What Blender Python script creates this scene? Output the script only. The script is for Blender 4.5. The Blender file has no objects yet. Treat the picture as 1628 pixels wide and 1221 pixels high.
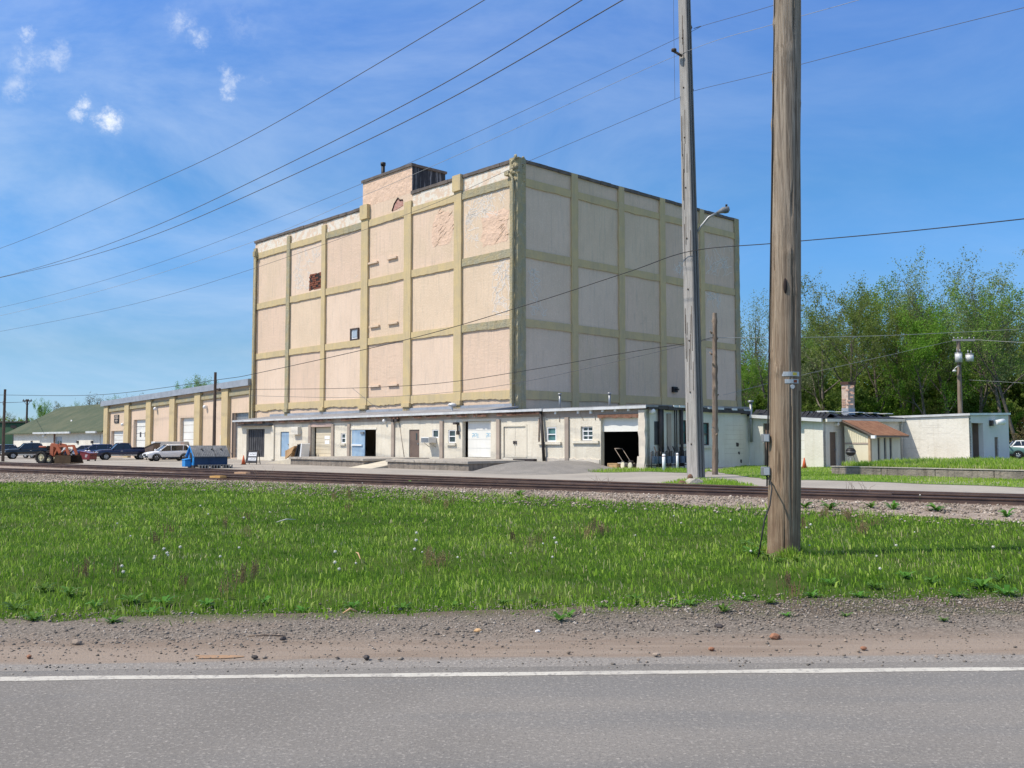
import bpy, bmesh, math, random
import numpy as np
from mathutils import Vector, Matrix, Euler

random.seed(7)
scene = bpy.context.scene
COL = scene.collection
R = math.radians

# ---------------------------------------------------------------- camera model
FPX, CX, CY = 1500.0, 814.0, 610.5
PITCH = math.atan(89.5 / FPX)
EYE = Vector((0, 0, 1.8))
_cp, _sp = math.cos(PITCH), math.sin(PITCH)

def ray(px, py):
    x = (px - CX) / FPX
    y = -(py - CY) / FPX
    return Vector((x, _cp - y * _sp, _sp + y * _cp))

def ground(px, py, z=0.0):
    d = ray(px, py)
    return EYE + d * ((z - EYE.z) / d.z)

def at(px, py, Y):
    d = ray(px, py)
    return EYE + d * (Y / d.y)

def sm(a, b, x):
    t = np.clip((x - a) / (b - a), 0, 1)
    return t * t * (3 - 2 * t)

# ---------------------------------------------------------------- terrain
def track_s(X, Y):
    return 0.527 * X + 0.850 * Y - 25.4
def track_t(X, Y):
    return 0.850 * X - 0.527 * Y
def side_w(t):
    return np.interp(t, [-160, -48.6, -17.4, -4, 60], [18.0, 5.2, 1.5, 0.0, 0.0])
ROAD_A = R(2.3)
def road_rel(X, Y):
    return -math.sin(ROAD_A) * X + math.cos(ROAD_A) * (Y - 6.76)
def vnoise(X, Y, f, seed=0):
    X = np.asarray(X, float) * f + seed * 17.31
    Y = np.asarray(Y, float) * f + seed * 5.77
    return (np.sin(X * 1.7 + np.sin(Y * 1.3 + seed)) + np.sin(Y * 2.1 + 1.3 * np.sin(X * 0.9 + 2 * seed))
            + 0.6 * np.sin(X * 4.3 + Y * 3.1) + 0.5 * np.sin(X * 3.7 - Y * 5.3)) / 3.1
def hgt(X, Y):
    X = np.asarray(X, float); Y = np.asarray(Y, float)
    s = track_s(X, Y); t = track_t(X, Y); bw = side_w(t)
    rel = road_rel(X, Y)
    lot = 0.09 + 0.10 * sm(2.1, 3.4, rel) + 0.09 * sm(3, 16, rel) + 0.035 * vnoise(X, Y, 0.35, 1) * sm(2, 5, rel)
    bed = 0.28
    yard = 0.15 * sm(2, 8, X) * sm(8, 16, s) - 0.35 * sm(18, 30, s) * (1 - sm(-33, -27, X))
    z = lot + (bed - lot) * sm(-3.4, -2.0, s)
    z = z + (yard - z) * sm(1.9 + bw, 4.6 + bw, s)
    return z
def hz(X, Y):
    return float(hgt(X, Y))

# ---------------------------------------------------------------- object helpers
def srgb(r, g, b):
    f = lambda c: (c / 12.92) if c <= .04045 else ((c + .055) / 1.055) ** 2.4
    return (f(r / 255), f(g / 255), f(b / 255), 1)

def tag(o, label=None, cat=None, group=None, kind=None):
    if label: o['label'] = label
    if cat: o['category'] = cat
    if group: o['group'] = group
    if kind: o['kind'] = kind
    return o

def thing(name, label, cat, loc=(0, 0, 0), rz=0, group=None):
    o = bpy.data.objects.new(name, None)
    o.empty_display_size = 0.3
    COL.objects.link(o)
    o.location = loc
    o.rotation_euler = (0, 0, rz)
    return tag(o, label, cat, group)

class MB:
    def __init__(s):
        s.v = []; s.f = []; s.m = []; s.sm = []
    def add(s, vs, fs, mi=0, smooth=False):
        o = len(s.v)
        s.v += [tuple(v) for v in vs]
        s.f += [tuple(i + o for i in f) for f in fs]
        s.m += [mi] * len(fs); s.sm += [smooth] * len(fs)
        return s
    def box(s, x0, x1, y0, y1, z0, z1, mi=0):
        vs = [(x, y, z) for z in (z0, z1) for y in (y0, y1) for x in (x0, x1)]
        return s.add(vs, [(0, 1, 3, 2), (4, 6, 7, 5), (0, 4, 5, 1), (2, 3, 7, 6), (0, 2, 6, 4), (1, 5, 7, 3)], mi)
    def fbox(s, fc, a0, a1, b0, b1, z0, z1, mi=0):
        vs = [fc.P(a, b, z) for z in (z0, z1) for b in (b0, b1) for a in (a0, a1)]
        return s.add(vs, [(0, 1, 3, 2), (4, 6, 7, 5), (0, 4, 5, 1), (2, 3, 7, 6), (0, 2, 6, 4), (1, 5, 7, 3)], mi)
    def fpoly(s, fc, pts, b0, b1, mi=0):
        n = len(pts)
        vs = [fc.P(a, b0, z) for a, z in pts] + [fc.P(a, b1, z) for a, z in pts]
        fs = [tuple(range(n)), tuple(range(2 * n - 1, n - 1, -1))] + [(i, (i + 1) % n, n + (i + 1) % n, n + i) for i in range(n)]
        return s.add(vs, fs, mi)
    def prism(s, pts, h0, h1, axis='z', mi=0):
        n = len(pts)
        f = {'z': lambda p, h: (p[0], p[1], h), 'y': lambda p, h: (p[0], h, p[1]), 'x': lambda p, h: (h, p[0], p[1])}[axis]
        vs = [f(p, h0) for p in pts] + [f(p, h1) for p in pts]
        fs = [tuple(range(n)), tuple(range(2 * n - 1, n - 1, -1))] + [(i, (i + 1) % n, n + (i + 1) % n, n + i) for i in range(n)]
        return s.add(vs, fs, mi)
    def tube(s, pts, r, n=8, mi=0, smooth=True, cap=True):
        pts = [Vector(p) for p in pts]
        rs = r if isinstance(r, (list, tuple)) else [r] * len(pts)
        rings = []
        up = Vector((0, 0, 1))
        t0 = (pts[1] - pts[0]).normalized()
        if abs(t0.dot(up)) > .9: up = Vector((1, 0, 0))
        a = t0.cross(up).normalized()
        for i, p in enumerate(pts):
            t = (pts[min(i + 1, len(pts) - 1)] - pts[max(i - 1, 0)]).normalized()
            a = (a - t * a.dot(t)).normalized()
            b = t.cross(a)
            rings.append([p + (a * math.cos(2 * math.pi * k / n) + b * math.sin(2 * math.pi * k / n)) * rs[i] for k in range(n)])
        vs = [v for rg in rings for v in rg]
        fs = []
        for i in range(len(pts) - 1):
            for k in range(n):
                k2 = (k + 1) % n
                fs.append((i * n + k, i * n + k2, (i + 1) * n + k2, (i + 1) * n + k))
        s.add(vs, fs, mi, smooth)
        if cap:
            o = len(s.v) - len(vs)
            s.f += [tuple(o + k for k in range(n - 1, -1, -1)), tuple(o + (len(pts) - 1) * n + k for k in range(n))]
            s.m += [mi, mi]; s.sm += [False, False]
        return s
    def cyl(s, c, r, h, n=20, axis='z', mi=0, r2=None, smooth=True):
        c = Vector(c)
        ax = {'x': Vector((1, 0, 0)), 'y': Vector((0, 1, 0)), 'z': Vector((0, 0, 1))}[axis]
        return s.tube([c, c + ax * h], [r, r if r2 is None else r2], n, mi, smooth)
    def sphere(s, c, r, n=10, mi=0, sc=(1, 1, 1)):
        vs = []; fs = []
        m = max(4, n // 2)
        for i in range(m + 1):
            th = math.pi * i / m
            for k in range(n):
                ph = 2 * math.pi * k / n
                vs.append((c[0] + r * sc[0] * math.sin(th) * math.cos(ph), c[1] + r * sc[1] * math.sin(th) * math.sin(ph), c[2] + r * sc[2] * math.cos(th)))
        for i in range(m):
            for k in range(n):
                k2 = (k + 1) % n
                fs.append((i * n + k, i * n + k2, (i + 1) * n + k2, (i + 1) * n + k))
        return s.add(vs, fs, mi, True)
    def loft(s, rings, mi=0, smooth=True, cap=True, closed=True):
        n = len(rings[0]); vs = [v for r in rings for v in r]; fs = []
        for i in range(len(rings) - 1):
            for k in range(n if closed else n - 1):
                k2 = (k + 1) % n
                fs.append((i * n + k, i * n + k2, (i + 1) * n + k2, (i + 1) * n + k))
        s.add(vs, fs, mi, smooth)
        if cap:
            o = len(s.v) - len(vs)
            s.f += [tuple(o + k for k in range(n - 1, -1, -1)), tuple(o + (len(rings) - 1) * n + k for k in range(n))]
            s.m += [mi, mi]; s.sm += [False, False]
        return s
    def build(s, name, mats, parent=None, loc=None, rz=None, bevel=0, label=None):
        me = bpy.data.meshes.new(name)
        me.from_pydata(s.v, [], s.f)
        if not isinstance(mats, (list, tuple)): mats = [mats]
        for m in mats: me.materials.append(m)
        me.polygons.foreach_set('material_index', s.m)
        me.polygons.foreach_set('use_smooth', s.sm)
        bm = bmesh.new(); bm.from_mesh(me)
        bmesh.ops.recalc_face_normals(bm, faces=bm.faces)
        bm.to_mesh(me); bm.free()
        me.update()
        o = bpy.data.objects.new(name, me)
        COL.objects.link(o)
        if parent: o.parent = parent
        if loc is not None: o.location = loc
        if rz is not None: o.rotation_euler = (0, 0, rz)
        if bevel:
            b = o.modifiers.new('bevel', 'BEVEL'); b.width = bevel; b.segments = 2; b.limit_method = 'ANGLE'; b.angle_limit = R(40)
        if label: o['label'] = label
        return o

def np_mesh(name, V, F, mats, parent=None, tint=None, smooth=False, mi=None):
    """V (n,3); F (m,k) fixed k"""
    me = bpy.data.meshes.new(name)
    V = np.ascontiguousarray(V, dtype=np.float32); F = np.ascontiguousarray(F, dtype=np.int32)
    m, k = F.shape
    me.vertices.add(len(V)); me.vertices.foreach_set('co', V.ravel())
    me.loops.add(m * k); me.loops.foreach_set('vertex_index', F.ravel())
    me.polygons.add(m)
    me.polygons.foreach_set('loop_start', np.arange(0, m * k, k, dtype=np.int32))
    me.polygons.foreach_set('loop_total', np.full(m, k, dtype=np.int32))
    if smooth: me.polygons.foreach_set('use_smooth', np.ones(m, dtype=bool))
    if not isinstance(mats, (list, tuple)): mats = [mats]
    for x in mats: me.materials.append(x)
    if mi is not None: me.polygons.foreach_set('material_index', np.ascontiguousarray(mi, dtype=np.int32))
    if tint is not None:
        a = me.attributes.new('tint', 'FLOAT', 'POINT')
        a.data.foreach_set('value', np.ascontiguousarray(tint, dtype=np.float32))
    me.update(calc_edges=True)
    o = bpy.data.objects.new(name, me)
    COL.objects.link(o)
    if parent: o.parent = parent
    return o

def copy_tree(o, parent=None):
    c = o.copy(); COL.objects.link(c)
    if parent: c.parent = parent
    for ch in list(o.children): copy_tree(ch, c)
    return c

class Bld:
    """local frame of a building: +x to the right along its sunlit front, +y inwards"""
    def __init__(s, o, ang):
        s.o = Vector((o[0], o[1], 0)); s.a = ang
        s.u = Vector((math.cos(ang), math.sin(ang), 0)); s.n = Vector((-math.sin(ang), math.cos(ang), 0))
    def world(s, x, y, z=0):
        return s.o + s.u * x + s.n * y + Vector((0, 0, z))
    def local(s, P):
        d = Vector(P) - s.o
        return d.dot(s.u), d.dot(s.n), d.z
class Face:
    def __init__(s, B, side, c=0.0):
        s.B = B; s.side = side; s.c = c
    def P(s, a, b, z):
        return (a, s.c - b, z) if s.side == 'L' else (s.c + b, a, z)
    def px(s, px, py, b=0.0):
        d = ray(px, py); B = s.B
        if s.side == 'L':
            n = B.n; p0 = B.o + B.n * (s.c - b); t = (p0 - EYE).dot(n) / d.dot(n)
            P = EYE + d * t
            return (P - B.o).dot(B.u), P.z
        n = B.u; p0 = B.o + B.u * (s.c + b); t = (p0 - EYE).dot(n) / d.dot(n)
        P = EYE + d * t
        return (P - B.o).dot(B.n), P.z
    def rect(s, x0, y0, x1, y1, b=0.0):
        a0, zt = s.px(x0, y0, b); a1, zb = s.px(x1, y1, b)
        am, zt2 = s.px((x0 + x1) / 2, y0, b); am, zb2 = s.px((x0 + x1) / 2, y1, b)
        return a0, a1, zb2, zt2

def wall(mb, fc, a0, a1, z0, top, openings, th=0.25, mi=0, back=True):
    """flat wall with rectangular openings; top = (z at a0, z at a1)"""
    zt = lambda a: top[0] + (top[1] - top[0]) * (a - a0) / (a1 - a0)
    zc = min(top) - 0.02
    xs = sorted({a0, a1} | {v for o in openings for v in (o[0], o[1]) if a0 < v < a1})
    zs = sorted({z0, zc} | {v for o in openings for v in (o[2], o[3]) if z0 < v < zc})
    for b in ((0, -th) if back else (0,)):
        for i in range(len(xs) - 1):
            for k in range(len(zs) - 1):
                xm = (xs[i] + xs[i + 1]) / 2; zm = (zs[k] + zs[k + 1]) / 2
                if any(o[0] < xm < o[1] and o[2] < zm < o[3] for o in openings): continue
                mb.add([fc.P(xs[i], b, zs[k]), fc.P(xs[i + 1], b, zs[k]), fc.P(xs[i + 1], b, zs[k + 1]), fc.P(xs[i], b, zs[k + 1])], [(0, 1, 2, 3)], mi)
            mb.add([fc.P(xs[i], b, zc), fc.P(xs[i + 1], b, zc), fc.P(xs[i + 1], b, zt(xs[i + 1])), fc.P(xs[i], b, zt(xs[i]))], [(0, 1, 2, 3)], mi)
    for o in openings:
        x0, x1, q0, q1 = o[:4]; q0 = max(q0, z0)
        for (p, q) in (((x0, q0), (x0, q1)), ((x0, q1), (x1, q1)), ((x1, q1), (x1, q0)), ((x1, q0), (x0, q0))):
            mb.add([fc.P(p[0], 0, p[1]), fc.P(q[0], 0, q[1]), fc.P(q[0], -th, q[1]), fc.P(p[0], -th, p[1])], [(0, 1, 2, 3)], mi)
    mb.add([fc.P(a0, 0, zt(a0)), fc.P(a1, 0, zt(a1)), fc.P(a1, -th, zt(a1)), fc.P(a0, -th, zt(a0))], [(0, 1, 2, 3)], mi)
    for a in (a0, a1):
        mb.add([fc.P(a, 0, z0), fc.P(a, 0, zt(a)), fc.P(a, -th, zt(a)), fc.P(a, -th, z0)], [(0, 1, 2, 3)], mi)

# ---------------------------------------------------------------- materials
class NT:
    def __init__(s, nt): s.nt = nt; nt.nodes.clear()
    def n(s, typ, **kw):
        nd = s.nt.nodes.new(typ)
        for k, v in kw.items():
            if k.startswith('i_'):
                key = k[2:]; key = int(key) if key.isdigit() else key.replace('_', ' ')
                s.set(nd.inputs[key], v)
            else: setattr(nd, k, v)
        return nd
    def set(s, sock, v):
        if isinstance(v, bpy.types.NodeSocket): s.nt.links.new(v, sock)
        else: sock.default_value = v
    def math(s, op, a, b=None, clamp=False):
        nd = s.nt.nodes.new('ShaderNodeMath'); nd.operation = op; nd.use_clamp = clamp
        s.set(nd.inputs[0], a)
        if b is not None: s.set(nd.inputs[1], b)
        return nd.outputs[0]
    def mix(s, f, a, b, blend='MIX'):
        nd = s.nt.nodes.new('ShaderNodeMix'); nd.data_type = 'RGBA'; nd.blend_type = blend
        s.set(nd.inputs[0], f); s.set(nd.inputs[6], a); s.set(nd.inputs[7], b)
        return nd.outputs[2]
    def noise(s, vec, scale, detail=4, rough=.6, dist=0):
        nd = s.n('ShaderNodeTexNoise'); nd.inputs['Scale'].default_value = scale; nd.inputs['Detail'].default_value = detail
        nd.inputs['Roughness'].default_value = rough; nd.inputs['Distortion'].default_value = dist
        s.nt.links.new(vec, nd.inputs['Vector']); return nd
    def ramp(s, f, stops):
        nd = s.n('ShaderNodeValToRGB'); cr = nd.color_ramp
        while len(cr.elements) < len(stops): cr.elements.new(0.5)
        for e, (p, c) in zip(cr.elements, stops):
            e.position = p; e.color = c if hasattr(c, '__len__') else (c, c, c, 1)
        s.nt.links.new(f, nd.inputs[0]); return nd.outputs[0]
    def step(s, v, a, b):
        nd = s.n('ShaderNodeMapRange'); nd.interpolation_type = 'SMOOTHSTEP'
        s.set(nd.inputs['Value'], v); nd.inputs['From Min'].default_value = a; nd.inputs['From Max'].default_value = b
        return nd.outputs[0]

def pbr(name, col, col2=None, scale=1.0, rough=.85, bump=0.0, bscale=30, metal=0.0, streak=None, dirt=None, coat=0, spec=.3, var=0.0, lo=.35, hi=.65, fine=None, bdist=.02):
    """col/col2 blend by noise; streak=(colour, amount): vertical stains; fine=(colour, scale, amount): small speckle"""
    m = bpy.data.materials.new(name); m.use_nodes = True
    t = NT(m.node_tree)
    out = t.n('ShaderNodeOutputMaterial'); b = t.n('ShaderNodeBsdfPrincipled')
    t.nt.links.new(b.outputs[0], out.inputs[0])
    tc = t.n('ShaderNodeTexCoord').outputs['Object']
    c = col
    if col2 is not None:
        nz = t.noise(tc, scale, 5, .62)
        c = t.mix(t.step(nz.outputs[0], lo, hi), col, col2)
    if fine is not None:
        nz = t.noise(tc, fine[1], 3, .7)
        c = t.mix(t.math('MULTIPLY', t.step(nz.outputs[0], .52, .68), fine[2]), c, fine[0])
    if streak is not None:
        mp = t.n('ShaderNodeMapping'); mp.inputs['Scale'].default_value = (3.2, 3.2, .28)
        t.nt.links.new(tc, mp.inputs[0])
        nz = t.noise(mp.outputs[0], 1.3, 5, .65)
        c = t.mix(t.math('MULTIPLY', t.step(nz.outputs[0], .48, .72), streak[1]), c, streak[0])
    if dirt is not None:
        nz = t.noise(tc, dirt[2], 6, .7, .6)
        c = t.mix(t.math('MULTIPLY', t.step(nz.outputs[0], .55, .75), dirt[1]), c, dirt[0])
    if var:
        oi = t.n('ShaderNodeObjectInfo')
        hsv = t.n('ShaderNodeHueSaturation')
        t.set(hsv.inputs['Color'], c)
        t.set(hsv.inputs['Value'], t.math('ADD', t.math('MULTIPLY', oi.outputs['Random'], 2 * var), 1 - var))
        c = hsv.outputs[0]
    t.set(b.inputs['Base Color'], c)
    b.inputs['Roughness'].default_value = rough; b.inputs['Metallic'].default_value = metal
    b.inputs['Specular IOR Level'].default_value = spec
    if coat: b.inputs['Coat Weight'].default_value = coat; b.inputs['Coat Roughness'].default_value = .06
    if bump:
        nz = t.noise(tc, bscale, 5, .65)
        bp = t.n('ShaderNodeBump'); bp.inputs['Strength'].default_value = bump; bp.inputs['Distance'].default_value = bdist
        t.nt.links.new(nz.outputs[0], bp.inputs['Height']); t.nt.links.new(bp.outputs[0], b.inputs['Normal'])
    return m

def leafmat(name, stops, transl=.4, rough=.7):
    m = bpy.data.materials.new(name); m.use_nodes = True
    t = NT(m.node_tree)
    out = t.n('ShaderNodeOutputMaterial')
    at_ = t.n('ShaderNodeAttribute'); at_.attribute_name = 'tint'
    c = t.ramp(at_.outputs['Fac'], stops)
    oi = t.n('ShaderNodeObjectInfo'); hsv = t.n('ShaderNodeHueSaturation')
    t.set(hsv.inputs['Color'], c)
    t.set(hsv.inputs['Value'], t.math('ADD', t.math('MULTIPLY', oi.outputs['Random'], .4), .8))
    t.set(hsv.inputs['Hue'], t.math('ADD', t.math('MULTIPLY', oi.outputs['Random'], .03), .485))
    d = t.n('ShaderNodeBsdfPrincipled'); d.inputs['Roughness'].default_value = rough; d.inputs['Specular IOR Level'].default_value = .12
    tr = t.n('ShaderNodeBsdfTranslucent')
    t.set(d.inputs['Base Color'], hsv.outputs[0]); t.set(tr.inputs[0], hsv.outputs[0])
    mx = t.n('ShaderNodeMixShader'); mx.inputs[0].default_value = transl
    t.nt.links.new(d.outputs[0], mx.inputs[1]); t.nt.links.new(tr.outputs[0], mx.inputs[2]); t.nt.links.new(mx.outputs[0], out.inputs[0])
    return m
# ================================================================ MATERIALS
M = {}
M['peach'] = pbr('peach_stucco', (.70, .53, .40, 1), (.63, .49, .35, 1), .22, .92, .45, 5, streak=((.50, .405, .32, 1), .6), dirt=((.54, .42, .31, 1), .55, .9), fine=((.80, .65, .53, 1), 9, .55), bdist=.07)
M['peach_rough'] = pbr('peach_rough_stucco', (.72, .52, .39, 1), (.67, .48, .35, 1), .9, .95, 1.0, 1.7, dirt=((.60, .44, .33, 1), .4, 2.2), bdist=.16)
M['trim'] = pbr('olive_trim_paint', (.58, .455, .245, 1), (.51, .41, .245, 1), .8, .9, .5, 11, streak=((.35, .30, .20, 1), .4), dirt=((.55, .47, .33, 1), .5, 2.0), bdist=.05)
M['trim_worn'] = pbr('olive_trim_worn', (.42, .35, .20, 1), (.34, .32, .23, 1), 1.2, .95, .9, 7, streak=((.20, .17, .12, 1), .5), dirt=((.60, .54, .42, 1), .6, 2.6), bdist=.1)
M['parapet'] = pbr('peeling_parapet_paint', (.70, .55, .42, 1), (.74, .68, .58, 1), 1.6, .95, .7, 12, dirt=((.48, .38, .28, 1), .6, 3.4), lo=.45, hi=.52, bdist=.06)
M['coping'] = pbr('dark_metal_coping', (.10, .085, .075, 1), (.16, .13, .11, 1), 2, .7, .3, 12)
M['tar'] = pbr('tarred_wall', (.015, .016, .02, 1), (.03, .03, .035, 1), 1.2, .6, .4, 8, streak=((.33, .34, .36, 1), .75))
M['crack'] = pbr('white_crack_filler', (.74, .68, .61, 1), None, rough=.9)
M['brick_dark'] = pbr('bare_red_brick', (.16, .05, .03, 1), (.27, .10, .06, 1), 7, .95, .8, 14, bdist=.05)
M['brick_pink'] = pbr('bare_pink_brick', (.40, .20, .16, 1), (.52, .32, .27, 1), 4, .95, .8, 14)
M['mortar_dark'] = pbr('dark_hole', (.03, .02, .018, 1))
M['cream'] = pbr('cream_wall_paint', (.71, .655, .54, 1), (.64, .585, .475, 1), .7, .9, .6, 8, streak=((.52, .45, .35, 1), .5), dirt=((.52, .46, .37, 1), .55, 1.6), fine=((.80, .78, .72, 1), 16, .4), bdist=.05)
M['cream_base'] = pbr('patched_cream_base', (.70, .63, .53, 1), (.60, .53, .45, 1), 1.1, .95, .6, 5, dirt=((.42, .37, .30, 1), .4, 2.4), bdist=.04)
M['taupe'] = pbr('taupe_trim_paint', (.40, .33, .27, 1), (.35, .29, .24, 1), .9, .9, .4, 10, streak=((.28, .23, .18, 1), .4))
M['white_block'] = pbr('white_block_paint', (.74, .705, .615, 1), (.67, .63, .54, 1), .5, .9, .5, 6, streak=((.56, .51, .41, 1), .4), dirt=((.55, .51, .43, 1), .5, 1.5), fine=((.82, .81, .77, 1), 18, .4), bdist=.05)
M['gutter'] = pbr('white_gutter_metal', (.70, .70, .69, 1), (.56, .56, .55, 1), 1.5, .4, .1, 8, metal=.2)
M['flash'] = pbr('blue_grey_flashing', (.40, .42, .46, 1), (.33, .345, .375, 1), 1.4, .45, .1, 5, metal=.3)
M['roofing'] = pbr('grey_membrane_roof', (.28, .28, .29, 1), (.20, .20, .21, 1), .8, .8, .2, 5)
M['black_roof'] = pbr('black_rubber_roof', (.015, .016, .02, 1), (.03, .03, .036, 1), 1.2, .5, .6, 3, bdist=.15)
M['door_blue'] = pbr('blue_door_paint', (.24, .36, .50, 1), (.31, .43, .55, 1), 1.8, .5, .1, 10, streak=((.42, .48, .53, 1), .4))
M['door_brown'] = pbr('brown_door_paint', (.17, .12, .095, 1), (.14, .10, .08, 1), 2, .5)
M['door_beige'] = pbr('beige_door_panel', (.66, .58, .44, 1), (.62, .54, .40, 1), .8, .6, .1, 5)
M['door_white'] = pbr('white_door_panel', (.78, .77, .72, 1), (.73, .72, .67, 1), .9, .55, .1, 5, streak=((.62, .60, .54, 1), .25))
M['door_grey'] = pbr('dark_grey_door', (.05, .05, .055, 1), (.08, .08, .085, 1), 1.5, .6, .2, 5, streak=((.13, .13, .13, 1), .4))
M['glass'] = pbr('dark_window_glass', (.03, .045, .05, 1), (.06, .09, .09, 1), 1.2, .08, spec=.7)
M['glass_teal'] = pbr('teal_window_glass', (.05, .13, .13, 1), (.10, .22, .22, 1), 1.4, .1, spec=.7)
M['frame_white'] = pbr('white_window_frame', (.78, .79, .80, 1), None, rough=.5)
M['frame_dark'] = pbr('dark_window_frame', (.07, .05, .045, 1), None, rough=.6)
M['dark_in'] = pbr('dark_interior', (.045, .04, .037, 1), (.03, .028, .026, 1), 1, .9)
M['concrete'] = pbr('old_concrete', (.44, .40, .34, 1), (.34, .31, .27, 1), .8, .95, .7, 9, streak=((.20, .17, .14, 1), .4), dirt=((.23, .20, .17, 1), .5, 1.5), bdist=.06)
M['concrete_stained'] = pbr('stained_concrete_face', (.30, .255, .21, 1), (.19, .165, .14, 1), 1.0, .95, .8, 8, streak=((.07, .058, .048, 1), .75), dirt=((.42, .39, .33, 1), .5, 1.7), bdist=.08)
M['rust'] = pbr('rusty_metal', (.16, .08, .05, 1), (.24, .13, .09, 1), 4, .8, .4, 20)
M['pipe_dark'] = pbr('dark_pipe', (.045, .04, .038, 1), (.07, .055, .05, 1), 3, .6)
M['metal_grey'] = pbr('grey_metal', (.33, .34, .35, 1), (.26, .27, .28, 1), 3, .45, .1, 20, metal=.6)
M['black'] = pbr('black_paint', (.02, .02, .022, 1), None, rough=.5)
M['white'] = pbr('white_paint', (.8, .8, .79, 1), None, rough=.5)

def ragged(mb, fc, a0, a1, z0, z1, b, amp=.05, edge='low', step=.35, mi=0, rnd=random):
    """raised band with one uneven plaster edge"""
    n = max(2, int((a1 - a0) / step)); lo = []; hi = []
    j = 0
    for i in range(n + 1):
        a = a0 + (a1 - a0) * i / n
        j = .6 * j + rnd.uniform(-amp, amp)
        lo.append((a, z0 + (j if edge in ('low', 'both') else 0)))
        hi.append((a, z1 + (rnd.uniform(-amp, amp) * .5 if edge in ('both',) else 0)))
    o = []
    for i in range(n + 1):
        (a, zl), (_, zh) = lo[i], hi[i]
        o += [fc.P(a, b, zl), fc.P(a, b, zh), fc.P(a, -.02, zh), fc.P(a, -.02, zl)]
    fs = []
    for i in range(n):
        p, q = 4 * i, 4 * i + 4
        for k in range(4):
            fs.append((p + k, p + (k + 1) % 4, q + (k + 1) % 4, q + k))
    fs += [(3, 2, 1, 0), (4 * n, 4 * n + 1, 4 * n + 2, 4 * n + 3)]
    mb.add(o, fs, mi)

def ragged_v(mb, fc, a0, a1, z0, z1, b, amp=.04, step=.5, mi=0, rnd=random):
    """raised vertical pier with slightly uneven edges"""
    n = max(2, int((z1 - z0) / step)); o = []
    for i in range(n + 1):
        z = z0 + (z1 - z0) * i / n
        l = a0 + rnd.uniform(-amp, amp); r = a1 + rnd.uniform(-amp, amp)
        o += [fc.P(l, -.02, z), fc.P(l, b, z), fc.P(r, b, z), fc.P(r, -.02, z)]
    fs = []
    for i in range(n):
        p, q = 4 * i, 4 * i + 4
        for k in range(4):
            fs.append((p + k, p + (k + 1) % 4, q + (k + 1) % 4, q + k))
    fs += [(3, 2, 1, 0), (4 * n, 4 * n + 1, 4 * n + 2, 4 * n + 3)]
    mb.add(o, fs, mi)

# ================================================================ FRAMES
ANG_L = -math.atan2(1399 * _cp / 1500, 1) ; ANG_L = -(math.pi / 2 - math.atan(1399 * _cp / 1500))
C0 = ground(1028, 747, .15)
LOW = Bld(C0, ANG_L)
LF = Face(LOW, 'L'); RF = Face(LOW, 'R')
TOFF = 3.5
xt, _ = Face(LOW, 'L', TOFF).px(822, 400)
T0 = LOW.world(xt, TOFF)
TOW = Bld(T0, ANG_L)
TL = Face(TOW, 'L'); TR = Face(TOW, 'R')
_, ZT = TL.px(822, 253)
aL, _ = TL.px(406, 400)
wR, _ = TR.px(1172, 400)

# ================================================================ TOWER
rt = random.Random(3)
tower = thing('cold_storage_tower', 'huge windowless peach stucco block with olive grid of piers and bands', 'building', TOW.world(0, 0, 0), ANG_L)
mb = MB(); mb.box(aL, 0, 0, wR, -.3, ZT)
mb.build('wall', M['peach'], tower)
lev = [(417.5, 405), (305, 292), (193.5, 181), (80, 66)]
def lz(off):
    return TL.px(815, 700 - off)[1]
lev = [(lz(b), lz(a)) for a, b in lev]
pilL = [(403, 409), (458.5, 463.5), (514, 520), (577, 587.5), (645, 656), (724.5, 736)]
pilR = [(907, 917), (982, 991), (1047.5, 1056), (1111, 1118)]
pL = [(TL.px(a, 400)[0], TL.px(b, 400)[0]) for a, b in pilL]
pR = [(TR.px(a, 400)[0], TR.px(b, 400)[0]) for a, b in pilR]
pL[0] = (aL, aL + .5)
c_l = -.62; c_r = .72
# bands between piers
edges = [p for q in pL for p in q] + [c_l]
for zi, (z0, z1) in enumerate(lev):
    for i in range(6):
        a0 = pL[i][1]; a1 = pL[i + 1][0] if i < 5 else c_l
        mb = MB(); ragged(mb, TL, a0 - .02, a1 + .02, z0, z1, .13, .022 if zi != 3 else .05, 'low', .22, rnd=rt)
        mb.build('floor_band', M['trim'] if rt.random() < .75 else M['trim_worn'], tower)
    re = [c_r] + [p for q in pR for p in q] + [wR - .55]
    for i in range(5):
        a0, a1 = re[2 * i], re[2 * i + 1]
        mb = MB(); ragged(mb, TR, a0 - .02, a1 + .02, z0, z1, .10, .03, 'low', .5, rnd=rt)
        mb.build('floor_band', M['trim'], tower)
zb = 3.0
# stucco bays, each repaired and repainted at its own time
M['peach_b'] = pbr('peach_stucco_yellowed', (.70, .545, .395, 1), (.64, .50, .36, 1), .3, .92, .4, 6, streak=((.49, .41, .31, 1), .6), dirt=((.60, .50, .38, 1), .5, 1.1), fine=((.79, .66, .53, 1), 8, .5), bdist=.08)
M['peach_c'] = pbr('peach_stucco_pale', (.72, .56, .43, 1), (.67, .52, .395, 1), .35, .92, .35, 7, streak=((.55, .445, .36, 1), .55), dirt=((.56, .44, .345, 1), .5, 1.3), fine=((.82, .69, .58, 1), 10, .6), bdist=.06)
M['peach_d'] = pbr('peach_stucco_pinkish', (.685, .515, .39, 1), (.63, .48, .36, 1), .4, .92, .45, 5, streak=((.50, .40, .325, 1), .65), dirt=((.70, .555, .44, 1), .5, .8), bdist=.09)
zrow = [(lev[k + 1][1], lev[k][0]) for k in range(3)]
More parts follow.
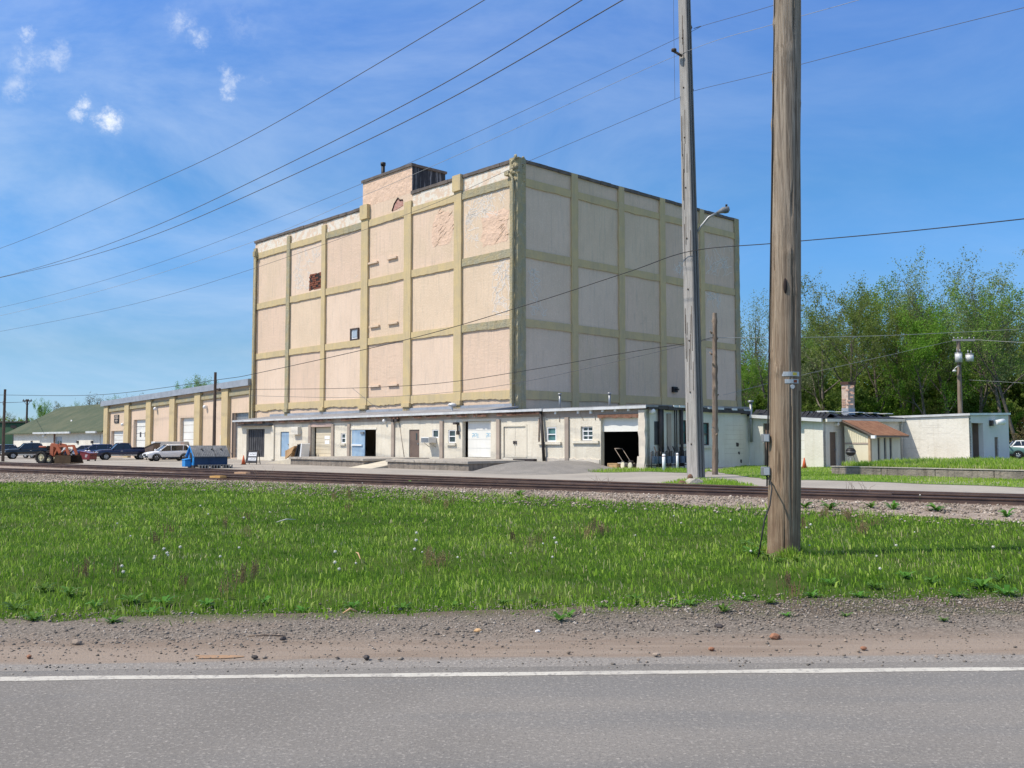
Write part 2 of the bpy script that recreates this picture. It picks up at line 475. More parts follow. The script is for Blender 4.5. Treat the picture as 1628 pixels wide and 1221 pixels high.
for (fc, cols) in ((TL, [(pL[i][1], pL[i + 1][0] if i < 5 else c_l) for i in range(6)]), (TR, [(c_r, pR[0][0])] + [(pR[i][1], pR[i + 1][0] if i < 3 else wR - .55) for i in range(4)])):
    for (a0, a1) in cols:
        for (z0, z1) in zrow:
            mb = MB(); mb.fbox(fc, a0 - .03, a1 + .03, -.02, .012, z0 - .04, z1 + .12)
            mb.build('stucco_bay', M[rt.choice(['peach', 'peach_b', 'peach_c', 'peach_d', 'peach_c'])], tower)
tops_extra = {3: 1.2, 4: .6}
for i, (a0, a1) in enumerate(pL):
    mb = MB(); ragged_v(mb, TL, a0, a1, zb, ZT - (.5 if i in (1, 2) else -.05 if i in (3, 5) else .7), .20, .02, .6, rnd=rt)
    if i in (3, 5):
        mb.fbox(TL, a0 - .05, a1 + .05, -.02, .34, ZT - 1.1, ZT + .12)
    if i > 0: mb.fbox(TL, a0 - .06, a1 + .06, -.02, .33, TL.px(730, 641)[1] - .12, TL.px(730, 641)[1] + .18)
    mb.build('pier', M['trim'] if i > 1 else M['trim_worn'], tower)
for i, (a0, a1) in enumerate(pR):
    mb = MB(); ragged_v(mb, TR, a0, a1, zb, ZT + .06, .16, .03, .6, rnd=rt)
    mb.build('pier', M['trim'], tower)
mb = MB(); ragged_v(mb, TR, wR - .55, wR + .12, zb, ZT + .05, .16, .05, .6, rnd=rt); mb.build('pier', M['trim_worn'], tower)
# broken corner pier: both faces, with a ragged edge
mb = MB(); n = 44; o = []
for i in range(n + 1):
    z = zb + (ZT + .15 - zb) * i / n
    e = rt.uniform(.02, .24) if 3 < i < n - 3 else .2
    l = c_l + rt.uniform(-.03, .03)
    r = c_r + rt.uniform(-.02, .02)
    o += [(l, .02, z), (l, -.14, z), (-e * .7, -.16 + rt.uniform(0, .05), z), (.15 - e * .3, -.10 + e * .5, z), (.15, e + .05, z), (.15, r, z), (-.02, r, z)]
fs = []
for i in range(n):
    p, q = 7 * i, 7 * i + 7
    for k in range(7): fs.append((p + k, p + (k + 1) % 7, q + (k + 1) % 7, q + k))
fs += [tuple(range(6, -1, -1)), tuple(range(7 * n, 7 * n + 7))]
mb.add(o, fs); mb.build('corner_pier', M['trim_worn'], tower)
mb = MB()
for i in range(26):
    z = ZT - .1 + rt.uniform(-1.6, .35); mb.sphere((rt.uniform(-.55, .1), rt.uniform(-.22, -.12), z), rt.uniform(.06, .17), 7, 0, (1, .6, 1.1))
for i in range(10): mb.sphere((rt.uniform(.05, .2), rt.uniform(-.1, .6), ZT + rt.uniform(-1.5, .25)), rt.uniform(.05, .13), 7)
mb.build('broken_plaster', M['trim_worn'], tower)
# parapet skin, coping
zp0 = lev[0][1]
pen0, _ = TL.px(577, 300); pen1, _ = TL.px(655, 300)
for (a0, a1) in [(pL[0][1], pL[1][0]), (pL[1][1], pL[2][0]), (pL[2][1], pL[3][0]), (pL[4][1], pL[5][0]), (pL[5][1], c_l)]:
    mb = MB(); ragged(mb, TL, a0 + .01, a1 - .01, zp0 + .003, ZT - .22, .03, .05, 'low', .4, rnd=rt); mb.build('parapet_panel', M['parapet'], tower)
def coping(a0, a1, fc, zt):
    mb = MB(); n = int((a1 - a0) / 1.2) + 1
    for i in range(n):
        x0 = a0 + (a1 - a0) * i / n; x1 = a0 + (a1 - a0) * (i + 1) / n - .02
        mb.fbox(fc, x0, x1, -.45, .13 + rt.uniform(-.02, .03), zt - .16 + rt.uniform(-.02, .02), zt + .06 + rt.uniform(0, .03))
    return mb.build('coping', M['coping'], tower)
coping(aL, pen0, TL, ZT); coping(pen1, -.5, TL, ZT); coping(.6, wR + .1, TR, ZT)
# penthouse
_, zpen = TL.px(655, 264)
ypen, _ = Face(TOW, 'R', pen1).px(708, 280)
mb = MB(); mb.box(pen0, pen1, 0, ypen, ZT + .003, zpen)
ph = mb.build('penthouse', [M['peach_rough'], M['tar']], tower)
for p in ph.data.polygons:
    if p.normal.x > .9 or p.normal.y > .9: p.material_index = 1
mb = MB(); mb.box(pen0 - .1, pen1 + .12, -.12, .3, zpen, zpen + .22); mb.box(pen1 - .3, pen1 + .12, .3, ypen + .1, zpen, zpen + .2); mb.box(pen0 - .1, pen0 + .3, .3, ypen + .1, zpen, zpen + .2)
mb.build('penthouse_coping', M['coping'], tower)
vx, vz = Face(TOW, 'L', 1.0).px(609, 277)
mb = MB(); mb.cyl((vx, 1.0, zpen - .5), .16, vz + 1.0 - zpen + .45, 10); mb.cyl((vx, 1.0, vz + .75), .22, .25, 10); mb.build('vent_pipe', M['black'], tower)
# stucco repairs, rough stucco skins
def skin(x0, y0, x1, y1, mat, b=.018, name='rough_stucco'):
    a0, a1, z0, z1 = TL.rect(x0, y0, x1, y1)
    mb = MB(); n = 22; pts = []
    ca, cz = (a0 + a1) / 2, (z0 + z1) / 2
    for k in range(n):
        th = 2 * math.pi * k / n; rr = rt.uniform(.8, 1.08)
        ex = abs(math.cos(th)) ** .6 * math.copysign(1, math.cos(th)); ey = abs(math.sin(th)) ** .6 * math.copysign(1, math.sin(th))
        pts.append((ca + (a1 - a0) / 2 * ex * rr * .95, cz + (z1 - z0) / 2 * ey * rr * .93))
    mb.fpoly(TL, pts, -.01, b)
    return mb.build(name, mat, tower)
skin(686, 330, 722, 396, M['peach_rough']); skin(762, 330, 812, 396, M['peach_rough'])
# ragged ridges of torn stucco that catch the sun
def ridges(x0, y0, x1, y1, n):
    a0, a1, z0, z1 = TL.rect(x0, y0, x1, y1); mb = MB()
    for _ in range(n):
        a = rt.uniform(a0, a1); z = rt.uniform(z0, z1); L = rt.uniform(.25, .9); pts = []
        sl = rt.uniform(.1, .8)
        for k in range(5):
            pts.append(TL.P(a + L * k / 4, .02 + rt.uniform(0, .03), z + sl * L * k / 4 + rt.uniform(-.05, .05)))
        mb.tube(pts, [.004, .012, .018, .012, .004], 5)
    mb.build('stucco_ridge', M['peach'], tower)
ridges(690, 335, 720, 390, 16); ridges(780, 345, 815, 392, 14)
# white crack filling: random wandering seams
def cracks(fc, x0, y0, x1, y1, n, dens=1.0, w=.024):
    a0, a1, z0, z1 = fc.rect(x0, y0, x1, y1); mb = MB()
    g = rt.uniform(.28, .36)
    for _ in range(n):
        a = rt.uniform(a0, a1); z = rt.uniform(z0, z1); d = rt.choice([0, 1, 2, 3]) * math.pi / 2 + rt.uniform(-.4, .4)
        L = rt.randint(4, 11); pts = [(a, z)]
        for k in range(L):
            d += rt.uniform(-.75, .75)
            if rt.random() < .22: d += rt.choice([-1, 1]) * 1.3
            a += g * math.cos(d); z += g * math.sin(d)
            if not (a0 < a < a1 and z0 < z < z1): break
            pts.append((a, z))
        if len(pts) < 3: continue
        ww = w * rt.uniform(.6, 1.3)
        for (p, q) in zip(pts[:-1], pts[1:]):
            dx, dz = q[0] - p[0], q[1] - p[1]; l = math.hypot(dx, dz); nx, nz = -dz / l * ww, dx / l * ww
            b = .021
            mb.add([fc.P(p[0] + nx, b, p[1] + nz), fc.P(p[0] - nx, b, p[1] - nz), fc.P(q[0] - nx, b, q[1] - nz), fc.P(q[0] + nx, b, q[1] + nz)], [(0, 1, 2, 3)])
    return mb.build('crack_filler', M['crack'], tower)
cracks(TL, 740, 303, 806, 350, 46); cracks(TL, 738, 340, 762, 399, 26); cracks(TL, 770, 300, 815, 330, 8)
cracks(TL, 782, 412, 816, 502, 60); cracks(TL, 468, 392, 512, 420, 24); cracks(TL, 466, 420, 496, 462, 32); cracks(TL, 556, 430, 570, 446, 10)
cracks(TL, 500, 352, 574, 366, 12)
cracks(TR, 838, 425, 860, 500, 26); cracks(TR, 838, 486, 872, 504, 26); cracks(TR, 1068, 415, 1090, 438, 22); cracks(TR, 1120, 385, 1165, 440, 42); cracks(TR, 1119, 460, 1146, 490, 34)
# bare brick holes
def hole(x0, y0, x1, y1, mat, shape=None, rows=6):
    a0, a1, z0, z1 = TL.rect(x0, y0, x1, y1); mb = MB()
    P = shape or [(0, 0), (.5, .04), (1, 0), (.97, .5), (1, 1), (.55, .95), (.05, 1), (.02, .4)]
    mb.fpoly(TL, [(a0 + (a1 - a0) * p, z0 + (z1 - z0) * q) for p, q in P], -.02, .024, 1)
    h = (z1 - z0) / rows
    if shape is None:
        for r_ in range(rows):
            a = a0 + (r_ % 2) * .1 + .03
            while a < a1 - .2:
                L = rt.uniform(.2, .42)
                if rt.random() < .72: mb.fbox(TL, a, min(a + L, a1 - .03), 0, .035 + rt.uniform(0, .03), z0 + r_ * h + .02, z0 + r_ * h + h - .03)
                a += L + .03
    return mb.build('bare_brick', [mat, M['mortar_dark'] if shape is None else mat], tower)
hole(492, 434, 513, 460, M['brick_dark'], rows=8)
hole(624, 315, 641, 333, M['brick_pink'], [(0, 0), (.35, .02), (.75, .12), (1, .2), (.98, .7), (.72, .75), (.55, 1), (.42, .85), (.2, .55), (.12, .3)])
def hole_rim(x0, y0, x1, y1, P):
    a0, a1, z0, z1 = TL.rect(x0, y0, x1, y1); mb = MB()
    Q = [(a0 + (a1 - a0) * p, z0 + (z1 - z0) * q) for p, q in P]
    mb.tube([TL.P(a, .05, z) for a, z in Q], .05, 5); return mb.build('broken_edge', M['mortar_dark'], tower)
hole_rim(624, 315, 641, 333, [(0, 0), (.12, .3), (.2, .55), (.42, .85), (.55, 1), (.72, .75), (.98, .7)])
hole(684, 305, 700, 312, M['brick_dark'], [(0, 0), (.3, .1), (.6, .45), (1, .85), (.8, 1), (.5, .8), (.3, .9), (.15, .5)])
# small window
a0, a1, z0, z1 = TL.rect(558.5, 522, 571.5, 541)
mb = MB()
for (p, q, s_, t_) in ((a0, a1, z0, z0 + .12), (a0, a1, z1 - .12, z1), (a0, a0 + .14, z0 + .12, z1 - .12), (a1 - .14, a1, z0 + .12, z1 - .12)): mb.fbox(TL, p, q, -.02, .14, s_, t_)
wn = mb.build('window', M['frame_dark'], tower)
MB().fbox(TL, a0 + .14, a1 - .14, -.01, .05, z0 + .12, z1 - .12).build('pane', M['frame_white'], wn)
mb = MB(); mb.fbox(TL, a0 + .28, a1 - .28, .05, .08, z0 + .25, z1 - .25); mb.build('pane', pbr('grey_glass', (.36, .42, .48, 1), rough=.15), wn)
# ledges of bricked-in openings
for (x, y, w_) in ((595, 418, 14), (625, 410.5, 15), (597, 519, 15), (626, 514, 16), (597, 614, 16), (626, 612, 16)):
    a0, a1, z0, z1 = TL.rect(x - w_ / 2, y - 1.4, x + w_ / 2, y + 1.4)
    mb = MB(); mb.fbox(TL, a0, a1, -.02, .2, z0, z1)
    for k in range(3): mb.fbox(TL, a0 + rt.uniform(0, .5), a1 - rt.uniform(0, .5), -.01, .012, z1 + .5 + .9 * k, z1 + .515 + .9 * k)
    mb.build('sill', M['peach'], tower)
# downspouts at the corner
da, dz = TL.px(820, 282)
mb = MB(); mb.tube([TL.P(da - .45, .05, dz + .35), TL.P(da - .4, .28, dz + .3), TL.P(da - .05, .3, dz - .05), TL.P(da, .28, dz - .5), TL.P(da, .28, 3.9)], .09, 8)
mb.fbox(TL, da - .8, da - .35, .05, .4, dz + .2, dz + .5)
mb.build('downspout', M['trim_worn'], tower)
mb = MB(); x2 = TL.px(409, 500)[0]; mb.tube([TL.P(x2, .27, ZT - 1.2), TL.P(x2, .27, 4)], .1, 8); mb.box(x2 - .2, x2 + .2, -.5, -.1, ZT - 1.6, ZT - 1.1); mb.build('downspout', M['trim_worn'], tower)
# electrical box on shaded side, wire bracket
a, z = TR.px(1071, 619); mb = MB(); mb.fbox(TR, a - .3, a + .25, -.01, .25, z - .25, z + .2); mb.fbox(TR, a - .1, a + .1, .25, .5, z - .1, z + .05); mb.build('wall_vent', M['black'], tower)
# ================================================================ LOW LOADING BUILDING
rl = random.Random(5)
low = thing('loading_building', 'long low cream loading building with many doors in front of the tower', 'building', LOW.world(0, 0, 0), ANG_L)
aW, zWl = LF.px(378, 671)
_, zWr = LF.px(1028, 648)
_, zS = LF.px(868, 655)
bR, zRr = RF.px(1190, 656)
def win(fc, x0, y0, x1, y1, root, depth=-.08, cols=1, rows=2, glass='glass', frame='frame_white', sill=True, sillr=None, fw=.07):
    a0, a1, z0, z1 = fc.rect(x0, y0, x1, y1)
    mb = MB()
    mb.fbox(fc, a0, a1, depth - .03, depth + .05, z0, z0 + fw); mb.fbox(fc, a0, a1, depth - .03, depth + .05, z1 - fw, z1)
    mb.fbox(fc, a0, a0 + fw, depth - .03, depth + .05, z0 + fw, z1 - fw); mb.fbox(fc, a1 - fw, a1, depth - .03, depth + .05, z0 + fw, z1 - fw)
    for k in range(1, rows):
        z = z0 + (z1 - z0) * k / rows; mb.fbox(fc, a0 + fw, a1 - fw, depth - .03, depth + .04, z - fw * .45, z + fw * .45)
    for k in range(1, cols):
        a = a0 + (a1 - a0) * k / cols; mb.fbox(fc, a - fw * .35, a + fw * .35, depth - .03, depth + .035, z0 + fw, z1 - fw)
    w = mb.build('window', M[frame], root)
    MB().fbox(fc, a0 + fw * .5, a1 - fw * .5, depth - .06, depth - .035, z0 + fw * .5, z1 - fw * .5).build('pane', M[glass], w)
    if sill:
        s0, s1 = (a0 - .1, a1 + .1) if sillr is None else (fc.px(sillr[0], y1)[0], fc.px(sillr[1], y1)[0])
        MB().fbox(fc, s0, s1, -.05, .14, z0 - .18, z0 - .02).build('sill', M['cream'] if root is low else M['white_block'], w)
    return (a0, a1, z0, z1)
def panel_door(fc, x0, y0, x1, y1, root, mat, depth=-.1, name='door', handle=True, panels=0, b2=None):
    a0, a1, z0, z1 = fc.rect(x0, y0, x1, y1)
    mb = MB(); 
    if panels:
        h = (z1 - z0) / panels
        for k in range(panels): mb.fbox(fc, a0, a1, depth - .06, depth, z0 + k * h + .012, z0 + (k + 1) * h - .012); 
        mb.fbox(fc, a0, a1, depth - .07, depth - .02, z0, z1)
    else: mb.fbox(fc, a0, a1, depth - .06, depth, z0, z1)
    d = mb.build(name, M[mat] if isinstance(mat, str) else mat, root)
    if handle: MB().fbox(fc, a1 - .16, a1 - .07, depth, depth + .07, z0 + (z1 - z0) * .47, z0 + (z1 - z0) * .52).build('handle', M['metal_grey'], d)
    return d, (a0, a1, z0, z1)
ops = []
def op(x0, y0, x1, y1, fc=LF, pad=0):
    r_ = fc.rect(x0, y0, x1, y1); ops.append((r_[0] - pad, r_[1] + pad, r_[2] - pad, r_[3] + pad)); return r_
# openings on the sunlit front
op(392, 682, 420, 726.5); op(496, 679, 527.5, 727); op(542, 689, 549.5, 704.5); op(559.5, 683, 597.5, 727); op(650.5, 683, 666.5, 727.5)
op(687, 683, 697, 696); op(712.5, 683.5, 724, 704.5); op(735, 669.5, 780, 727.5); op(800.5, 677.5, 836.5, 727.5); op(446, 686.5, 459, 726)
op(869, 679, 884.5, 702); op(923, 678, 942, 700.5); op(955, 665, 1017, 744)
mb = MB(); wall(mb, LF, aW, 0, -.3, (zWl, zWr), ops, .3)
mb.build('front_wall', M['cream'], low)
# shaded side wall
rops = [RF.rect(1080, 668, 1093, 706), RF.rect(1114, 672, 1128, 708)]
mb = MB(); wall(mb, RF, .001, bR, -.3, (zWr, zRr), rops, .3); mb.build('side_wall', M['white_block'], low)
# back and inner walls
mb = MB(); mb.box(aW, aW + .3, .31, TOFF - .02, -.3, zWl - .05); mb.build('inner_wall', M['dark_in'], low)
mb = MB(); mb.box(LF.px(903, 700)[0], LF.px(903, 700)[0] + .2, .31, bR, -.3, 3.4); mb.box(LF.px(903, 700)[0] + .21, -.31, bR - .3, bR, -.3, 3.4)
mb.build('inner_wall', M['dark_in'], low)
mb = MB(); mb.box(aW + .3, -.31, .31, TOFF - .03, .0, .06); mb.box(LF.px(903, 700)[0] + .21, -.31, TOFF - .02, bR - .31, 0, .06); mb.build('floor_slab', M['dark_in'], low)
# roof
mb = MB()
xs_, zs_ = LF.px(868, 654)[0], 0
zl2 = lambda a: zWl + (zWr - zWl) * (a - aW) / (0 - aW)
xT = xt
for (x0, x1, y1, dz) in ((aW - .3, xT + .35, TOFF - .19, .42), (xT + .35, .22, bR, .12)):
    v = []
    for x in (x0, x1):
        v += [(x, -.28, zl2(x) + .03), (x, y1, zl2(x) + .03 + dz), (x, y1, zl2(x) + .16 + dz), (x, -.28, zl2(x) + .16)]
    mb.add(v, [(0, 1, 5, 4), (1, 2, 6, 5), (2, 3, 7, 6), (3, 0, 4, 7), (0, 3, 2, 1), (4, 5, 6, 7)])
roof = mb.build('roof', M['roofing'], low)
# eave gutters: left run stands out a little more than the right one
def sl_box(mb, a0, a1, b0, b1, dz0, dz1, mi=0):
    v = []
    for a in (a0, a1):
        for (b, d) in ((b0, dz0), (b1, dz0), (b1, dz1), (b0, dz1)): v.append(LF.P(a, b, zl2(a) + d))
    mb.add(v, [(0, 1, 2, 3), (4, 7, 6, 5), (0, 4, 5, 1), (1, 5, 6, 2), (2, 6, 7, 3), (3, 7, 4, 0)], mi)
mb = MB(); sl_box(mb, aW - .3, xs_, .29, .40, .0, .15); sl_box(mb, xs_ + .05, .24, .284, .33, -.04, .11); mb.build('gutter', M['gutter'], low)
mb = MB(); sl_box(mb, aW, xs_, .003, .03, -.34, -.03); sl_box(mb, xs_ + .02, -.02, .003, .03, -.42, -.06); mb.build('fascia', M['taupe'], low)
mb = MB()
for i in range(60):
    a = rl.uniform(aW, xs_ - 1); sl_box(mb, a, a + rl.uniform(.2, 1.2), .28, .30, -.1 - rl.uniform(0, .12), -.02)
mb.build('rotten_soffit', M['rust'], low)
mb = MB()
for i in range(7):
    a0 = aW + (xT - aW) * i / 7; a1 = aW + (xT - aW) * (i + 1) / 7 - .02
    v = [(a0, TOFF - .2, zl2(a0) + .36), (a1, TOFF - .2, zl2(a1) + .36), (a1, TOFF - .2, zl2(a1) + .78), (a0, TOFF - .2, zl2(a0) + .78)]
    mb.add([(x, y - .0, z) for x, y, z in v] + [(x, y + .02, z) for x, y, z in v], [(0, 1, 2, 3), (7, 6, 5, 4), (0, 4, 5, 1), (2, 6, 7, 3), (1, 5, 6, 2), (0, 3, 7, 4)])
mb.build('flashing', M['flash'], low)
# pilasters
for (x0, x1, mat) in ((432, 437, 'cream'), (491.5, 495.5, 'taupe'), (528, 531.5, 'taupe'), (553.5, 557.5, 'taupe'), (623.5, 628, 'taupe'), (700.5, 705.5, 'taupe'), (790.5, 796, 'taupe'), (899.5, 905.5, 'taupe')):
    a0 = LF.px(x0, 700)[0]; a1 = LF.px(x1, 700)[0]
    mb = MB(); mb.fbox(LF, a0, a1, -.01, .12, .1, zl2(a0) - .43); mb.build('pilaster', M[mat], low, bevel=.015)
mb = MB(); ragged_v(mb, LF, LF.px(1018, 700)[0], .03, -.2, zl2(0) - .12, .16, .05, .3, rnd=rl)
ragged_v(mb, LF, LF.px(1016.5, 735)[0], .05, -.2, .9, .2, .08, .25, rnd=rl); mb.build('corner_pilaster', M['cream_base'], low)
# rough patched base near the corner
mb = MB(); a0 = LF.px(868, 720)[0]; a1 = LF.px(954, 720)[0]
ragged(mb, LF, a0, a1, -.2, LF.px(910, 729)[1], .05, .0, 'low', .3, rnd=rl)
mb2 = MB(); n = 24
pts = [(a0, -.2)] + [(a0 + (a1 - a0) * i / n, LF.px(910, 729)[1] + rl.uniform(-.07, .07)) for i in range(n + 1)] + [(a1, -.2)]
mb2.fpoly(LF, pts, -.01, .06); mb2.build('patched_base', M['cream_base'], low)
# doors, left to right
for nm in [1]:
    d, q = panel_door(LF, 392, 682, 420, 726.5, low, 'door_grey', -.22, 'sliding_door', False)
    mb = MB()
    for k in range(8): mb.fbox(LF, q[0] + .1 + k * (q[1] - q[0] - .2) / 8, q[0] + .2 + k * (q[1] - q[0] - .2) / 8, -.22, -.17, q[2] + .1, q[3] - .1)
    mb.build('rib', M['door_grey'], d)
a0, a1, z0, z1 = LF.rect(384, 672, 434, 682)
mb = MB(); mb.fbox(LF, a0, a1, .02, .5, z1 - .3, z1 - .22); mb.build('door_canopy', M['pipe_dark'], low)
panel_door(LF, 446.5, 687, 458.5, 726, low, 'door_blue', -.08)
panel_door(LF, 498.5, 679.5, 527.2, 727, low, 'door_beige', -.26, 'roll_up_door', False, 8)
a0, a1, z0, z1 = LF.rect(494, 673, 529, 678.5); MB().fbox(LF, a0, a1, -.01, .09, z0, z1).build('lintel', pbr('pinkish_lintel', (.55, .42, .36, 1), (.45, .33, .28, 1), 3), low)
a0, a1, z0, z1 = LF.rect(512, 692, 520, 706)
mb = MB(); mb.fbox(LF, a0, a1, -.26, -.245, z0 + .4, z1 - .05); mb.fbox(LF, a0 + .05, a1 - .05, -.26, -.245, z0, z0 + .3); mb.build('notice', M['white'], low)
win(LF, 542.5, 689, 549, 704.5, low, -.08)
d, q = panel_door(LF, 560, 684, 580, 726.5, low, 'door_blue', .02, 'door', False)
mb = MB(); mb.fbox(LF, q[0] + .05, q[1] - .3, .02, .12, q[2] + (q[3] - q[2]) * .42, q[2] + (q[3] - q[2]) * .47); mb.build('push_bar', M['white'], d)
mb = MB(); mb.fbox(LF, q[1] - .5, q[1] - .05, .02, .12, q[3] - .3, q[3] - .12); mb.build('door_closer', M['metal_grey'], d)
a0, a1, z0, z1 = LF.rect(558, 680, 599, 683); MB().fbox(LF, a0, a1, -.01, .04, z0, z1).build('lintel', M['white_block'], low)
d, q = panel_door(LF, 651, 683.5, 666, 727, low, 'door_brown', -.06)
mb = MB(); mb.fbox(LF, q[1] - .42, q[1] - .28, -.06, -.045, q[2] + 1.25, q[3] - .25); mb.build('door_window', M['glass'], d)
win(LF, 687, 683, 697, 696, low, -.08, rows=1, sill=False)
win(LF, 712.8, 683.5, 724, 704, low, -.08)
d, q = panel_door(LF, 739, 669.8, 779.5, 727, low, 'door_white', -.3, 'roll_up_door', False, 4)
# faded blue lettering on the two upper lights of the roll-up door (not legible in the photograph)
mb = MB()
for (x0, x1) in ((745.5, 756), (768, 779)):
    b0, b1, s0, s1 = LF.rect(x0, 688.5, x1, 695.5); w_ = b1 - b0; h_ = s1 - s0
    for (p, q_, r_, s_) in ((0, .22, .85, 1), (.22, .3, .1, 1), (.02, .1, 0, .5), (.4, .66, .88, 1), (.6, .68, .3, .9), (.36, .62, .28, .4), (.7, .98, 0, .1), (.8, .9, .2, .9), (.34, .4, .5, .8), (.05, .2, .4, .5)):
        mb.fbox(LF, b0 + w_ * p, b0 + w_ * q_, -.3, -.29, s0 + h_ * r_, s0 + h_ * s_)
mb.build('lettering', pbr('faded_blue_paint', (.30, .50, .62, 1)), d)
a0, a1, z0, z1 = LF.rect(801, 678, 836, 727)
am = (a0 + a1) / 2
for (p, q_) in ((a0, am - .012), (am + .012, a1)):
    d = MB().fbox(LF, p, q_, -.11, -.05, z0, z1).build('door', M['cream'], low)
    MB().fbox(LF, (am - .14 if p == a0 else am + .05), (am - .05 if p == a0 else am + .14), -.05, .02, z0 + .85, z0 + 1.05).build('handle', M['pipe_dark'], d)
mb = MB(); mb.fbox(LF, a0 - .12, a0, -.01, .03, z0, z1 + .12); mb.fbox(LF, a1, a1 + .12, -.01, .03, z0, z1 + .12); mb.fbox(LF, a0, a1, -.01, .03, z1, z1 + .12); mb.build('door_frame', M['cream'], low)
win(LF, 869.5, 679, 884, 702, low, -.07, glass='glass_teal', sillr=(857, 893))
win(LF, 924, 678, 941.5, 700, low, -.16, cols=2, rows=3, sillr=(911, 953))
a0, a1, z0, z1 = LF.rect(955, 665, 1017, 744); MB().fbox(LF, a0, a1, -.27, -.2, LF.px(986, 686)[1], z1).build('roll_up_door', M['door_white'], low)
a0, a1, z0, z1 = LF.rect(952, 658.5, 1018, 665); mb = MB(); ragged(mb, LF, a0, a1, z0, z1, .12, .05, 'low', .25, rnd=rl); mb.build('lintel', M['rust'], low)
mb = MB()
for (x, y) in ((885, 656), (921, 655), (941, 655), (960, 652.5), (980, 651.5), (1001, 651)):
    a, z = LF.px(x, y); mb.fbox(LF, a - .08, a + .08, .02, .14, z - .1, z + .1)
mb.build('cable_hook', M['white'], low)
for (x, y) in ((614, 669), (1034, 654)):
    fc = LF if x < 1000 else RF
    a, z = fc.px(x, y); mb = MB(); mb.fbox(fc, a - .1, a + .1, .0, .12, z - .1, z + .1); mb.sphere(fc.P(a, .18, z), .15, 10); mb.build('wall_lamp', M['white'], low)
a, z = LF.px(631, 667.5); mb = MB(); mb.cyl(LF.P(a - .22, .1, z), .14, -.0001 + .02, 10, 'y'); mb.fbox(LF, a - .35, a - .05, .03, .3, z - .15, z + .15); mb.fbox(LF, a + .08, a + .38, .03, .3, z - .15, z + .15); mb.build('floodlight', M['pipe_dark'], low)
a, z = LF.px(729, 675); mb = MB(); mb.fbox(LF, a - .2, a + .1, .0, .35, z, z + .15); mb.tube([LF.P(a, .1, z), LF.P(a + .05, .12, z - .5)], .05); mb.fbox(LF, a - .02, a + .14, .05, .2, z - .7, z - .45); mb.build('junction_box', M['pipe_dark'], low)
a0, a1, z0, z1 = LF.rect(468.5, 679, 479, 691); MB().fbox(LF, a0, a1, -.01, .35, z0, z1).build('meter_cabinet', M['white_block'], low, bevel=.02)
p = [LF.px(863, 655), LF.px(866, 690), LF.px(868.5, 733)]; mb = MB(); mb.tube([LF.P(a, .2, z) for a, z in p], .1, 8); mb.build('downspout', M['pipe_dark'], low)
p = [LF.px(857.5, 665), LF.px(857.5, 706)]; mb = MB(); mb.tube([LF.P(a, .05, z) for a, z in p], .05, 6); mb.tube([LF.P(p[1][0], .05, p[1][1]), LF.P(p[1][0] + .5, .05, p[1][1])], .05, 6); mb.build('conduit', M['taupe'], low)
# hanging wires along the wall (thin drop lines)
mb = MB()
for (x0, y0, x1, y1) in ((635, 672, 643, 727), (890, 660, 890, 671), (946, 657, 947, 668), (922, 657, 928, 668)):
    mb.tube([LF.P(*(lambda q: (q[0], .03, q[1]))(LF.px(x0, y0))), LF.P(*(lambda q: (q[0], .03, q[1]))(LF.px(x1, y1)))], .018, 5)
mb.build('drop_cable', M['taupe'], low)
# shaded side: windows, standpipes, roof edge
for (x0, y0, x1, y1) in ((1080, 668, 1093, 706), (1114, 672, 1128, 708)): win(RF, x0, y0, x1, y1, low, -.1, 1, 2, 'glass_teal', 'frame_dark', True)
v = []
mb = MB()
for k in range(12):
    a0 = bR * k / 12; a1 = bR * (k + 1) / 12
    z = zWr + (zRr - zWr) * (k + .5) / 12 + rl.uniform(-.04, .04); mb.fbox(RF, a0 - .02, a1, -.1, .24 + rl.uniform(-.03, .05), z - .08, z + .14)
mb.build('roof_edge', M['pipe_dark'], low)
for k in range(14):
    a = rl.uniform(.2, bR); z = zWr + (zRr - zWr) * a / bR; MB().fbox(RF, a, a + rl.uniform(.3, .9), .2, .29, z + .08, z + .2).build('roof_scrap', M['gutter'], low)
for (x, w_) in ((1046.5, .1), (1049.5, .05), (1051.2, .05), (1070, .04), (1073, .04), (1080.5, .11)):
    a, z = RF.px(x, 700); mb = MB(); mb.tube([RF.P(a, .14, zWr - .05), RF.P(a, .14, 1.1 if w_ < .1 else .3)], w_, 6); mb.build('standpipe', M['pipe_dark'], low)
for (x, x2) in ((1060, 1066), ):
    a0 = RF.px(x, 700)[0]; a1 = RF.px(x2, 700)[0]; MB().fbox(RF, a0, a1, -.01, .08, -.2, zWr - .3).build('pilaster', M['taupe'], low)
a0, a1, z0, z1 = RF.rect(1040, 670, 1047, 707); MB().fbox(RF, a0, a1, -.01, .04, z0, z1).build('shutter', M['door_grey'], low)
for (x, y, r_) in ((1172, 707, .16), (1175, 720, .1), (1178, 733, .13)):
    a, z = RF.px(x, y); mb = MB(); 
    pts = [(a + r_ * rl.uniform(.6, 1.3) * math.cos(t_ * .785), z + r_ * rl.uniform(.6, 1.3) * math.sin(t_ * .785)) for t_ in range(8)]
    mb.fpoly(RF, pts, -.02, .01); mb.build('wall_hole', M['pipe_dark'], low)
mb = MB()
for k in range(7):
    a0, z = RF.px(1152, 676 + k * 7.5); mb.fbox(RF, a0, RF.px(1186, 700)[0] - .3, .0, .004, z - .004, z + .005)
mb.build('block_joint', M['taupe'], low)
a, z = RF.px(1188, 640); mb = MB(); mb.tube([RF.P(a, .25, 1.7), RF.P(a, .25, z)], .09, 8); mb.cyl(RF.P(a, .25, z), .18, .12, 10); mb.build('vent_pipe', M['metal_grey'], low)
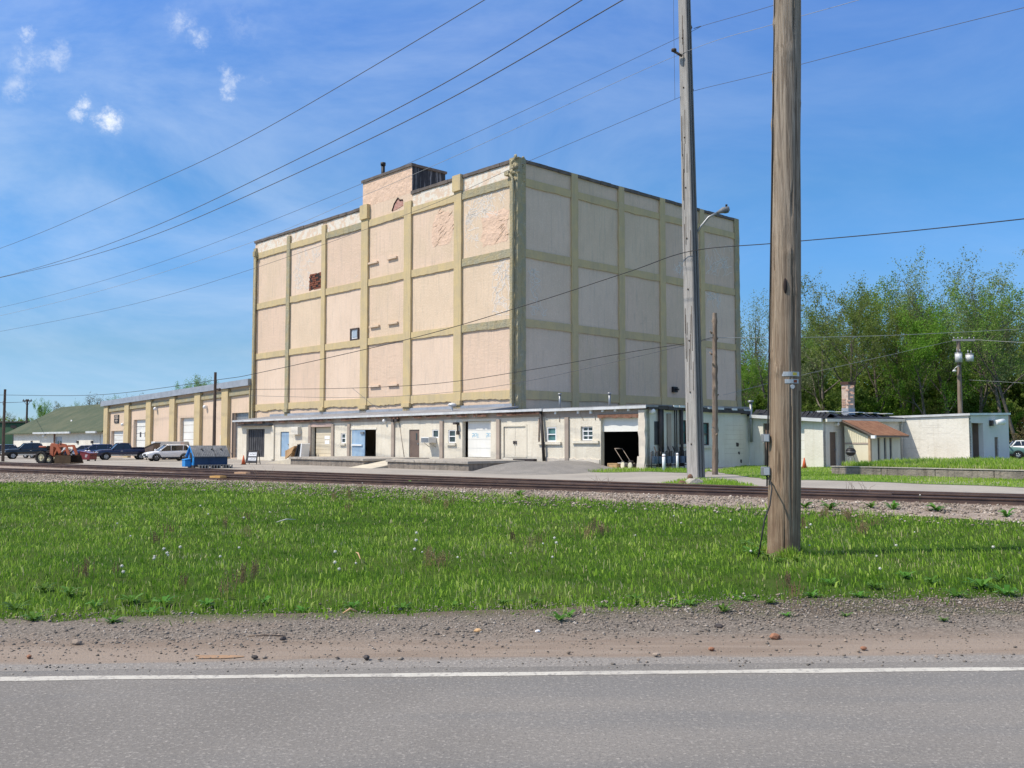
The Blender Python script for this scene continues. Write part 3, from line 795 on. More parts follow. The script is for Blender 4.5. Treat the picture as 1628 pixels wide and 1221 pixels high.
for (x, y) in ((890, 627), (969, 626)):
    a, z = Face(LOW, 'L', 2.0).px(x, y); mb = MB(); mb.tube([(a, 2.0, zl2(a) + .1), (a, 2.0, z)], .07, 8); mb.cyl((a, 2.0, z - .03), .12, .1, 10); mb.build('vent_pipe', M['metal_grey'], low)
a, z = Face(LOW, 'L', 1.2).px(719, 648); mb = MB(); mb.tube([(a, 1.2, zl2(a)), (a, 1.2, z + .1)], .06, 6); mb.sphere((a, 1.2, z + .2), .3, 10, 0, (1.2, 1, .5)); mb.build('roof_vent', M['gutter'], low)

# things standing at the building
def gz(P): return Vector((P[0], P[1], hz(P[0], P[1])))
a0, a1, z0, z1 = LF.rect(682, 695, 694, 704)
ac = thing('air_conditioner', 'boxy window air conditioner sticking out of the cream wall by the brown door', 'air conditioner', LOW.world((a0 + a1) / 2, 0, z0), ANG_L)
w_ = a1 - a0
mb = MB(); mb.box(-w_ / 2, w_ / 2, -.7, -.02, 0, z1 - z0); mb.build('housing', M['door_white'], ac, bevel=.02)
mb = MB()
for k in range(8): mb.box(-w_ / 2 + .04, w_ / 2 - .04, -.73, -.7, .06 + k * (z1 - z0 - .12) / 8, .1 + k * (z1 - z0 - .12) / 8)
mb.build('grille', M['metal_grey'], ac)
mb = MB(); mb.tube([(-w_ / 2 + .1, -.5, -.02), (-w_ / 2 + .1, -.02, -.3)], .02, 5); mb.tube([(w_ / 2 - .1, -.5, -.02), (w_ / 2 - .1, -.02, -.3)], .02, 5); mb.build('bracket', M['metal_grey'], ac)
M['meter_blue'] = pbr('slate_blue_paint', (.10, .14, .20, 1), (.07, .10, .15, 1), 4, .6)
# gas meters by the shaded side
for i, x in enumerate((1040, 1049, 1062, 1070, 1084, 1092)):
    a, _ = RF.px(x, 735, .5)
    P = LOW.world(.5, a); g = thing('gas_meter', 'blue grey gas meter with bent pipes beside the shaded side wall', 'gas meter', (P.x, P.y, hz(P.x, P.y)), ANG_L + math.pi / 2, 'row of gas meters on the side wall')
    mb = MB(); mb.box(-.16, .16, -.12, .12, .35, .75); mb.cyl((0, -.13, .55), .1, .05, 10, 'y'); mb.build('meter_body', M['meter_blue'], g, bevel=.03)
    mb = MB(); mb.tube([(-.25, 0, 0), (-.25, 0, 1.0), (-.1, 0, 1.05), (-.1, 0, .75)], .035, 6); mb.tube([(.25, .2, 1.3), (.25, .05, 1.0), (.1, 0, 1.0), (.1, 0, .75)], .035, 6); mb.tube([(-.6, .1, .25), (.6, .1, .25)], .03, 6); mb.build('pipe', M['pipe_dark'], g)
for i, x in enumerate((1055.5, 1077)):
    P = ground(x, 750 - i * 2, .12); b = thing('bollard', ['thick white bollard guarding the gas meters, nearest the open garage', 'thinner white bollard guarding the gas meters, nearest the grey pole'][i], 'bollard', (P.x, P.y, hz(P.x, P.y) - .1))
    h_ = (750 - 724) / 1500 * P.y + .1
    mb = MB(); mb.cyl((0, 0, 0), .085 - .02 * i, h_, 14); mb.sphere((0, 0, h_), .085 - .02 * i, 12, 0, (1, 1, .5)); mb.build('post', M['frame_white'], b)
    mb = MB(); mb.cyl((0, 0, h_ * .9), .09 - .02 * i, .05, 14); mb.build('band', M['rust'], b)
# mower and crate in the open garage
P = LOW.world(*(lambda q: (q[0], .3))(Face(LOW, 'L', .3).px(1004, 740)), 0)
M['cream_wheel'] = pbr('cream_wheel', (.72, .66, .5, 1))
mw = thing('lawn_mower', 'dark push mower with pale wheels parked in the open garage doorway', 'lawn mower', (P.x, P.y, hz(P.x, P.y) + .03), ANG_L + R(160))
mb = MB(); mb.box(-.4, .4, -.3, .3, .12, .3); mb.cyl((.05, 0, .3), .16, .18, 12); mb.build('deck', M['pipe_dark'], mw, bevel=.04)
for sx in (-.42, .42):
    for sy in (-.33, .33): mb = MB(); mb.cyl((sx, sy - .04, .19), .19, .08, 14, 'y'); mb.build('wheel', M['cream_wheel'], mw)
mb = MB()
for sy in (-.25, .25): mb.tube([(.4, sy, .3), (1.5, sy, 1.15)], .016, 6)
mb.tube([(1.5, -.25, 1.15), (1.5, .25, 1.15)], .03, 6); mb.build('handle', M['taupe'], mw)
P = LOW.world(*(lambda q: (q[0], .25))(Face(LOW, 'L', .25).px(977, 740)), 0)
cr = thing('wooden_crate', 'small pale wooden crate on the garage threshold', 'crate', (P.x, P.y, hz(P.x, P.y)), ANG_L)
M['wood_pale'] = pbr('pale_wood', (.58, .38, .20, 1), (.48, .30, .15, 1), 6, .8)
mb = MB(); mb.box(-.33, .33, -.2, .2, .03, .32); mb.build('box', M['wood_pale'], cr)
mb = MB(); mb.box(-.35, .35, -.22, .22, .32, .36); mb.box(-.35, -.28, -.225, .225, .02, .319); mb.box(.28, .35, -.225, .225, .02, .319); mb.build('slat', M['wood_pale'], cr)
P = LOW.world(*(lambda q: (q[0], .6))(Face(LOW, 'L', .6).px(990, 738)), 0)
tb = thing('toolbox', 'small dark toolbox with a white lid edge in the garage doorway', 'toolbox', (P.x, P.y, hz(P.x, P.y) + .05), ANG_L)
mb = MB(); mb.box(-.25, .25, -.15, .15, 0, .28); mb.build('case', M['black'], tb); mb = MB(); mb.box(-.26, .26, -.16, .16, .28, .32); mb.build('lid', M['white'], tb); mb = MB(); mb.tube([(-.1, 0, .32), (-.1, 0, .4), (.1, 0, .4), (.1, 0, .32)], .015, 5); mb.build('handle', M['metal_grey'], tb)

# ---------------------------------------------------------------- loading docks and ramps
Dk = Bld(ground(578, 743, 0), ANG_L)
DF = Face(Dk, 'L'); DW = LOW.local(Dk.world(0, 0))[1]; DW = -DW - .31
zd = DF.px(640, 730.8)[1]
d0, d1 = DF.px(462, 740)[0], DF.px(578, 740)[0]; e0, e1 = DF.px(616, 742)[0], DF.px(745, 742)[0]
for i, (a0, a1, lab) in enumerate(((d0, d1, 'shorter stained concrete loading dock below the blue door'), (e0, e1, 'longer stained concrete loading dock below the brown door and roll-up door'))):
    dk = thing('loading_dock', lab, 'loading dock', Dk.world((a0 + a1) / 2, 0), ANG_L)
    w_ = (a1 - a0) / 2
    mb = MB(); mb.box(-w_, w_, 0, DW, -.3, zd - .16); mb.build('dock_wall', M['concrete_stained'], dk)
    mb = MB(); n = 8
    for k in range(n): mb.box(-w_ - .08 + (2 * w_ + .16) * k / n, -w_ - .08 + (2 * w_ + .16) * (k + 1) / n - .012, -.1 + rl.uniform(-.02, .02), DW, zd - .158, zd + rl.uniform(-.01, .01))
    mb.build('deck_slab', M['concrete'], dk, bevel=.02)
# plank ramp between docks
rp = thing('dock_ramp', 'pale sloping concrete ramp between the two loading docks', 'ramp', Dk.world((d1 + e0) / 2, 0), ANG_L)
w_ = (e0 - d1) / 2 - .02
mb = MB(); mb.add([(-w_, -1.6, -.05), (w_, -1.6, -.05), (w_, 2.4, zd - .03), (-w_, 2.4, zd - .03), (-w_, 2.4, -.2), (w_, 2.4, -.2)], [(0, 1, 2, 3), (3, 2, 5, 4), (0, 4, 5, 1), (0, 3, 4), (1, 5, 2)])
M['pale_conc'] = pbr('pale_concrete', (.60, .54, .42, 1), (.50, .45, .36, 1), 1.5, .9, .4, 9)
mb.build('ramp_slab', M['pale_conc'], rp); MB().box(-w_, w_, 2.42, DW, -.2, zd - .1).build('landing', M['concrete'], rp)
rp2 = thing('dock_ramp', 'low pale concrete ramp at the left end of the shorter dock', 'ramp', Dk.world(d0, 0), ANG_L)
MB().add([(-5.2, .4, -.04), (-.06, .4, -.04), (-.06, .4, zd - .1), (-5.2, 2.6, -.04), (-.06, 2.6, -.04), (-.06, 2.6, zd - .1)], [(0, 1, 2), (3, 5, 4), (0, 2, 5, 3), (1, 4, 5, 2), (0, 3, 4, 1)]).build('ramp_slab', M['pale_conc'], rp2)
# asphalt mound ramp at the right dock end
mr = thing('asphalt_ramp', 'humped grey asphalt ramp rising to the cream double doors', 'ramp', Dk.world(e1 + 1.5, 0), ANG_L)
nx, ny = 30, 18; V = []; Fq = []
for j in range(ny + 1):
    for i in range(nx + 1):
        x = -1.3 + 9.6 * i / nx; y = -3.0 + (DW + 2.8) * j / ny
        fx = sm(-1.3, 1.6, x) * (1 - sm(2.4, 7.2, x)); fy = sm(-3.0, 1.0, y)
        V.append((x, y, -.06 + (zd + .07) * float(fx * fy) + .02 * math.sin(3 * x + 2 * y)))
for j in range(ny):
    for i in range(nx): Fq.append((j * (nx + 1) + i, j * (nx + 1) + i + 1, (j + 1) * (nx + 1) + i + 1, (j + 1) * (nx + 1) + i))
M['asphalt_old'] = pbr('old_grey_asphalt', (.25, .23, .205, 1), (.20, .185, .165, 1), .9, .95, .6, 14, dirt=((.36, .34, .30, 1), .5, 2.0), fine=((.42, .40, .37, 1), 30, .5))
np_mesh('ramp_surface', np.array(V), np.array(Fq), M['asphalt_old'], mr, smooth=True)
# dark timbers at the end of the dock
for i, (x0, x1, y, lab) in enumerate(((818, 851, 732, 'long dark timber beam lying at the end of the dock ramp, the upper one'), (842, 857, 736.5, 'short dark timber beam lying below the long one by the dock ramp'))):
    f2 = Face(LOW, 'L', -1.2 - .5 * i); a0, z0 = f2.px(x0, y); a1, _ = f2.px(x1, y)
    t = thing('timber_beam', lab, 'beam', LOW.world((a0 + a1) / 2, -1.2 - .5 * i, z0 - .12), ANG_L)
    MB().box(-(a1 - a0) / 2, (a1 - a0) / 2, -.15, .15, 0, .24).build('beam', M['pipe_dark'], t, bevel=.02)
# pallets and panels at the door of the short dock
f2 = Face(LOW, 'L', -.7)
a, z = f2.px(468, 727)
pl = thing('pallet_stack', 'tilted pile of pale wooden pallets leaning by the cream wall', 'pallet', LOW.world(a, -.75, z), ANG_L)
for k in range(5):
    mb = MB()
    for q in range(6): mb.box(-.6, .6, -.55 + .2 * q, -.42 + .2 * q, 0, .02)
    for q in (-.55, 0, .5): mb.box(-.6 , .6, q, q + .08, -.09, -.001)
    o = mb.build('pallet', M['wood_pale'], pl); o.rotation_euler = (R(5), R(-28 + 2 * k), R(3 * k)); o.location = (.02 * k, 0, .25 + .13 * k)
for i, (x, mat, lab) in enumerate(((478, 'black', 'black panel leaning against the pallets'), (483, 'door_blue', 'blue board leaning between the black and white panels'), (487, 'frame_white', 'white edged panel leaning at the right of the pallets'))):
    a, z = f2.px(x, 727.5); t = thing('leaning_panel', lab, 'panel', LOW.world(a, -.9, z), ANG_L + R(20))
    mb = MB(); mb.box(-.05, .05, -.5, .5, 0, 1.15); o = mb.build('board', M[mat], t); o.rotation_euler = (0, R(18 - 6 * i), 0)
    for e in (-.485, .485): o = MB().box(-.06, .06, e - .035, e + .035, 0, 1.17).build('edge', M['black' if i < 2 else 'frame_white'], t); o.rotation_euler = (0, R(18 - 6 * i), 0)
# ================================================================ WHITE BLOCK BUILDINGS ON THE RIGHT
rb = random.Random(11)
P1 = LOW.world(0, bR)
_P1d = LOW.local(P1)
WB = Bld(P1, ANG_L)
F1 = Face(WB, 'L', 0.0)
x1, zA = F1.px(1308, 668)
_, zA0 = F1.px(1191, 662)
FR1 = Face(WB, 'R', x1)
y3, zB = FR1.px(1432, 668)
F2 = Face(WB, 'L', y3)
x4, zC = F2.px(1540, 661)
_, zC0 = F2.px(1433, 667)
FR2 = Face(WB, 'R', x4)
y5, zD = FR2.px(1603, 660)
ws = thing('block_workshop', 'white painted block workshop with a torn black roof and brick chimney', 'building', WB.world(0, 0, 0), ANG_L)
ops = [F1.rect(1213, 673, 1226, 742), F1.rect(1238, 672, 1280, 743)]
mb = MB(); wall(mb, F1, .01, x1, -.3, (zA0, zA), ops, .3); mb.build('front_wall', M['white_block'], ws)
ro = [FR1.rect(1319, 687, 1331.5, 742)]
mb = MB(); wall(mb, FR1, .003, y3, -.3, (zA, zB), ro, .3); mb.build('side_wall', M['white_block'], ws)
mb = MB(); mb.box(.02, x1 - .31, y3 + .02, y3 + .3, -.3, 3.0); mb.box(.02, .3, .31, y3, -.3, 3.0); mb.build('back_wall', M['dark_in'], ws)
mb = MB()
v = [(-.2, -.2, zA0 + .02), (x1 + .2, -.2, zA + .02), (x1 + .2, y3 + .2, zB + .05), (-.2, y3 + .2, zA0 + .3)]
mb.add([p for p in v] + [(x, y, z + .12) for x, y, z in v], [(3, 2, 1, 0), (4, 5, 6, 7), (0, 1, 5, 4), (1, 2, 6, 5), (2, 3, 7, 6), (3, 0, 4, 7)])
mb.build('roof', M['black_roof'], ws)
# black membrane upstand behind the gutter, torn along its edge
mb = MB()
n = 34
for i in range(n):
    t0, t1 = i / n, (i + 1) / n
    xa = x1 * t0; xb = x1 * t1; zz = zA0 + (zA - zA0) * t0
    mb.add([(xa, .35, zz + .1), (xb, .35, zz + .1), (xb, .9, zz + .45 + rb.uniform(-.06, .06)), (xa, .9, zz + .45 + rb.uniform(-.06, .06)), (xa, 1.6, zz + .1), (xb, 1.6, zz + .1)], [(0, 1, 2, 3), (3, 2, 5, 4)])
n = 30
for i in range(n):
    ya = 1 + (y3 - 1) * i / n; yb = 1 + (y3 - 1) * (i + 1) / n; zz = zA + (zB - zA) * i / n
    mb.add([(x1 - .35, ya, zz + .1), (x1 - .35, yb, zz + .1), (x1 - 1.0, yb, zz + .38 + rb.uniform(-.07, .07)), (x1 - 1.0, ya, zz + .38 + rb.uniform(-.07, .07)), (x1 - 1.8, ya, zz + .1), (x1 - 1.8, yb, zz + .1)], [(0, 1, 2, 3), (3, 2, 5, 4)])
mb.build('torn_membrane', M['black_roof'], ws)
mb = MB()
for i in range(9):
    t_ = rb.uniform(.2, 1); mb.box(x1 * t_ - .7, x1 * t_ + .2, 1.0, 1.8, zA + .5 + rb.uniform(0, .04), zA + .56)
for i in range(5): mb.box(x1 - 1.5, x1 - .8, 2 + i * 2, 2.9 + i * 2.0, zB + .44, zB + .48)
mb.build('roof_patch', M['gutter'], ws)
mb = MB()
v = []
for (x, z) in ((.3, zA0), (x1 + .1, zA)):
    for (b, d) in ((.2, -.1), (.36, -.1), (.36, .1), (.2, .1)): v.append(F1.P(x, b, z + d))
mb.add(v, [(0, 1, 2, 3), (4, 7, 6, 5), (0, 4, 5, 1), (1, 5, 6, 2), (2, 6, 7, 3), (3, 7, 4, 0)])
mb.build('gutter', M['gutter'], ws)
mb = MB()
v = []
for (y, z) in ((-.1, zA), (y3 - .05, zB)):
    for (b, d) in ((.2, -.1), (.34, -.1), (.34, .08), (.2, .08)): v.append(FR1.P(y, b, z + d))
mb.add(v, [(0, 1, 2, 3), (4, 7, 6, 5), (0, 4, 5, 1), (1, 5, 6, 2), (2, 6, 7, 3), (3, 7, 4, 0)])
mb.tube([FR1.P(y3 - .2, .27, zB), FR1.P(y3 - .15, .12, zB - .3), FR1.P(y3 - .15, .1, .2)], .06, 8)
mb.build('gutter', M['white_block'], ws)
panel_door(F1, 1213, 673, 1226, 742, ws, 'door_brown', -.14)
a0, a1, z0, z1 = F1.rect(1238, 672, 1280, 743); d = MB().fbox(F1, a0, a1, -.28, -.2, z0, z1).build('roll_up_door', M['door_white'], ws)
mb = MB()
for k in range(1, 5): mb.fbox(F1, a0, a1, -.2, -.197, z0 + (z1 - z0) * k / 5 - .004, z0 + (z1 - z0) * k / 5 + .004)
mb.build('panel_seam', M['taupe'], d)
panel_door(FR1, 1319, 687, 1331.5, 742, ws, 'door_brown', -.1)
for (fc, x, y) in ((FR1, 1328, 674),):
    a, z = fc.px(x, y); mb = MB(); mb.fbox(fc, a - .08, a + .08, 0, .1, z - .1, z + .1); mb.sphere(fc.P(a, .15, z), .12, 10); mb.build('wall_lamp', M['white'], ws)
# chimney
M['brick_tan'] = pbr('tan_brick', (.40, .24, .17, 1), (.50, .34, .26, 1), 6)
fch = Face(WB, 'L', 7.0)
c0, zc1 = fch.px(1337, 607); c1, zc0 = fch.px(1349, 655)
mb = MB(); mb.box(c0, c1, 7, 7.9, 3.3, zc0 + .25); mb.build('chimney_base', M['flash'], ws)
ch = MB().box(c0 + .02, c1 - .02, 7.02, 7.88, zc0 + .25, zc1 - .2).build('chimney', pbr('pale_worn_brick', (.50, .36, .28, 1), (.62, .50, .42, 1), 5, .95, .6, 9, bdist=.03), ws)
mb = MB()
for k in range(18):
    z = zc0 + .3 + k * (zc1 - zc0 - .6) / 18
    for q in range(3):
        if rb.random() < .4: mb.box(c0 + .05 + q * .28 + (k % 2) * .08, c0 + .28 + q * .28 + (k % 2) * .08, 6.99, 7.02, z, z + .1)
mb.build('worn_brick', M['brick_tan'], ch)
MB().box(c0 - .04, c1 + .04, 6.96, 7.94, zc1 - .2, zc1).build('chimney_cap', pbr('sooty_brick', (.10, .05, .035, 1), (.06, .04, .035, 1), 6), ch)

# lean-to shed
yl0, _ = FR1.px(1334, 700)
fl = Face(WB, 'L', yl0)
xl1, zl1 = fl.px(1383, 693)
_, zl0 = fl.px(1336, 674)
FRl = Face(WB, 'R', xl1)
yl1, zle = FRl.px(1431, 692)
ls = thing('lean_to_shed', 'small cream lean-to with a brown shingle roof against the white workshop', 'shed', WB.world(0, 0, 0), ANG_L)
M['cream_board'] = pbr('cream_board_paint', (.74, .69, .52, 1), (.68, .63, .46, 1), .9, .85, .3, 8, streak=((.58, .52, .38, 1), .3))
mb = MB(); mb.fpoly(fl, [(x1 + .36, -.2), (xl1, -.2), (xl1, zl1 - .05), (x1 + .36, zl0 - .1)], -.12, 0); mb.build('gable_wall', M['cream_board'], ls)
mb = MB(); zz = fl.px(1360, 705)[1]
mb.fbox(fl, x1 + .36, xl1 - .1, .0, .03, zz - .05, zz + .05); mb.build('belt_board', M['taupe'], ls)
mb = MB()
for k in range(9):
    a = x1 + .5 + (xl1 - x1 - .7) * k / 9; mb.fbox(fl, a, a + .05, .0, .018, zz + .06, zl0 - .12 - (zl0 - zl1) * (a - x1) / (xl1 - x1))
mb.build('batten', M['cream_board'], ls)
MB().fbox(fl, xl1 - .1, xl1 + .03, -.14, .04, -.2, zl1 - .03).build('corner_post', pbr('tan_wood_post', (.50, .36, .22, 1), (.42, .30, .18, 1), 3), ls)
ops = [FRl.rect(a, 696, b, 737) for a, b in ((1395, 1400), (1405, 1410), (1414, 1419))]
mb = MB(); wall(mb, FRl, yl0 + .15, yl1, -.2, (zl1 - .06, zl1 - .06), ops, .12); mb.build('side_wall', M['cream_board'], ls)
for o_ in ops: MB().fbox(FRl, o_[0], o_[1], -.11, -.08, o_[2], o_[3]).build('dark_shutter', M['door_grey'], ls)
yr = yl1 + .25
mb = MB()
v = [(x1 + .37, yl0 - .3, zl0 + .12), (xl1 + .45, yl0 - .3, zl1 - .08), (xl1 + .45, yr, zl1 - .08), (x1 + .37, yr, zl0 + .12)]
mb.add([p for p in v] + [(x, y, z + .1) for x, y, z in v], [(3, 2, 1, 0), (4, 5, 6, 7), (0, 1, 5, 4), (1, 2, 6, 5), (2, 3, 7, 6), (3, 0, 4, 7)])
rf = mb.build('roof', M['door_brown'], ls)
M['shingle'] = pbr('brown_shingle', (.40, .20, .11, 1), (.30, .14, .075, 1), 2.5, .9, .4, 20, fine=((.52, .30, .18, 1), 6, .6))
mb = MB(); nrow = 14
for k in range(nrow):
    t0, t1 = k / nrow, (k + 1) / nrow
    X0 = x1 + .37 + (xl1 + .47 - x1 - .37) * t0; X1 = x1 + .37 + (xl1 + .47 - x1 - .37) * t1
    Z0 = zl0 + .12 + (zl1 - .2 - zl0) * t0; Z1 = zl0 + .12 + (zl1 - .2 - zl0) * t1
    mb.add([(X0, yl0 - .32, Z0 + .105), (X1, yl0 - .32, Z1 + .13), (X1, yr + .02, Z1 + .13), (X0, yr + .02, Z0 + .105), (X1, yl0 - .32, Z1 + .1), (X1, yr + .02, Z1 + .1)], [(0, 1, 2, 3), (1, 4, 5, 2)])
mb.build('shingles', M['shingle'], rf)
a, z = fl.px(1391, 694); MB().box(xl1 + .3, xl1 + .55, yl0 - .5, yl0 - .32, zl1 - .15, zl1 + .03).build('soffit_light', M['white'], ls)

# white garage at the far right
wg = thing('block_garage', 'flat roofed white block garage with a sunlit left wall at the wood edge', 'building', WB.world(0, 0, 0), ANG_L)
go = [FR2.rect(1544, 672.5, 1564.5, 729), FR2.rect(1581, 695, 1588, 730)]
mb = MB(); wall(mb, F2, .3, x4, -.3, (zC0, zC), [], .3); mb.build('front_wall', M['white_block'], wg)
mb = MB(); wall(mb, FR2, y3 + .003, y5, -.3, (zC, zD), go, .3); mb.build('side_wall', pbr('grey_white_block_paint', (.66, .66, .64, 1), (.60, .60, .58, 1), .6, .9, .3, 6), wg)
mb = MB(); mb.box(.3, x4 - .31, y5 - .3, y5 - .003, -.3, zD - .1); mb.box(.3, .6, y3 + .31, y5 - .31, -.3, zC0 - .1); mb.build('back_wall', M['dark_in'], wg)
mb = MB()
v = [(.2, y3 - .12, zC0 + .02), (x4 + .12, y3 - .12, zC + .02), (x4 + .12, y5 + .12, zD + .02), (.2, y5 + .12, zC0 + .02)]
mb.add([p for p in v] + [(x, y, z + .14) for x, y, z in v], [(3, 2, 1, 0), (4, 5, 6, 7), (0, 1, 5, 4), (1, 2, 6, 5), (2, 3, 7, 6), (3, 0, 4, 7)])
mb.build('roof', M['gutter'], wg)
a0, a1, z0, z1 = go[0]; 
d = MB().fbox(FR2, a0, a1, -.75, -.68, z0, z1).build('roll_up_door', M['door_white'], wg)
mb = MB(); mb.fbox(FR2, a0 + .5, a0 + 1.1, -.68, -.66, (z0 + z1) / 2 + .1, (z0 + z1) / 2 + .8); mb.build('door_window', M['glass'], d)
mb = MB(); mb.fbox(FR2, a0 - .02, a0 + .0, -.7, -.3, z0, z1); mb.fbox(FR2, a1, a1 + .02, -.7, -.3, z0, z1); mb.build('door_reveal', M['door_brown'], wg)
panel_door(FR2, 1581, 695, 1588, 730, wg, 'door_brown', -.08)
a, z = FR2.px(1577, 672); mb = MB(); mb.fbox(FR2, a - .5, a - .2, 0, .18, z - .22, z + .15); mb.build('lamp_bracket', M['pipe_dark'], wg)
mb = MB(); mb.tube([FR2.P(a - .2, .3, z), FR2.P(a + .6, .5, z + .05)], [.15, .22], 10); mb.build('wall_lamp', M['white'], wg)
mb = MB()
for k in range(16):
    xx = rb.uniform(.6, x4 - 1.6); z = rb.uniform(.9, 2.8); mb.fbox(F2, xx, xx + rb.uniform(.4, 1.6), .0, .004, z, z + .006)
mb.build('block_joint', M['taupe'], wg)

# ================================================================ PEACH GARAGE ANNEX, GREEN ROOF SHED, GREEN WAREHOUSE
AN = Bld(TOW.world(aL, 0), ANG_L); AF = Face(AN, 'L')
xa, zaL = AF.px(168, 645); _, zaR = AF.px(404, 611)
an = thing('garage_annex', 'long peach garage wing with white overhead doors and olive piers left of the tower', 'building', AN.world(0, 0, 0), ANG_L)
dr = [(178, 685, 195, 722), (214, 667, 235, 722), (288, 664, 313, 722), (371.5, 656, 401, 728)]
ops = [AF.rect(*r_) for r_ in dr]
mb = MB(); wall(mb, AF, xa, -.02, -.8, (zaL, zaR), ops, .35); mb.build('front_wall', M['peach'], an)
zla = lambda a: zaL + (zaR - zaL) * (a - xa) / (0 - xa)
for i, o_ in enumerate(ops):
    d = MB().fbox(AF, o_[0], o_[1], -.34, -.28, o_[2], o_[3]).build('overhead_door', M['door_white'] if i < 3 else M['metal_grey'], an)
    mb = MB()
    for k in range(1, 5): mb.fbox(AF, o_[0] + .02, o_[1] - .02, -.28, -.27, o_[2] + (o_[3] - o_[2]) * k / 5 - .02, o_[2] + (o_[3] - o_[2]) * k / 5 + .02)
    if i == 1:
        for q in (.3, .65): mb.fbox(AF, o_[0] + (o_[1] - o_[0]) * q - .25, o_[0] + (o_[1] - o_[0]) * q + .2, -.28, -.265, 2.2, 2.8)
    mb.build('panel_seam' , M['taupe'] if i != 1 else M['door_grey'], d)
    mb = MB(); mb.fbox(AF, o_[0] - .28, o_[0], -.01, .02, o_[2], o_[3]); mb.build('door_jamb', M['taupe'] if i != 3 else M['pipe_dark'], an)
for x0, x1_ in ((168.3, 174.5), (201, 208), (235.5, 243), (273, 281), (312.5, 321.5), (356, 366), (400, 404.5)):
    a0 = AF.px(x0, 690)[0]; a1 = min(AF.px(x1_, 690)[0], -.05)
    mb = MB(); ragged_v(mb, AF, a0, a1, -.7, zla(a0) - .12, .35, .02, .8, rnd=rb); mb.build('pier', M['trim'], an)
xs7 = [AF.px(x, 690)[0] for x in (174.5, 201, 208, 235.5, 243, 273, 281, 312.5, 321.5, 356, 366, 400)]
for k in range(0, 12, 2):
    mb = MB(); v = []
    a0, a1 = xs7[k], xs7[k + 1]
    for a in (a0, a1):
        for (b, d) in ((-.01, -1.0), (.22, -.9), (.22, -.45), (-.01, -.45)): v.append(AF.P(a, b, zla(a) + d))
    mb.add(v, [(0, 1, 2, 3), (4, 7, 6, 5), (0, 4, 5, 1), (1, 5, 6, 2), (2, 6, 7, 3), (3, 7, 4, 0)]); mb.build('floor_band', M['trim_worn'], an)
mb = MB(); v = []
for a in (xa - .3, -.05):
    for (b, d) in ((.55, -.1), (.55, .55), (-9, 1.2), (-9, .4)): v.append(AF.P(a, b, zla(a) + d))
mb.add(v, [(0, 1, 2, 3), (4, 7, 6, 5), (0, 4, 5, 1), (1, 5, 6, 2), (2, 6, 7, 3), (3, 7, 4, 0)]); mb.build('roof', M['flash'], an)
mb = MB(); mb.box(xa, xa + .3, .36, 9, -.3, zaL + .2); mb.box(xa, -.05, 9.01, 9.3, -.3, zaL - .1); mb.build('rear_wall', M['peach'], an)
a0, a1, z0, z1 = AF.rect(182.5, 659.5, 189.5, 672.5)
sg = MB().fbox(AF, a0, a1, .0, .08, z0, z1).build('wall_sign', M['black'], an)
mb = MB(); w_ = a1 - a0; h_ = z1 - z0
for (p, q, r_, s_) in ((.15, .85, .78, .92), (.1, .3, .5, .7), (.38, .62, .45, .72), (.7, .9, .5, .7), (.2, .8, .2, .36), (.15, .25, .08, .15), (.4, .6, .08, .15)): mb.fbox(AF, a0 + w_ * p, a0 + w_ * q, .08, .09, z0 + h_ * r_, z0 + h_ * s_)
mb.build('sign_pattern', M['taupe'], sg)
for (x, y) in ((198, 675), (329, 647), (250, 650)):
    a, z = AF.px(x, y); mb = MB(); mb.fbox(AF, a - .12, a + .12, 0, .15, z - .2, z + .15); mb.sphere(AF.P(a, .25, z), .22, 8); mb.build('wall_lamp', M['white'], an)
a0, a1, z0, z1 = AF.rect(354, 692, 359, 707); mb = MB(); mb.fbox(AF, a0, a1, .0, .3, z0, z1); mb.build('meter_cabinet', M['cream'], an)

GS = Bld(AN.world(xa, 0), ANG_L); GF = Face(GS, 'L', .3)
xg, zgL = GF.px(22, 690); _, zgR = GF.px(168, 686)
gs = thing('green_roof_shed', 'low white shed under a broad faded green roof left of the peach garages', 'building', GS.world(0, 0, 0), ANG_L)
go = [GF.rect(88, 694, 98, 722), GF.rect(159, 690, 167, 722)]
mb = MB(); wall(mb, GF, xg, -.02, -.8, (zgL, zgR), go, .3); mb.build('front_wall', M['white_block'], gs)
d, q = panel_door(GF, 88, 694, 98, 722, gs, M['flash'], -.1, 'door', False)
mb = MB()
for k in (.25, .62): mb.fbox(GF, q[0] + (q[1] - q[0]) * k, q[0] + (q[1] - q[0]) * (k + .2), -.1, -.08, q[2] + 1.4, q[2] + 1.9)
mb.build('door_window', M['glass'], d)
panel_door(GF, 159, 690, 167, 722, gs, 'door_white', -.1)
MB().fbox(GF, q[0] - .5, q[0], -.01, .1, -.2, zgR - .1).build('door_jamb', M['rust'], gs)
M['green_roof'] = pbr('faded_green_shingle', (.060, .080, .046, 1), (.095, .105, .062, 1), .35, .95, .4, 4, streak=((.14, .13, .085, 1), .4), fine=((.11, .13, .08, 1), 3, .5))
rdg = GF.px(95, 648); fy = Face(GS, 'L', 9.0); xr, zr = fy.px(97, 649)
xe = GF.px(15, 690)[0]
mb = MB()
v = [(xe, -.4, zgL - .1), (.0, -.4, zgR - .1), (.0, 9, zr), (xr, 9, zr), (xe, 18.4, zgL - .1), (0, 18.4, zgR - .1)]
mb.add([p for p in v] + [(x, y, z + .18) for x, y, z in v], [(0, 1, 2, 3), (3, 2, 5, 4), (0, 3, 4), (6, 9, 8, 7), (9, 10, 11, 8), (6, 10, 9), (0, 6, 7, 1), (1, 7, 8, 2), (0, 4, 10, 6), (2, 8, 11, 5), (4, 5, 11, 10)])
mb.build('roof', M['green_roof'], gs)
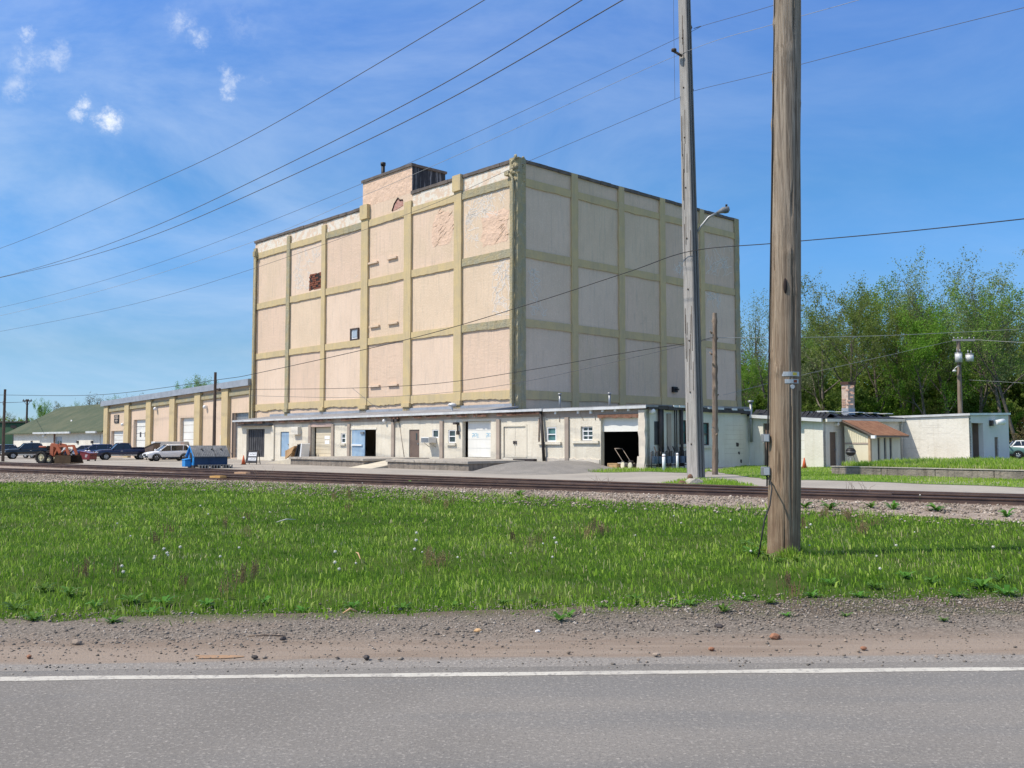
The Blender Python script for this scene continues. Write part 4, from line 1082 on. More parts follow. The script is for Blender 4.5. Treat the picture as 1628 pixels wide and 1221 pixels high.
mb = MB(); mb.box(xg, xg + .3, .61, 18, -.3, zgL - .1); mb.box(xg, 0, 17.7, 18, -.3, zgL - .1); mb.build('rear_wall', M['white_block'], gs)
for x0, x1_ in ((62, 121), (147, 163)):
    a0 = GF.px(x0, 688)[0]; a1 = GF.px(x1_, 688)[0]
    mb = MB(); mb.box(a0, a1, -.62, -.42, zgR - .2, zgR + .06); mb.build('gutter', M['gutter'], gs)
a, z = Face(GS, 'L', 3.5).px(117, 674); mb = MB(); mb.cyl((a, 3.2, z - .4), .12, 1.0, 10); mb.build('vent_pipe', M['white'], gs)
a, z = GF.px(72, 692); mb = MB(); mb.fbox(GF, a - .3, a + .5, 0, .4, z - .25, z + .05); mb.build('floodlight', M['white'], gs)
mb = MB()
for x in (51, 124, 147):
    a, z = GF.px(x, 703); mb.fbox(GF, a - .3, a + .3, 0, .15, z - .15, z + .2)
mb.build('wall_vent', M['pipe_dark'], gs)

M['green_metal'] = pbr('dark_green_metal', (.035, .085, .045, 1), (.05, .105, .055, 1), .4, .6, .2, 3)
gw = thing('green_warehouse', 'dark green metal warehouse at the far left edge behind the parked cars', 'building', (0, 0, 0))
p = [at(-30, 700, 200), at(52, 700, 196), at(52, 700, 230), at(-30, 700, 234)]
mb = MB(); mb.prism([(q.x, q.y) for q in p], -.3, at(20, 672, 198).z); mb.build('wall', M['green_metal'], gw)
mb = MB(); c_ = sum((Vector(q) for q in p), Vector()) / 4
mb.prism([((q.x - c_.x) * 1.03 + c_.x, (q.y - c_.y) * 1.03 + c_.y) for q in p], at(20, 672, 198).z, at(20, 670, 198).z); mb.build('roof_edge', M['pipe_dark'], gw)
d0_ = p[1] - p[0]; q0 = p[0] + d0_ * .62; q1 = p[0] + d0_ * .78
mb = MB(); mb.prism([(q0.x, q0.y - .1), (q1.x, q1.y - .1), (q1.x, q1.y - .02), (q0.x, q0.y - .02)], 0, 3.6); mb.build('door', M['door_grey'], gw)
mb = MB(); mb.prism([(q0.x - .4, q0.y - .3), (q0.x + .8, q0.y - .3), (q0.x + .8, q0.y - .12), (q0.x - .4, q0.y - .12)], 4.3, 4.9); mb.build('floodlight', M['pipe_dark'], gw)
# ================================================================ POLES
def woodmat(name, c1, c2, c3, vscale=1.0):
    m = bpy.data.materials.new(name); m.use_nodes = True
    t = NT(m.node_tree); out = t.n('ShaderNodeOutputMaterial'); b = t.n('ShaderNodeBsdfPrincipled'); t.nt.links.new(b.outputs[0], out.inputs[0])
    tc = t.n('ShaderNodeTexCoord').outputs['Object']
    mp = t.n('ShaderNodeMapping'); mp.inputs['Scale'].default_value = (26 * vscale, 26 * vscale, .75 * vscale); t.nt.links.new(tc, mp.inputs[0])
    g = t.noise(mp.outputs[0], 1.0, 6, .7, 1.2)
    mp2 = t.n('ShaderNodeMapping'); mp2.inputs['Scale'].default_value = (70 * vscale, 70 * vscale, 1.1 * vscale); t.nt.links.new(tc, mp2.inputs[0])
    g2 = t.noise(mp2.outputs[0], 1.0, 4, .6, .4)
    big = t.noise(tc, 1.1, 4, .6)
    c = t.ramp(g.outputs[0], [(.3, c2), (.52, c1), (.75, c3)])
    if vscale == 1.0:
        sz = t.n('ShaderNodeSeparateXYZ'); t.nt.links.new(tc, sz.inputs[0])
        c = t.mix(t.math('MULTIPLY', t.step(sz.outputs[2], 1.2, 6.5), .7), c, t.mix(t.step(g.outputs[0], .35, .62), (.15, .125, .10, 1), (.40, .345, .285, 1)))
        c = t.mix(t.math('MULTIPLY', t.math('MULTIPLY', t.step(sz.outputs[2], 1.5, .1), t.step(big.outputs[0], .40, .58)), .7), c, (.12, .06, .035, 1))
    c = t.mix(t.math('MULTIPLY', t.step(g2.outputs[0], .60, .70), .75), c, tuple(x * .28 for x in c2[:3]) + (1,))
    c = t.mix(t.math('MULTIPLY', t.step(big.outputs[0], .45, .75), .6), c, tuple(x * .75 for x in c3[:3]) + (1,))
    t.set(b.inputs['Base Color'], c); b.inputs['Roughness'].default_value = .9; b.inputs['Specular IOR Level'].default_value = .2
    bp = t.n('ShaderNodeBump'); bp.inputs['Strength'].default_value = .9; bp.inputs['Distance'].default_value = .02
    t.nt.links.new(t.math('ADD', g.outputs[0], t.math('MULTIPLY', g2.outputs[0], .6)), bp.inputs['Height']); t.nt.links.new(bp.outputs[0], b.inputs['Normal'])
    return m
M['pole_wood'] = woodmat('weathered_pole_wood', (.315, .225, .15, 1), (.13, .082, .05, 1), (.47, .37, .265, 1))
M['pole_grey'] = woodmat('grey_pole_wood', (.365, .345, .32, 1), (.17, .16, .15, 1), (.50, .48, .45, 1), .7)
M['pole_shaded'] = woodmat('shade_dark_board', (.19, .185, .18, 1), (.09, .09, .09, 1), (.28, .275, .27, 1), .7)
M['pole_dark'] = woodmat('dark_pole_wood', (.10, .075, .06, 1), (.06, .045, .038, 1), (.17, .13, .105, 1), .5)
M['pole_brown'] = woodmat('rough_brown_pole', (.22, .165, .125, 1), (.08, .06, .05, 1), (.42, .36, .29, 1), .35)
M['alu'] = pbr('aluminium_plate', (.62, .62, .6, 1), (.5, .5, .49, 1), 20, .45, .1, 60, metal=.5)
M['yellow'] = pbr('yellow_label', (.72, .55, .10, 1)); M['redlab'] = pbr('dark_red_label', (.28, .08, .04, 1))
M['cable'] = pbr('black_cable', (.025, .024, .024, 1), rough=.6)
M['wire'] = pbr('grey_wire', (.09, .09, .10, 1), rough=.5)
M['wire_pale'] = pbr('pale_wire', (.30, .31, .32, 1), rough=.6)
rp_ = random.Random(21)

def pole_mesh(h, r0, r1, seed, n=40, m=44, knots=10, dx=0.0, kb_=.012):
    r_ = random.Random(seed); V = []; Fq = []
    kn = [(r_.uniform(.4, h), r_.uniform(0, 6.28), r_.uniform(.06, .13)) for _ in range(knots)]
    cks = [(r_.uniform(0, 6.28), r_.uniform(-.5, h * .85), r_.uniform(.5, 3.2), r_.uniform(-.05, .05)) for _ in range(14 if n < 100 else 70)]
    for j in range(m + 1):
        z = -.3 + (h + .3) * j / m; t = max(0, z) / h
        for i in range(n):
            a = 2 * math.pi * i / n; r = r0 + (r1 - r0) * t + .004 * math.sin(3 * a + z) + .003 * math.sin(7 * a + 2.3 * z)
            for (kz, ka, kr) in kn:
                d = math.hypot(z - kz, ((a - ka + math.pi) % (2 * math.pi) - math.pi) * r0)
                r += kb_ * math.exp(-(d / kr) ** 2)
            for (ca, cz, cl, cs) in cks:
                if cz < z < cz + cl and abs((a - ca - cs * (z - cz) + math.pi) % (2 * math.pi) - math.pi) < (.09 if n < 100 else .035): r -= (.012 if n < 100 else .03 * math.sin(math.pi * (z - cz) / cl))
            V.append((r * math.cos(a) + dx * t, r * math.sin(a), z))
    for j in range(m):
        for i in range(n): Fq.append((j * n + i, j * n + (i + 1) % n, (j + 1) * n + (i + 1) % n, (j + 1) * n + i))
    return np.array(V), np.array(Fq)

# --- big wood pole in the grass
PB = ground(1246.5, 878, .26)
wp = thing('utility_pole', 'thick weathered brown wooden utility pole standing in the near grass', 'utility pole', (PB.x, PB.y, hz(PB.x, PB.y)), 0)
rB = 25.2 / 1500 * PB.y
V, Fq = pole_mesh(11, rB, rB * .80, 4, 110, 220, 22, .25, .016)
np_mesh('pole', V, Fq, M['pole_wood'], wp, smooth=True)
fr = -rB * .97
def onpole(px, py):
    P = at(px, py, PB.y); return P.x - PB.x, P.z - wp.location.z
for (x0, x1_, y, h_, mat) in ((1237, 1265, 596, 7, 'alu'), (1241, 1263.5, 607.5, 6.5, 'alu')):
    xa_, z = onpole((x0 + x1_) / 2, y); w_ = (x1_ - x0) / 1500 * PB.y / 2; hh = h_ / 1500 * PB.y / 2
    mb = MB(); n = 10; xa_ -= .055; th0 = math.asin(max(-1, (xa_ - w_) / rB / .95)); th1 = math.asin(min(1, (xa_ + w_) / rB / .95))
    v = []
    for k in range(n + 1):
        th = th0 + (th1 - th0) * k / n
        for rr in (.93, .97):
            for zz in (z - hh, z + hh): v.append((rB * rr * math.sin(th) + .055, -rB * rr * math.cos(th), zz))
    f = []
    for k in range(n):
        p = 4 * k; q = p + 4
        f += [(p, q, q + 1, p + 1), (p + 2, p + 3, q + 3, q + 2), (p, p + 2, q + 2, q), (p + 1, q + 1, q + 3, p + 3)]
    f += [(0, 1, 3, 2), (4 * n, 4 * n + 2, 4 * n + 3, 4 * n + 1)]
    mb.add(v, f); tg = mb.build('pole_tag', M[mat], wp)
    mb = MB()
    for (c_, wd, mt) in (((.55, .8, 'yellow'),) if y < 600 else ((.58, .85, 'redlab'),)):
        ths = [th0 + (th1 - th0) * (c_ + (wd - c_) * k / 4) for k in range(5)]
        for k in range(4): mb.add([(rB * .975 * math.sin(a) + .055, -rB * .975 * math.cos(a), zz) for a in (ths[k], ths[k + 1]) for zz in (z - hh * .7, z + hh * .7)], [(0, 2, 3, 1)])
        mb.build('tag_label', M[mt], tg)
x_, z = onpole(1253, 616); mb = MB(); mb.cyl((x_, -rB * .97, z), .03, .02, 10, 'y'); mb.build('pole_stud', M['alu'], wp)
x_, z = onpole(1242, 458); mb = MB(); mb.sphere((x_, -rB * .90, z), .05, 12, 0, (.55, .5, 2.2)); mb.build('knot_hole', M['mortar_dark'], wp)
# riser wire and two boxes on the pole's left edge
mb = MB(); pts = [(-rB * .98 + .32 * k / 10 - .012, -.03, .95 + 10 * k / 10) for k in range(11)]; mb.tube(pts, .011, 6); mb.build('riser_cable', M['cable'], wp)
for (y0, y1, x0, x1_) in ((690, 703, 1211.5, 1223), (742, 756, 1211, 1223)):
    xa_, z0 = onpole(x0, y1); xb_, z1 = onpole(x1_, y0)
    mb = MB(); mb.box(xa_, -rB * .86, -.08, .06, z0, z1); b_ = mb.build('junction_box', M['metal_grey'], wp, bevel=.008)
    MB().box(xa_ + .012, -rB * .95, -.092, -.08, z0 + .012, z1 - .012).build('lid', M['gutter'], b_)
P = [onpole(1217, 756), onpole(1221, 765), onpole(1219, 775), onpole(1212, 800), onpole(1200, 822), onpole(1186, 845)]
mb = MB(); mb.tube([(P[i][0], -.02 - .12 * i, P[i][1] if i < 5 else hz(PB.x + P[i][0], PB.y - .6) - wp.location.z + .02) for i in range(6)], .011, 6); mb.build('ground_cable', M['cable'], wp)

# --- laminated grey pole with street lamp
GB = ground(1106, 759, .16)
gp = thing('street_light_pole', 'tall leaning grey squared timber pole with a street lamp arm behind the rails', 'utility pole', (GB.x, GB.y, hz(GB.x, GB.y)), ANG_L)
gp.rotation_euler = (0, R(-.75), 0)
ca, sa = math.cos(ANG_L), math.sin(ANG_L)
def gpx(px, py): P = at(px, py, GB.y); return P.x - GB.x, P.z - gp.location.z
Hg = 27.0
mb = MB()
k0 = GB.y / 1500
def sec(z):
    t = z / Hg
    return (14.6 - 4.8 * t) * k0 / .68 , (13.6 - 6.0 * t) * k0 / .73
n = 26
rings = []
for j in range(n + 1):
    z = -.3 + (Hg + .3) * j / n; w_, d_ = sec(max(z, 0)); w_ /= 2; d_ /= 2; c_ = .03
    pts = [(-w_ + c_, -d_), (w_ - c_, -d_), (w_, -d_ + c_), (w_, d_ - c_), (w_ - c_, d_), (-w_ + c_, d_), (-w_, d_ - c_), (-w_, -d_ + c_)]
    rings.append([(x * ca - y * sa, x * sa + y * ca, z) for x, y in pts])
mb.loft(rings, smooth=False); mb.build('pole', M['pole_grey'], gp)
# separate boards with gaps along the shaded side, coloured darker to deepen its shade
for k in range(5):
    mb = MB(); rr_ = []
    for j in range(n + 1):
        z = -.3 + (Hg + .3) * j / n; w_, d_ = sec(max(z, 0)); q0 = -d_ / 2 + d_ * (k + .10) / 5; q1 = -d_ / 2 + d_ * (k + .86) / 5; e = w_ / 2 + (.07 if k % 2 else .03)
        rr_.append([(x * ca - y * sa, x * sa + y * ca, z) for x, y in ((w_ / 2 - .01, q0), (e, q0), (e, q1), (w_ / 2 - .01, q1))])
    mb.loft(rr_, smooth=False); mb.build('side_board', M['pole_shaded'], gp)
mb = MB()
for k in range(26):   # long splits and bolts on the lit face
    z = rp_.uniform(1, 24); w_, d_ = sec(z); x = rp_.uniform(-w_ * .35, w_ * .35); L = rp_.uniform(.5, 2.2)
    y = -d_ / 2 - .002
    pts = [(x, y, z), (x + .02, y, z + L)]
    mb.tube([(a * ca - b * sa, a * sa + b * ca, c) for a, b, c in pts], .012, 4)
for k in range(9):
    z = 1.5 + k * 2.3; w_, d_ = sec(z); y = -d_ / 2 - .01; mb.sphere((-y * sa * -1 * 0 - y * sa, y * ca, z), .04, 6)
mb.build('split', M['pole_dark'], gp)
lp = [gpx(1110, 376), gpx(1118, 362), gpx(1130, 348), gpx(1144, 341.5)]
M['lamp_grey'] = pbr('dull_grey_casting', (.20, .21, .22, 1), (.15, .16, .17, 1), 4, .6)
mb = MB(); mb.tube([(x, -.1 - .1 * i, z) for i, (x, z) in enumerate(lp)], .055, 8); mb.build('lamp_arm', M['metal_grey'], gp)
x0, z0 = gpx(1143, 342); x1_, z1 = gpx(1161, 336.5)
mb = MB(); mb.tube([(x0, -.4, z0), ((x0 + x1_) / 2, -.45, (z0 + z1) / 2 + .02), (x1_, -.5, z1)], [.06, .14, .10], 10); lh = mb.build('lamp_head', M['lamp_grey'], gp)
mb = MB(); mb.sphere(((x0 * .35 + x1_ * .65), -.47, (z0 * .35 + z1 * .65) - .08), .13, 10, 0, (1.4, .9, .6)); mb.build('lens', M['glass'], lh)
mb = MB(); mb.cyl((x1_ - .12, -.47, z1 + .1), .05, .09, 8); mb.build('photocell', M['black'], lh)
for (x, y) in ((1108, 44), (1109, 143)):
    a, z = gpx(x, y); mb = MB(); mb.tube([(a - .25, 0, z), (a + .05, 0, z)], .035, 6); mb.cyl((a - .1, 0, z), .1, .12, 8, 'x'); mb.build('insulator', M['pole_dark'], gp)
a, z = gpx(1079, 84); b_, z2 = gpx(1092, 92); mb = MB(); mb.tube([(a, -.2, z), (b_, -.2, z2)], .06, 8); mb.cyl((a, -.2, z), .12, .1, 8); mb.build('insulator', M['pole_dark'], gp)

def simple_pole(px, py_base, zb, py_top, wpx, mat, label, seed, Y=None, lean=0.0, name='utility_pole', cat='utility pole'):
    P = ground(px, py_base, zb) if Y is None else at(px, py_base, Y)
    z0 = hz(P.x, P.y) if Y is None else (0 if P.y < 300 else 0)
    top = at(px, py_top, P.y).z
    t = thing(name, label, cat, (P.x, P.y, z0))
    V, Fq = pole_mesh(top - z0, wpx / 2 / 1500 * P.y * 1.1, wpx / 2 / 1500 * P.y * .8, seed, 18, 60, 14 if wpx < 8 else 60, lean, .012 if wpx < 8 else .03)
    top_i = len(V); nn = 18
    o = np_mesh('pole', V, Fq, M[mat], t, smooth=True)
    MB().cyl((lean, 0, top - z0 - .02), wpx / 2 / 1500 * P.y * .8, .03, 14).build('pole_cap', M[mat], t)
    return t, P, top
smp, SP, stop = simple_pole(1137, 756, .12, 498, 8.5, 'pole_brown', 'short rough brown pole with a cut top beside the grey street light pole', 8, lean=.08)
mb = MB()
for k in range(7):
    z = rp_.uniform(1.5, 7); a = rp_.uniform(0, 6.28); mb.tube([(.1 * math.cos(a), .1 * math.sin(a), z), (.22 * math.cos(a), .22 * math.sin(a), z + .12)], [.05, .03], 6)
mb.build('branch_stub', M['pole_brown'], smp)
dp, DP, _ = simple_pole(340, 722, 0, 592, 5.2, 'pole_dark', 'thin dark pole with a small lamp bracket in front of the peach garages', 9, Y=78)
mb = MB(); zz = at(340, 619, 78).z; mb.tube([(0, 0, zz), (.35, -.1, zz + .02)], .06, 6); mb.sphere((.4, -.1, zz - .02), .16, 8, 0, (1, .8, .8)); mb.build('lamp_bracket', M['pole_dark'], dp)
lp_, _, _ = simple_pole(4.5, 728, 0, 619, 4.4, 'pole_dark', 'thin dark pole at the left edge beside the parked black pickup', 10, Y=92)
mb = MB(); mb.tube([(0, -.2, 5.2), (0, -.3, 5.6)], .05, 6); mb.build('step_bolt', M['metal_grey'], lp_)
tp, TP, ttop = simple_pole(41, 715, 0, 635, 3.4, 'pole_dark', 'distant pole with a crossarm above the dark green warehouse', 12, Y=185)
mb = MB(); zz = ttop - .3; mb.box(-.9, .9, -.08, .08, zz - .12, zz + .12)
for k in range(4): mb.cyl((-.75 + .5 * k, 0, zz + .12), .07, .25, 6)
mb.tube([(-.6, 0, zz - .1), (0, 0, zz - 1.0), (.6, 0, zz - .1)], .05, 5); mb.build('crossarm', M['pole_dark'], tp)
trp, RP, rtop = simple_pole(1529, 730, 0, 540, 7.6, 'pole_brown', 'brown pole with crossarm and two grey transformers before the wood', 13, Y=92)
k1 = RP.y / 1500
def tpx(px, py): P = at(px, py, RP.y); return P.x - RP.x, P.z
xL, z = tpx(1514, 541); xR, _ = tpx(1549, 541)
mb = MB(); mb.box(xL, xR, -.2, -.06, z - .1, z + .1); ca_ = mb.build('crossarm', M['pole_grey'], trp)
mb = MB()
for x in (xL + .1, xL + .5, .3, xR - .55, xR - .1): mb.cyl((x, -.13, z + .1), .06, .2, 8)
mb.build('insulator', M['metal_grey'], ca_)
for (x0, x1_, y0, y1) in ((1517, 1528, 562, 576.5), (1534, 1546, 564, 575)):
    a0, zt = tpx(x0, y0); a1, zb_ = tpx(x1_, y1); r_ = (a1 - a0) / 2
    mb = MB(); mb.cyl(((a0 + a1) / 2, -.2, zb_), r_, zt - zb_, 16); tr_ = mb.build('transformer', M['gutter'], trp)
    mb = MB(); mb.cyl(((a0 + a1) / 2, -.2, zt), r_ * 1.05, .08, 16); mb.cyl(((a0 + a1) / 2 - .15, -.2, zt + .05), .05, .4, 8); mb.cyl(((a0 + a1) / 2 + .15, -.2, zt + .05), .05, .35, 8); mb.build('bushing', M['metal_grey'], tr_)
x_, z = tpx(1515, 590); mb = MB(); mb.tube([(0, -.2, z + .5), (x_ * .5, -.3, z + .45), (x_, -.3, z + .2)], .035, 6); mb.sphere((x_, -.3, z), .2, 8, 0, (1, 1, .7)); mb.build('yard_lamp', M['gutter'], trp)

# ================================================================ WIRES
def crom(P, n=10):
    out = []
    for i in range(len(P) - 1):
        p0, p1, p2, p3 = P[max(i - 1, 0)], P[i], P[i + 1], P[min(i + 2, len(P) - 1)]
        for k in range(n):
            t = k / n
            out.append(tuple(.5 * (2 * p1[j] + (p2[j] - p0[j]) * t + (2 * p0[j] - 5 * p1[j] + 4 * p2[j] - p3[j]) * t * t + (3 * p1[j] - p0[j] - 3 * p2[j] + p3[j]) * t ** 3) for j in range(3)))
    out.append(P[-1]); return out
def wire(pts, r, mat, label, name='power_line', cat='power line', group=None):
    """pts: photo points and distance; joined as a sagging 3-D cable"""
    Q = crom([(x, y, 1 / Y) for x, y, Y in pts])
    W3 = [at(x, y, 1 / i) for x, y, i in Q]
    c = sum(W3, Vector()) / len(W3)
    mb = MB(); mb.tube([p - c for p in W3], r, 5)
    return tag(mb.build(name, M[mat], None, c), label, cat, group)
ext = lambda x0, y0, x1, y1, x: y0 + (y1 - y0) * (x - x0) / (x1 - x0)
wire([(-300, 492, 150), (0, 395, 110), (210, 306, 80), (420, 205.5, 60), (770, 0, 40), (960, -118, 33)], .021, 'wire', 'uppermost of the three long wires sweeping up from the left sky edge')
wire([(-300, 497, 150), (0, 441, 110), (210, 374, 80), (420, 279, 60), (700, 136, 45), (925, 0, 37), (1100, -112, 32)], .024, 'wire', 'middle of the three long wires, meeting the lowest at the left edge')
wire([(-300, 500, 150), (0, 441.5, 108), (210, 386, 79), (420, 299, 59), (700, 165, 44), (990, 0, 35), (1200, -124, 30)], .024, 'wire', 'lowest of the three long wires sweeping up, passing above the penthouse')
gY = GB.y
wire([(-200, 525, 90), (0, 489, 75), (210, 432, 62), (420, 355.5, 53), (694, 240, 45), (1083, 58, gY), (1108, 44, gY), (1228, 9, 36), (1420, -52, 31)], .010, 'wire', 'thin wire to the upper insulator of the grey street light pole')
wire([(-200, 538, 90), (0, 502, 75), (210, 448, 62), (420, 378, 53), (560, 319, 48), (742, 240, 44), (1079, 87, gY), (1228, 39, 36), (1365, 0, 33), (1500, -40, 30)], .010, 'wire_pale', 'pale thin wire crossing the middle side bracket of the grey pole')
wire([(-200, 560, 90), (0, 527, 75), (210, 484, 62), (400, 428, 54), (672, 331, 46), (825, 263, 43), (1075, 157, gY), (1109, 143, gY), (1228, 114, 36), (1420, 64, 31), (1628, 12, 27), (1760, -20, 25)], .010, 'wire', 'lowest thin wire to the grey pole, crossing the tower corner')
wire([(1071, -30, gY), (1071, 30, gY), (1072, 95, gY), (1073, 158, gY)], .008, 'wire', 'thin vertical wire hanging left of the grey pole top', 'jumper_wire', 'wire')
wire([(-60, 628, 95), (0, 628, 90), (168, 627, 78), (345, 604, 66), (420, 591, 60), (658, 537, 49), (837, 485, 45), (1000, 432, 42), (1100, 399, gY - .5), (1235, 386.5, 36), (1420, 370, 32), (1628, 348, 28), (1740, 334, 26)], .019, 'cable', 'thick twisted black cable crossing the tower diagonally and leaving at right', 'service_cable', 'cable')
wire([(395, 619, 68), (560, 617, 62), (700, 609, 55), (837, 589, 50), (1000, 560, 46), (1096, 545, gY + .6), (1134, 536, SP.y)], .016, 'cable', 'dark cable sagging low across both faces of the tower', 'service_cable', 'cable')
wire([(395, 629, 68), (560, 632, 64), (700, 625, 57), (837, 606, 51), (1000, 570, 46), (1134, 538, SP.y)], .012, 'wire', 'thinner lower wire running under the dark cable on the tower', 'service_cable', 'cable')
wire([(1138, 537, SP.y), (1270, 536.5, 46), (1420, 533, 52), (1628, 523, 60), (1740, 516, 64)], .014, 'wire_pale', 'pale wire from the short rough pole across the treetops', 'service_cable', 'cable')
wire([(1150, 628, 75), (1268, 598, 80), (1420, 563, 86), (1518, 541, RP.y)], .014, 'wire_pale', 'thin pale wire slanting up to the transformer pole crossarm', 'service_cable', 'cable')
wire([(1549, 540, RP.y), (1628, 544.5, 84), (1760, 549, 76)], .02, 'wire_pale', 'pale wire leaving the transformer pole to the right', 'service_cable', 'cable')
wire([(1540, 604, RP.y), (1628, 609, 88)], .013, 'wire_pale', 'short pale low wire right of the transformer pole', 'service_cable', 'cable')
wire([(560, 617, 62), (600, 650, 56)], .012, 'wire', 'short slanting stay wire above the flashing near the blue door', 'stay_wire', 'wire')
wire([(-60, 637, 100), (0, 640, 95), (41, 639, 185)], .03, 'wire', 'faint wire at the far left to the distant crossarm pole', 'service_cable', 'cable')
# ================================================================ VEHICLES
rv = random.Random(31)
M['tyre'] = pbr('black_tyre', (.018, .018, .018, 1), (.03, .029, .028, 1), 8, .9)
M['rim'] = pbr('silver_rim', (.42, .43, .44, 1), None, rough=.35, metal=.7)
M['rim_dark'] = pbr('dark_alloy_rim', (.16, .16, .165, 1), None, rough=.35, metal=.7)
M['car_white'] = pbr('white_car_paint', (.80, .80, .80, 1), None, rough=.3, coat=.8)
M['car_navy'] = pbr('navy_car_paint', (.010, .016, .055, 1), (.014, .02, .065, 1), 1, .3, coat=.8)
M['car_blue'] = pbr('blue_car_paint', (.015, .035, .12, 1), None, rough=.3, coat=.8)
M['car_black'] = pbr('dark_teal_car_paint', (.006, .012, .02, 1), None, rough=.3, coat=.8)
M['car_green'] = pbr('grey_green_car_paint', (.12, .22, .19, 1), None, rough=.3, coat=.7)
M['car_red'] = pbr('red_car_paint', (.16, .012, .02, 1), None, rough=.35, coat=.6)
M['car_grey'] = pbr('silver_car_paint', (.34, .40, .50, 1), None, rough=.3, coat=.7)
M['car_glass'] = pbr('car_glass', (.012, .015, .018, 1), None, rough=.04, spec=.9)
M['lamp_clear'] = pbr('headlight_lens', (.75, .77, .78, 1), None, rough=.1)
M['lamp_red'] = pbr('tail_light_lens', (.28, .012, .01, 1), None, rough=.15)
M['chrome'] = pbr('chrome', (.6, .6, .6, 1), None, rough=.15, metal=1)

def wheel_parts(root, x, y, r, side, rim='rim', w=.22):
    mb = MB()
    prof = [(r * .62, -w / 2), (r * .94, -w / 2), (r, -w * .32), (r, w * .32), (r * .94, w / 2), (r * .62, w / 2)]
    n = 28; rings = [[(x + q * math.cos(2 * math.pi * k / n), y + h, r + q * math.sin(2 * math.pi * k / n)) for q, h in prof] for k in range(n)]
    vs = [v for rg in rings for v in rg]; m = len(prof)
    mb.add(vs, [(k * m + i, k * m + (i + 1) % m, ((k + 1) % n) * m + (i + 1) % m, ((k + 1) % n) * m + i) for k in range(n) for i in range(m)], 0, True)
    wh = mb.build('wheel', M['tyre'], root)
    mb = MB(); yo = y + side * w * .36
    mb.cyl((x, y - w * .3, r), r * .63, w * .6, 20, 'y'); 
    for k in range(5):
        a = 2 * math.pi * k / 5; c, s_ = math.cos(a), math.sin(a)
        mb.tube([(x + .06 * c, yo + side * .03, r + .06 * s_), (x + r * .58 * c, yo + side * .015, r + r * .58 * s_)], .045, 5)
    mb.cyl((x, yo, r), .07, side * .05, 10, 'y'); mb.build('rim', M[rim], wh)
    return wh

def arch(root, x, y, r, side):
    mb = MB(); n = 14; o = []
    for k in range(n + 1):
        a = math.pi * k / n * 1.06 - .09
        for q in (r * 1.04, r * 1.24):
            for d in (-.12, .025): o.append((x + q * math.cos(a), y + side * d, r + q * math.sin(a)))
    f = []
    for k in range(n):
        p, q = 4 * k, 4 * k + 4
        f += [(p, p + 1, q + 1, q), (p + 2, q + 2, q + 3, p + 3), (p + 1, p + 3, q + 3, q + 1), (p, q, q + 2, p + 2)]
    mb.add(o, f); return mb.build('wheel_arch', M['tyre'], root)

